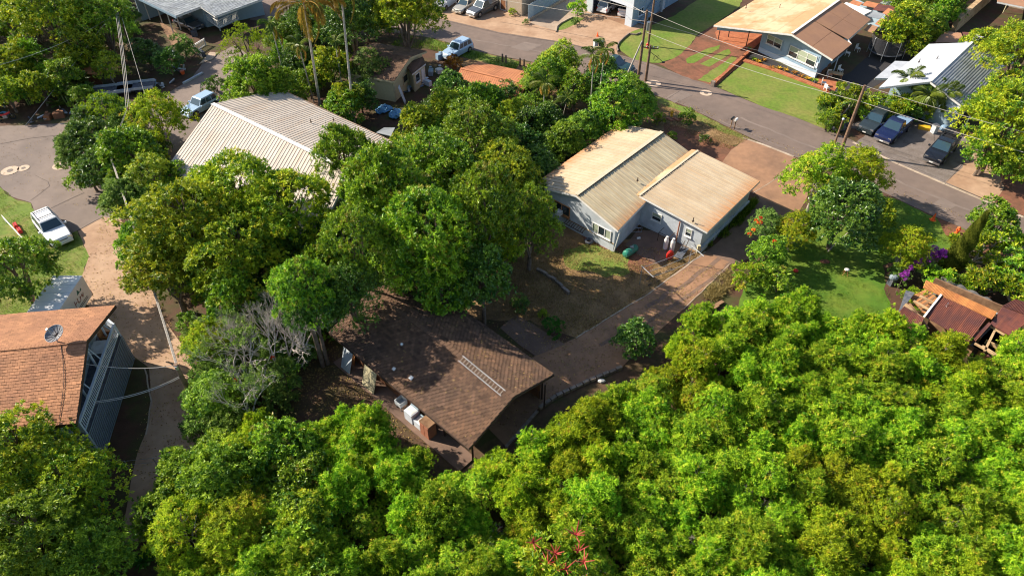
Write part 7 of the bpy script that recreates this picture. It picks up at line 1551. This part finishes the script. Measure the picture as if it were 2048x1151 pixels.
# shrubs
S = [(1375, 232, 20, 'round green fruit tree on the verge beside the yellow hydrant', 'G'), (1410, 275, 13, 'dark small tree with black trunk in the dirt yard', 'D'), (1345, 270, 12, 'small green bush near the corner of the grey house', 'G'),
     (1320, 235, 14, 'light green bush at the foot of the tree by the poles', 'Y'), (905, 122, 22, None, 0), (1885, 555, 40, 'bright green bush above the rusty shack', 'H'), (1830, 590, 26, 'light green bush next to the green grill', 'H'),
     (1500, 545, 40, 'feathery shrub with grassy edge at the lawn corner', 'H'), (1560, 560, 36, 'dark shrub on the left side of the lawn', 'G'), (1860, 540, 30, 'brown-green shrub among the purple bougainvillea', 'V'),
     (1800, 545, 24, 'low shrub at the edge of the lawn near the purple flowers', 'V'), (1910, 560, 30, 'dry brown shrub beneath the columnar cypress', 'V'), (1990, 560, 34, 'green shrub behind the rusty shack', 'G'),
     (1675, 240, 22, 'clipped yellow-green hedge bush at the lawn end by the dark car', 'Y'), (1640, 250, 0, None, 0), (1155, 12, 22, 'bright yellow-green palm-like bush between the garages', 'H'), (1150, 42, 10, 'small round dark green shrub in the grass wedge', 'D'),
     (978, 10, 9, 'yellow potted shrub beside the grey pickup', 'Y'), (1024, 22, 9, 'small yellow-green shrub by the tan wall', 'Y'), (1052, 42, 7, 'tiny shrub with pale purple flowers by the tan driveway', 'V'),
     (365, 92, 30, 'pale green cycad-like shrub beside the white baby gate', 'V'), (428, 165, 24, 'small dark shrub at the edge of the shaded driveway', 'D'), (1255, 150, 18, 'shrub in front of the dark green pickup', 'G'),
     (1040, 605, 22, 'blue-green shrub in the shade behind the brown roof', 'D'), (1085, 625, 12, 'small yellow-green plant in the shaded yard', 'Y'), (1340, 560, 0, None, 0)]
mm = dict(G=M['mango_g'], D=M['dark_g'], Y=M['mango_y'], H=M['haole'], V=M['grey_g'])
for u, v, r_, lab, c in S:
    if lab: plant('shrub', u, v, r_, lab, 'shrub', 'shrub', mats={'crown': mm[c]})
plant('shrub', 907, 124, 20, 'orange-brown croton bush in front of the blue-white car', 'croton_bush', 'shrub', mats={'crown': M['croton']})
plant('ball', 1107, 648, 23, 'round clipped dark green bush on the shaded patio', 'round_bush', 'bush', i=0)
for u, v, rr in ((1838, 525, 10), (1822, 535, 7), (1810, 548, 9), (1870, 502, 12), (1885, 506, 11), (1860, 514, 8)):
    plant('shrub', u, v, rr, 'magenta bougainvillea blossom cluster beside the columnar cypress', 'bougainvillea', 'flowers', 'bougainvillea bushes by the cypress', {'crown': M['magenta']}, zr=2.0)
for u, v, rr, lab in ((1950, 500, 50, 'plumeria with pink tip near the cypress'), (2020, 500, 52, 'plumeria at the right edge beside the street'), (1990, 555, 52, 'plumeria with bare pale limbs behind the tarpaulin'),
                      (2040, 580, 48, 'plumeria behind the right end of the rusty shack'), (1940, 560, 36, 'small plumeria over the grey tarpaulin'), (1690, 190, 34, 'plumeria with pale leaves at the end of the flower bed'), (1740, 200, 28, 'plumeria behind the parked dark car')):
    plant('plumeria', u, v, rr, lab, 'plumeria', 'tree')
plant('spikes', 1130, 1125, 95, 'umbrella tree with red flower spikes at the bottom edge', 'umbrella_tree', 'tree')
plant('plumeria', 1320, 1130, 60, 'yellow-green tree with long drooping leaves right of the red flower spikes', 'umbrella_tree', 'tree', mats={'crown': M['plumeria']})
for u, v in ((285, 1120), (350, 1130), (310, 1100), (385, 1115)): plant('fan', u, v, 28, 'dark fan leaved palm clump at the bottom end of the driveway', 'fan_palm', 'palm', 'fan palms at the driveway end')
# banana and palm clump at upper left
for i, (u, v, rr) in enumerate(((60, 120, 30), (110, 140, 32), (40, 150, 28), (150, 160, 30), (90, 175, 26), (130, 190, 28), (60, 190, 24), (175, 180, 22), (20, 175, 24))):
    plant('banana' if i % 2 else 'frond_palm', u, v, rr, 'broad fronded plant of the dense palm clump above the red motorbike', 'clump_palm', 'plant', 'palm clump above the motorbike')
for i, (u, v, rr) in enumerate(((1668, 205, 22), (1700, 215, 20), (1650, 215, 16), (1805, 215, 20), (1830, 225, 18), (1855, 235, 16), (1780, 215, 16), (1890, 230, 16))):
    plant('banana' if i % 2 else 'broad', u, v, rr, 'leafy plant of the dense bed between the parked cars and the pale grey roof', 'garden_plant', 'plant', 'plants between the parked cars and the grey roof')
for u, v, rr in ((590, 110, 22), (560, 60, 22), (595, 85, 20)): plant('frond_palm', u, v, rr, 'short feathery palm among the tall trunks behind the white roof', 'short_palm', 'palm', 'short palms among the tall trunks')
plant('frond_palm', 1880, 15, 34, 'pale arching palm behind the mango near the tan wall', 'short_palm', 'palm')
# tall palms: base seen at (u,v)
def palm_at(kind, i, u, v, h, lab, group=None, top=None):
    p = px(u, v); o = dup(PR[kind][i], p, rp.uniform(0, 6), h, lab, group, cat='palm'); o.name = 'palm_tree'
    if top:      # lean so that the top is seen at the given pixel
        hz = {('coconut', 0): 12.8, ('coconut', 1): 14.5, ('thin_palm', 0): 5.2, ('thin_palm', 1): 6.6, ('short_palm', 0): 2.6}[kind, i]*h
        q = px(top[0], top[1], hz)-p; q.z = hz; q.normalize(); o.rotation_euler = (Vector((0, 0, 1)).rotation_difference(q)).to_euler()
    return o
palm_at('coconut', 0, 642, 222, 1.0, 'tall coconut palm with orange tinted fronds hanging into the top of the view', top=(607, 0))
palm_at('coconut', 1, 709, 252, 1.0, 'tallest bare palm trunk, right of the orange fronded one', top=(679, -45))
palm_at('thin_palm', 0, 573, 170, 1.2, 'leftmost slim palm behind the white roof', top=(545, 60))
palm_at('thin_palm', 0, 590, 165, 1.0, 'slim palm just right of the leftmost one', top=(556, 70))
palm_at('thin_palm', 1, 628, 205, 1.0, 'slim palm close to the orange fronded coconut palm', top=(600, 100))
palm_at('thin_palm', 0, 688, 200, 1.1, 'slim palm left of the tallest bare trunk', top=(672, 95))
palm_at('thin_palm', 1, 1084, 262, 1.0, 'slim palm above the grey house, leftmost of its row', top=(1090, 168))
palm_at('thin_palm', 0, 1124, 240, .9, 'slim palm with drooping golden fronds, second of its row', top=(1137, 190))
palm_at('thin_palm', 0, 1100, 265, .75, 'short slim palm between the first two of its row', top=(1106, 210))
palm_at('thin_palm', 1, 1179, 240, 1.0, 'slim palm third of its row, beside the far pickup', top=(1187, 125))
palm_at('thin_palm', 1, 1195, 215, 1.0, 'slim palm with golden skirt, nearest the utility poles', top=(1209, 108))
palm_at('short_palm', 0, 1815, 212, 1.25, 'young palm in front of the pale grey roof', top=(1817, 160))
palm_at('short_palm', 0, 1862, 220, 1.3, 'leaning young palm by the grey roof awning', top=(1880, 182))
palm_at('short_palm', 0, 1845, 235, 1.2, 'young palm behind the parked blue pickup', top=(1858, 192))
palm_at('short_palm', 0, 1880, 228, 1.1, 'small palm nearest the awning corner', top=(1896, 190))
palm_at('thin_palm', 0, 1695, 222, .6, 'small golden stemmed palm behind the wooden street pole', top=(1712, 196))
# columnar cypress
def cypress():
    p = px(1893, 545); rr = np.random.default_rng(4); H = 6.2; n = 18000; z = rr.uniform(0.02, 1, n)**.9*H; a = rr.uniform(0, 6.28, n)
    rad = .78*np.clip(1-(z/H), .02, 1)**.75*(1+.22*np.sin(a*3+z*3))*rr.uniform(.8, 1.08, n)*np.clip(z/.5+.5, 0, 1)
    B = np.column_stack([rad*np.cos(a)+z*.06, rad*np.sin(a)-z*.03, z]); Dv = unit(np.column_stack([np.cos(a)*.5, np.sin(a)*.5, np.ones(n)]))
    fc = np.column_stack([np.cos(a), np.sin(a), .5+0*a]); t = thing('cypress', 'tall narrow olive-green cypress leaning beside the street at right', 'tree', p); mt = leaf_mesh('crown', B, Dv, .24, .11, np.clip(rr.uniform(0, 1, n)*.6+.4*(np.sin(z*5+a*2) > 0), 0, 1), rr, M['cypress'], face=fc)
    link('crown', mt, t); mb = MB(); mb.path([p, p+Vector((.35, -.18, 5.8))], [.1, .03], 6); mb.build('trunk', M['bark'], t)
cypress()
# flower bed plants of the blue house
for i, (u, v, k, lab) in enumerate(((1508, 116, 2, 'green potted-looking plant at the bed corner by the carport'), (1516, 121, 0, 'yellow ti plant nearest the carport end of the bed'), (1526, 118, 1, 'orange croton behind the first yellow plant'),
        (1543, 133, 1, 'orange croton under the small window'), (1557, 134, 0, 'bushy yellow croton below the small window'), (1571, 138, 0, 'yellow croton between the two windows'),
        (1588, 143, 1, 'orange croton below the large window, left end'), (1601, 150, 1, 'orange croton below the large window centre'), (1615, 155, 0, 'yellow croton near the right end of the bed'), (1625, 158, 2, 'blue-green plant at the right end of the bed'))):
    p = px(u, v+4); o = dup(PR['ti'][k], p, rp.uniform(0, 6), 1.15, lab, None, cat='plant'); o.name = 'croton_plant'
# ------------------------------------------------------------------ understorey between the big trees
def inside(poly, x, y):
    c = False; j = len(poly)-1
    for i in range(len(poly)):
        a, b = poly[i], poly[j]
        if (a[1] > y) != (b[1] > y) and x < (b[0]-a[0])*(y-a[1])/(b[1]-a[1])+a[0]: c = not c
        j = i
    return c
W_ = lambda poly, z=0: [(px(u, v, z).x, px(u, v, z).y) for u, v in poly]
LAB = []
KEEP = [W_(q) for q in ([(1066, 285), (1060, 215), (1170, 195), (1235, 190), (1240, 235), (1150, 270)], [(600, 110), (665, 100), (745, 265), (640, 245)], [(318, 335), (425, 250), (560, 215), (800, 320), (610, 490), (330, 370)], [(640, 690), (740, 600), (840, 590), (1120, 790), (940, 940)], [(1060, 410), (1290, 290), (1530, 400), (1420, 500), (1230, 500)],
        [(680, 175), (720, 120), (860, 125), (900, 180), (800, 240), (690, 200)], [(890, 200), (960, 150), (1060, 175), (1040, 240), (900, 220)])]
def fill(poly, sp, kinds, label, group, name, seed, sc_=(.6, .95), maxn=60, hz=(.8, 1.1)):
    LAB.append((label, [])); r = random.Random(seed); pw = W_(poly); xs = [p[0] for p in pw]; ys = [p[1] for p in pw]; P = []
    for _ in range(3000):
        x, y = r.uniform(min(xs), max(xs)), r.uniform(min(ys), max(ys))
        if not inside(pw, x, y) or any(inside(k, x, y) for k in KEEP) or any((x-a)**2+(y-b)**2 < sp*sp for a, b in P): continue
        P.append((x, y))
        if len(P) >= maxn: break
    for x, y in P:
        k, m = r.choice(kinds); s_ = r.uniform(*sc_); o = dup(r.choice(PR[k]), (x, y, 0), r.uniform(0, 6.28), (s_, s_, s_*r.uniform(*hz)), label, group, {'crown': M[m]}, 'tree'); o.name = name; LAB[-1][1].append(o)
    return len(P)
fill([(345, 420), (420, 380), (620, 500), (800, 340), (900, 240), (1070, 250), (1110, 340), (1050, 460), (1010, 560), (900, 640), (700, 640), (560, 660), (400, 600), (300, 600), (290, 520)], 2.6, [('broad', 'mango_g'), ('broad', 'dark_g'), ('broad', 'mango_y')], 'lower tree filling the gaps of the big mango grove', 'lower trees of the mango grove', 'understorey_tree', 1)
fill([(-60, 20), (250, -10), (290, 80), (250, 120), (160, 110), (60, 80), (-60, 110)], 3.0, [('broad', 'mango_g'), ('broad', 'dark_g'), ('loose', 'shrub_g')], 'lower tree in the dark wood at the upper left', 'lower trees of the upper left wood', 'understorey_tree', 2)
fill([(570, 140), (600, 60), (860, 60), (700, 90), (680, 130), (735, 240), (700, 262), (610, 195)], 2.6, [('broad', 'shrub_g'), ('broad', 'dark_g'), ('broad', 'mango_g')], 'lower tree among the palm trunks behind the white ribbed roof', 'lower trees among the palm trunks', 'understorey_tree', 3)
fill([(860, 240), (900, 215), (1060, 200), (1090, 130), (1240, 190), (1300, 215), (1290, 265), (1180, 290), (1080, 380), (960, 300)], 2.6, [('broad', 'mango_g'), ('loose', 'shrub_g'), ('broad', 'dark_g')], 'lower tree of the wood behind the grey house', 'lower trees behind the grey house', 'understorey_tree', 4)
fill([(370, 660), (520, 640), (650, 660), (600, 780), (560, 860), (420, 900), (410, 800)], 1.7, [('shrub', 'grey_g'), ('shrub', 'grey_g'), ('shrub', 'shrub_g')], 'vine covered bush below the leafless tree', 'vine covered bushes below the leafless tree', 'understorey_bush', 5, (.8, 1.3))
fill([(-60, 930), (130, 910), (200, 1000), (210, 1110), (200, 1250), (-80, 1250)], 2.2, [('broad', 'mango_y'), ('broad', 'shrub_g')], 'lower tree under the golden tipped trees at the bottom left', 'lower trees at the bottom left', 'understorey_tree', 6)
fill([(350, 1030), (430, 920), (640, 950), (640, 1240), (350, 1240)], 2.0, [('broad', 'shrub_g'), ('loose', 'haole_y'), ('broad', 'mango_g'), ('haole', 'haole')], 'leafy tree of the mixed growth right of the lower driveway', 'mixed trees right of the lower driveway', 'understorey_tree', 7)
fill([(250, 260), (340, 330), (400, 420), (300, 470), (210, 400), (150, 330), (180, 260)], 2.6, [('broad', 'mango_g'), ('broad', 'dark_g'), ('broad', 'grey_g')], 'lower tree of the clump round the leaning pole', 'lower trees round the leaning pole', 'understorey_tree', 8)
fill([(1880, 540), (1940, 480), (2130, 560), (2130, 660), (2010, 600)], 2.4, [('plumeria', 'plumeria'), ('broad', 'mango_g')], 'lower tree of the plumeria clump at the right edge', 'lower trees of the plumeria clump', 'understorey_tree', 9)
fill([(1770, 60), (1800, 10), (1900, -30), (1890, 60), (1850, 110), (1800, 120)], 2.4, [('broad', 'mango_y'), ('broad', 'mango_g')], 'lower tree behind the trampoline', 'lower trees behind the trampoline', 'understorey_tree', 10)
for kk in (0, 1): fill([(-60, 130), (150, 150), (195, 165), (185, 215), (60, 225), (-60, 225)], 2.2 if kk else 2.6, [('banana', 'palm'), ('frond_palm', 'palm')] if kk else [('broad', 'mango_g'), ('broad', 'mango_y')], ['low tree beside the palm clump at the left edge', 'leafy plant of the palm clump at the left edge'][kk], ['low trees beside the palm clump', 'plants of the palm clump at the left edge'][kk], ['understorey_tree', 'clump_plant'][kk], 13+kk, (.6, .9))
fill([(1960, 330), (2010, 300), (2120, 150), (2150, 330), (2060, 350)], 2.6, [('broad', 'mango_y'), ('broad', 'mango_g')], 'lower tree under the golden mangos at the right edge', 'lower trees at the right edge', 'understorey_tree', 11, maxn=10)
fill([(1640, 230), (1690, 205), (1790, 215), (1850, 225), (1900, 245), (1780, 240), (1700, 240), (1650, 262)], 1.5, [('shrub', 'mango_g'), ('shrub', 'shrub_g'), ('plumeria', 'plumeria')], 'bush in the bed between the front lawn and the parked cars', 'bushes between the lawn and the parked cars', 'garden_bush', 12, (.7, 1.2))
# say which one: nearest landmark, direction from it and rank
ANCH = [('the white wagon SUV', 110, 460), ('the satellite dish', 113, 668), ('the driveway pole', 373, 770), ('the leafless tree', 540, 655), ('the brown shingle roof', 860, 700), ('the ladder on the brown roof', 970, 748), ('the cream cottage', 800, 140),
        ('the orange shed', 970, 155), ('the blue-white SUV', 915, 105), ('the blue tarpaulin', 768, 222), ('the dark green pickup', 1228, 140), ('the grey house roof', 1200, 350), ('the green water tank', 1260, 508), ('the ribbed roof wing', 1400, 380),
        ('the white roof ridge end', 425, 208), ('the white roof vents', 620, 240), ('the lower white roof', 700, 310), ('the carport car', 380, 52), ('the red motorbike', 14, 240), ('the flatbed trailer', 225, 190), ('the two wide manholes', 30, 338),
        ('the tallest palm trunk', 695, 130), ('the orange fronded palm', 620, 100), ('the trampoline', 1765, 95), ('the rusty shack', 1900, 630), ('the cypress', 1930, 480), ('the black pickup', 1875, 305), ('the front lawn', 1600, 210), ('the red flower spikes', 1130, 1110), ('the wire fence', 300, 925)]
ORD = ['', 'second ', 'third ', 'fourth ', 'fifth ', 'sixth ', 'seventh ', 'eighth ', 'ninth ', 'tenth ']+['%d%s ' % (k, {1: 'st', 2: 'nd', 3: 'rd'}.get(k % 10 if k > 20 else 0, 'th')) for k in range(11, 40)]
def screen(o):
    d = Vector(o.location)+Vector((0, 0, 2.5))-Vector((0, 0, CAM_H)); c, s = math.cos(PITCH), math.sin(PITCH); z = d.y*c-d.z*s
    return IW/2+FPX*d.x/z, IH/2-FPX*(d.y*s+d.z*c)/z
def relabel(objs, head):
    B = {}
    for o in objs:
        u, v = screen(o); n, au, av = min(ANCH, key=lambda q: (q[1]-u)**2+(q[2]-v)**2); a = math.degrees(math.atan2(av-v, u-au)) % 360
        B.setdefault((n, ['right', 'upper right', 'upper side', 'upper left', 'left', 'lower left', 'lower side', 'lower right'][int((a+22.5)//45) % 8]), []).append(((au-u)**2+(av-v)**2, o))
    for (n, d), L in B.items():
        L.sort(key=lambda q: q[0])
        for k, (_, o) in enumerate(L): o['label'] = '%s, %snearest on the %s%s of %s' % (head, ORD[min(k, 38)], d, '' if 'side' in d else ' side', n)
HD = {}
for lab, objs in LAB:
    HD.setdefault('vine bush' if 'vine' in lab else {'leafy': 'leafy plant' if 'palm' in lab else 'leafy tree', 'bush': 'garden bush', 'lower': 'lower tree', 'low': 'low tree'}[lab.split()[0]], []).extend(objs)
for h_, objs in HD.items(): relabel(objs, h_)
for g_, h_ in (('vine covered shrubs under the bare trees', 'vine covered shrub'), ('palm clump above the motorbike', 'broad fronded plant'), ('plants between the parked cars and the grey roof', 'leafy bed plant'), ('fan palms at the driveway end', 'dark fan palm'), ('bougainvillea bushes by the cypress', 'magenta bougainvillea')):
    relabel([o for o in C.objects if o.get('group') == g_], h_)
# ------------------------------------------------------------------ the thicket of feathery shrubs
TH = [(415, 905), (440, 875), (520, 850), (600, 880), (665, 845), (715, 830), (775, 865), (850, 925), (905, 948), (960, 960), (1015, 920), (1060, 878), (1130, 846), (1225, 800), (1300, 770), (1335, 740), (1365, 660), (1420, 630), (1470, 620), (1520, 596),
      (1590, 600), (1650, 628), (1700, 650), (1760, 655), (1820, 664), (1880, 690), (1930, 715), (1985, 728), (2060, 690), (2260, 640), (2420, 1300), (380, 1300), (400, 1130), (500, 1000), (420, 950)]
pts = []; rt = random.Random(5)
thw = [(px(u, v, 2.2).x, px(u, v, 2.2).y) for u, v in TH]
x0, x1 = min(p[0] for p in thw), max(p[0] for p in thw); y0, y1 = min(p[1] for p in thw), max(p[1] for p in thw)
for _ in range(9000):
    x, y = rt.uniform(x0, x1), rt.uniform(max(y0, 11), y1)
    if not inside(thw, x, y): continue
    if any((x-a)**2+(y-b)**2 < 1.5**2 for a, b in pts): continue
    pts.append((x, y))
pts = pts[:300]
for x, y in pts:
    f = math.sin(x*.35+1)*math.cos(y*.3)+rt.uniform(-.6, .6)
    k = 'haole' if rt.random() < .92 else 'loose'
    kk = rt.randrange(len(PR[k])); s = rt.uniform(.75, 1.1) if k == 'haole' else rt.uniform(.5, .72)
    mt = HY if f > .55 else None
    o = dup(PR[k][kk], (x, y, 0), rt.uniform(0, 6.28), (s, s, s*rt.uniform(.8, 1.25)), 'bright green feathery shrub in the dense thicket filling the lower right', 'feathery shrubs of the dense thicket', mt or {'crown': M['haole']}, 'shrub')
    o.name = 'thicket_shrub'
for k, (u, v) in enumerate(((700, 900), (560, 960), (820, 1010), (960, 1080), (1120, 960), (1240, 900), (1420, 820), (1560, 760), (1500, 980), (1660, 900), (1760, 800), (1850, 950), (1700, 1060), (1940, 880), (1990, 1020), (1350, 1040), (1880, 1100), (640, 1010), (1600, 690), (1440, 690))):
    p = px(u, v, 2.4); dup(PR['bare'][k % 2], (p.x, p.y, 0), k*1.3, .56, 'leafless grey twiggy shrub poking out of the thicket', 'leafless shrubs in the thicket', cat='shrub').name = 'dead_shrub'
for k, (u, v) in enumerate(((1190, 980), (1640, 830), (1480, 900), (1790, 1000), (1960, 960), (1540, 1080), (770, 960), (1330, 850))):
    p = px(u, v, 2.6); dup(PR['haole'][k % 5], (p.x, p.y, .25), k*1.7, .5, 'yellowing dry shrub top among the green thicket', 'dry shrub tops in the thicket', {'crown': M['dry_leaf' if k % 2 else 'haole_y']}, 'shrub').name = 'dry_shrub'
# fallen leaves
def litter(label, poly, n, seed, plane=None, m='litter'):
    r = np.random.default_rng(seed); ps = [px(*p) for p in poly] if plane is None else poly; pw = [(p[0], p[1]) for p in ps]; xs = [p[0] for p in pw]; ys = [p[1] for p in pw]; Q = []
    while len(Q) < n:
        x, y = r.uniform(min(xs), max(xs)), r.uniform(min(ys), max(ys))
        if inside(pw, x, y) and r.uniform() < .35+.65*max(0, math.sin(x*1.3+seed)*math.cos(y*1.1)): Q.append((x, y, .045 if plane is None else plane(x, y)))
    B = np.array(Q); a = r.uniform(0, 6.28, n); Dv = np.column_stack([np.cos(a), np.sin(a), r.uniform(-.05, .25, n)])
    o = link('fallen_leaves', leaf_mesh('fallen_leaves', B, unit(Dv), r.uniform(.06, .16, n), .06, r.uniform(0, 1, n), r, M[m], face=np.tile((0., 0., 1.), (n, 1))), None, 'stuff'); tag(o, label, 'leaves')
litter('fallen leaves scattered on the concrete driveway at the left', [(205, 434), (245, 440), (300, 560), (372, 700), (400, 870), (300, 1060), (270, 900), (298, 740), (180, 600), (162, 556), (178, 512)], 1500, 1)
litter('fallen leaves on the cul-de-sac paving', [(0, 260), (160, 250), (330, 200), (300, 420), (205, 434), (0, 370)], 700, 2)
litter('leaf litter on the shaded driveway and yard of the brown house', [(1000, 620), (1229, 632), (1366, 535), (1460, 528), (1325, 655), (1112, 790), (1020, 880), (900, 700)], 2600, 3)
litter('leaf litter in the dark yard left of the brown house', [(590, 690), (660, 680), (800, 800), (940, 905), (760, 930), (560, 800)], 3000, 4)
litter('leaves and twigs strewn over the shaded back yard', [(900, 560), (1060, 470), (1240, 490), (1411, 503), (1229, 630), (1100, 690)], 4000, 5)
litter('fallen leaves along the near edge of the street', [(1302, 180), (1457, 250), (1586, 308), (1792, 390), (2048, 496), (2048, 480), (1792, 372), (1586, 294), (1457, 236)], 500, 6)
rA0, rA1, rR0, rR1, rB0, rB1 = px(829, 552, 2.5), px(1108, 748, 2.5), px(742, 579, 3.78), px(1028, 793, 3.78), px(657, 664, 2.5), px(938, 897, 2.5)
for k, (e0, e1) in enumerate(((rA0, rA1), (rB0, rB1))):
    nn = (e1-e0).cross(rR0-e0).normalized(); litter(['fallen leaves on the right slope of the brown roof', 'fallen leaves on the left slope of the brown roof'][k], [e0, e1, rR1, rR0], (260, 160)[k], 7+k, lambda x, y, e0=e0, nn=nn: e0.z-((x-e0.x)*nn.x+(y-e0.y)*nn.y)/nn.z+.045)
print('thicket', len(pts))
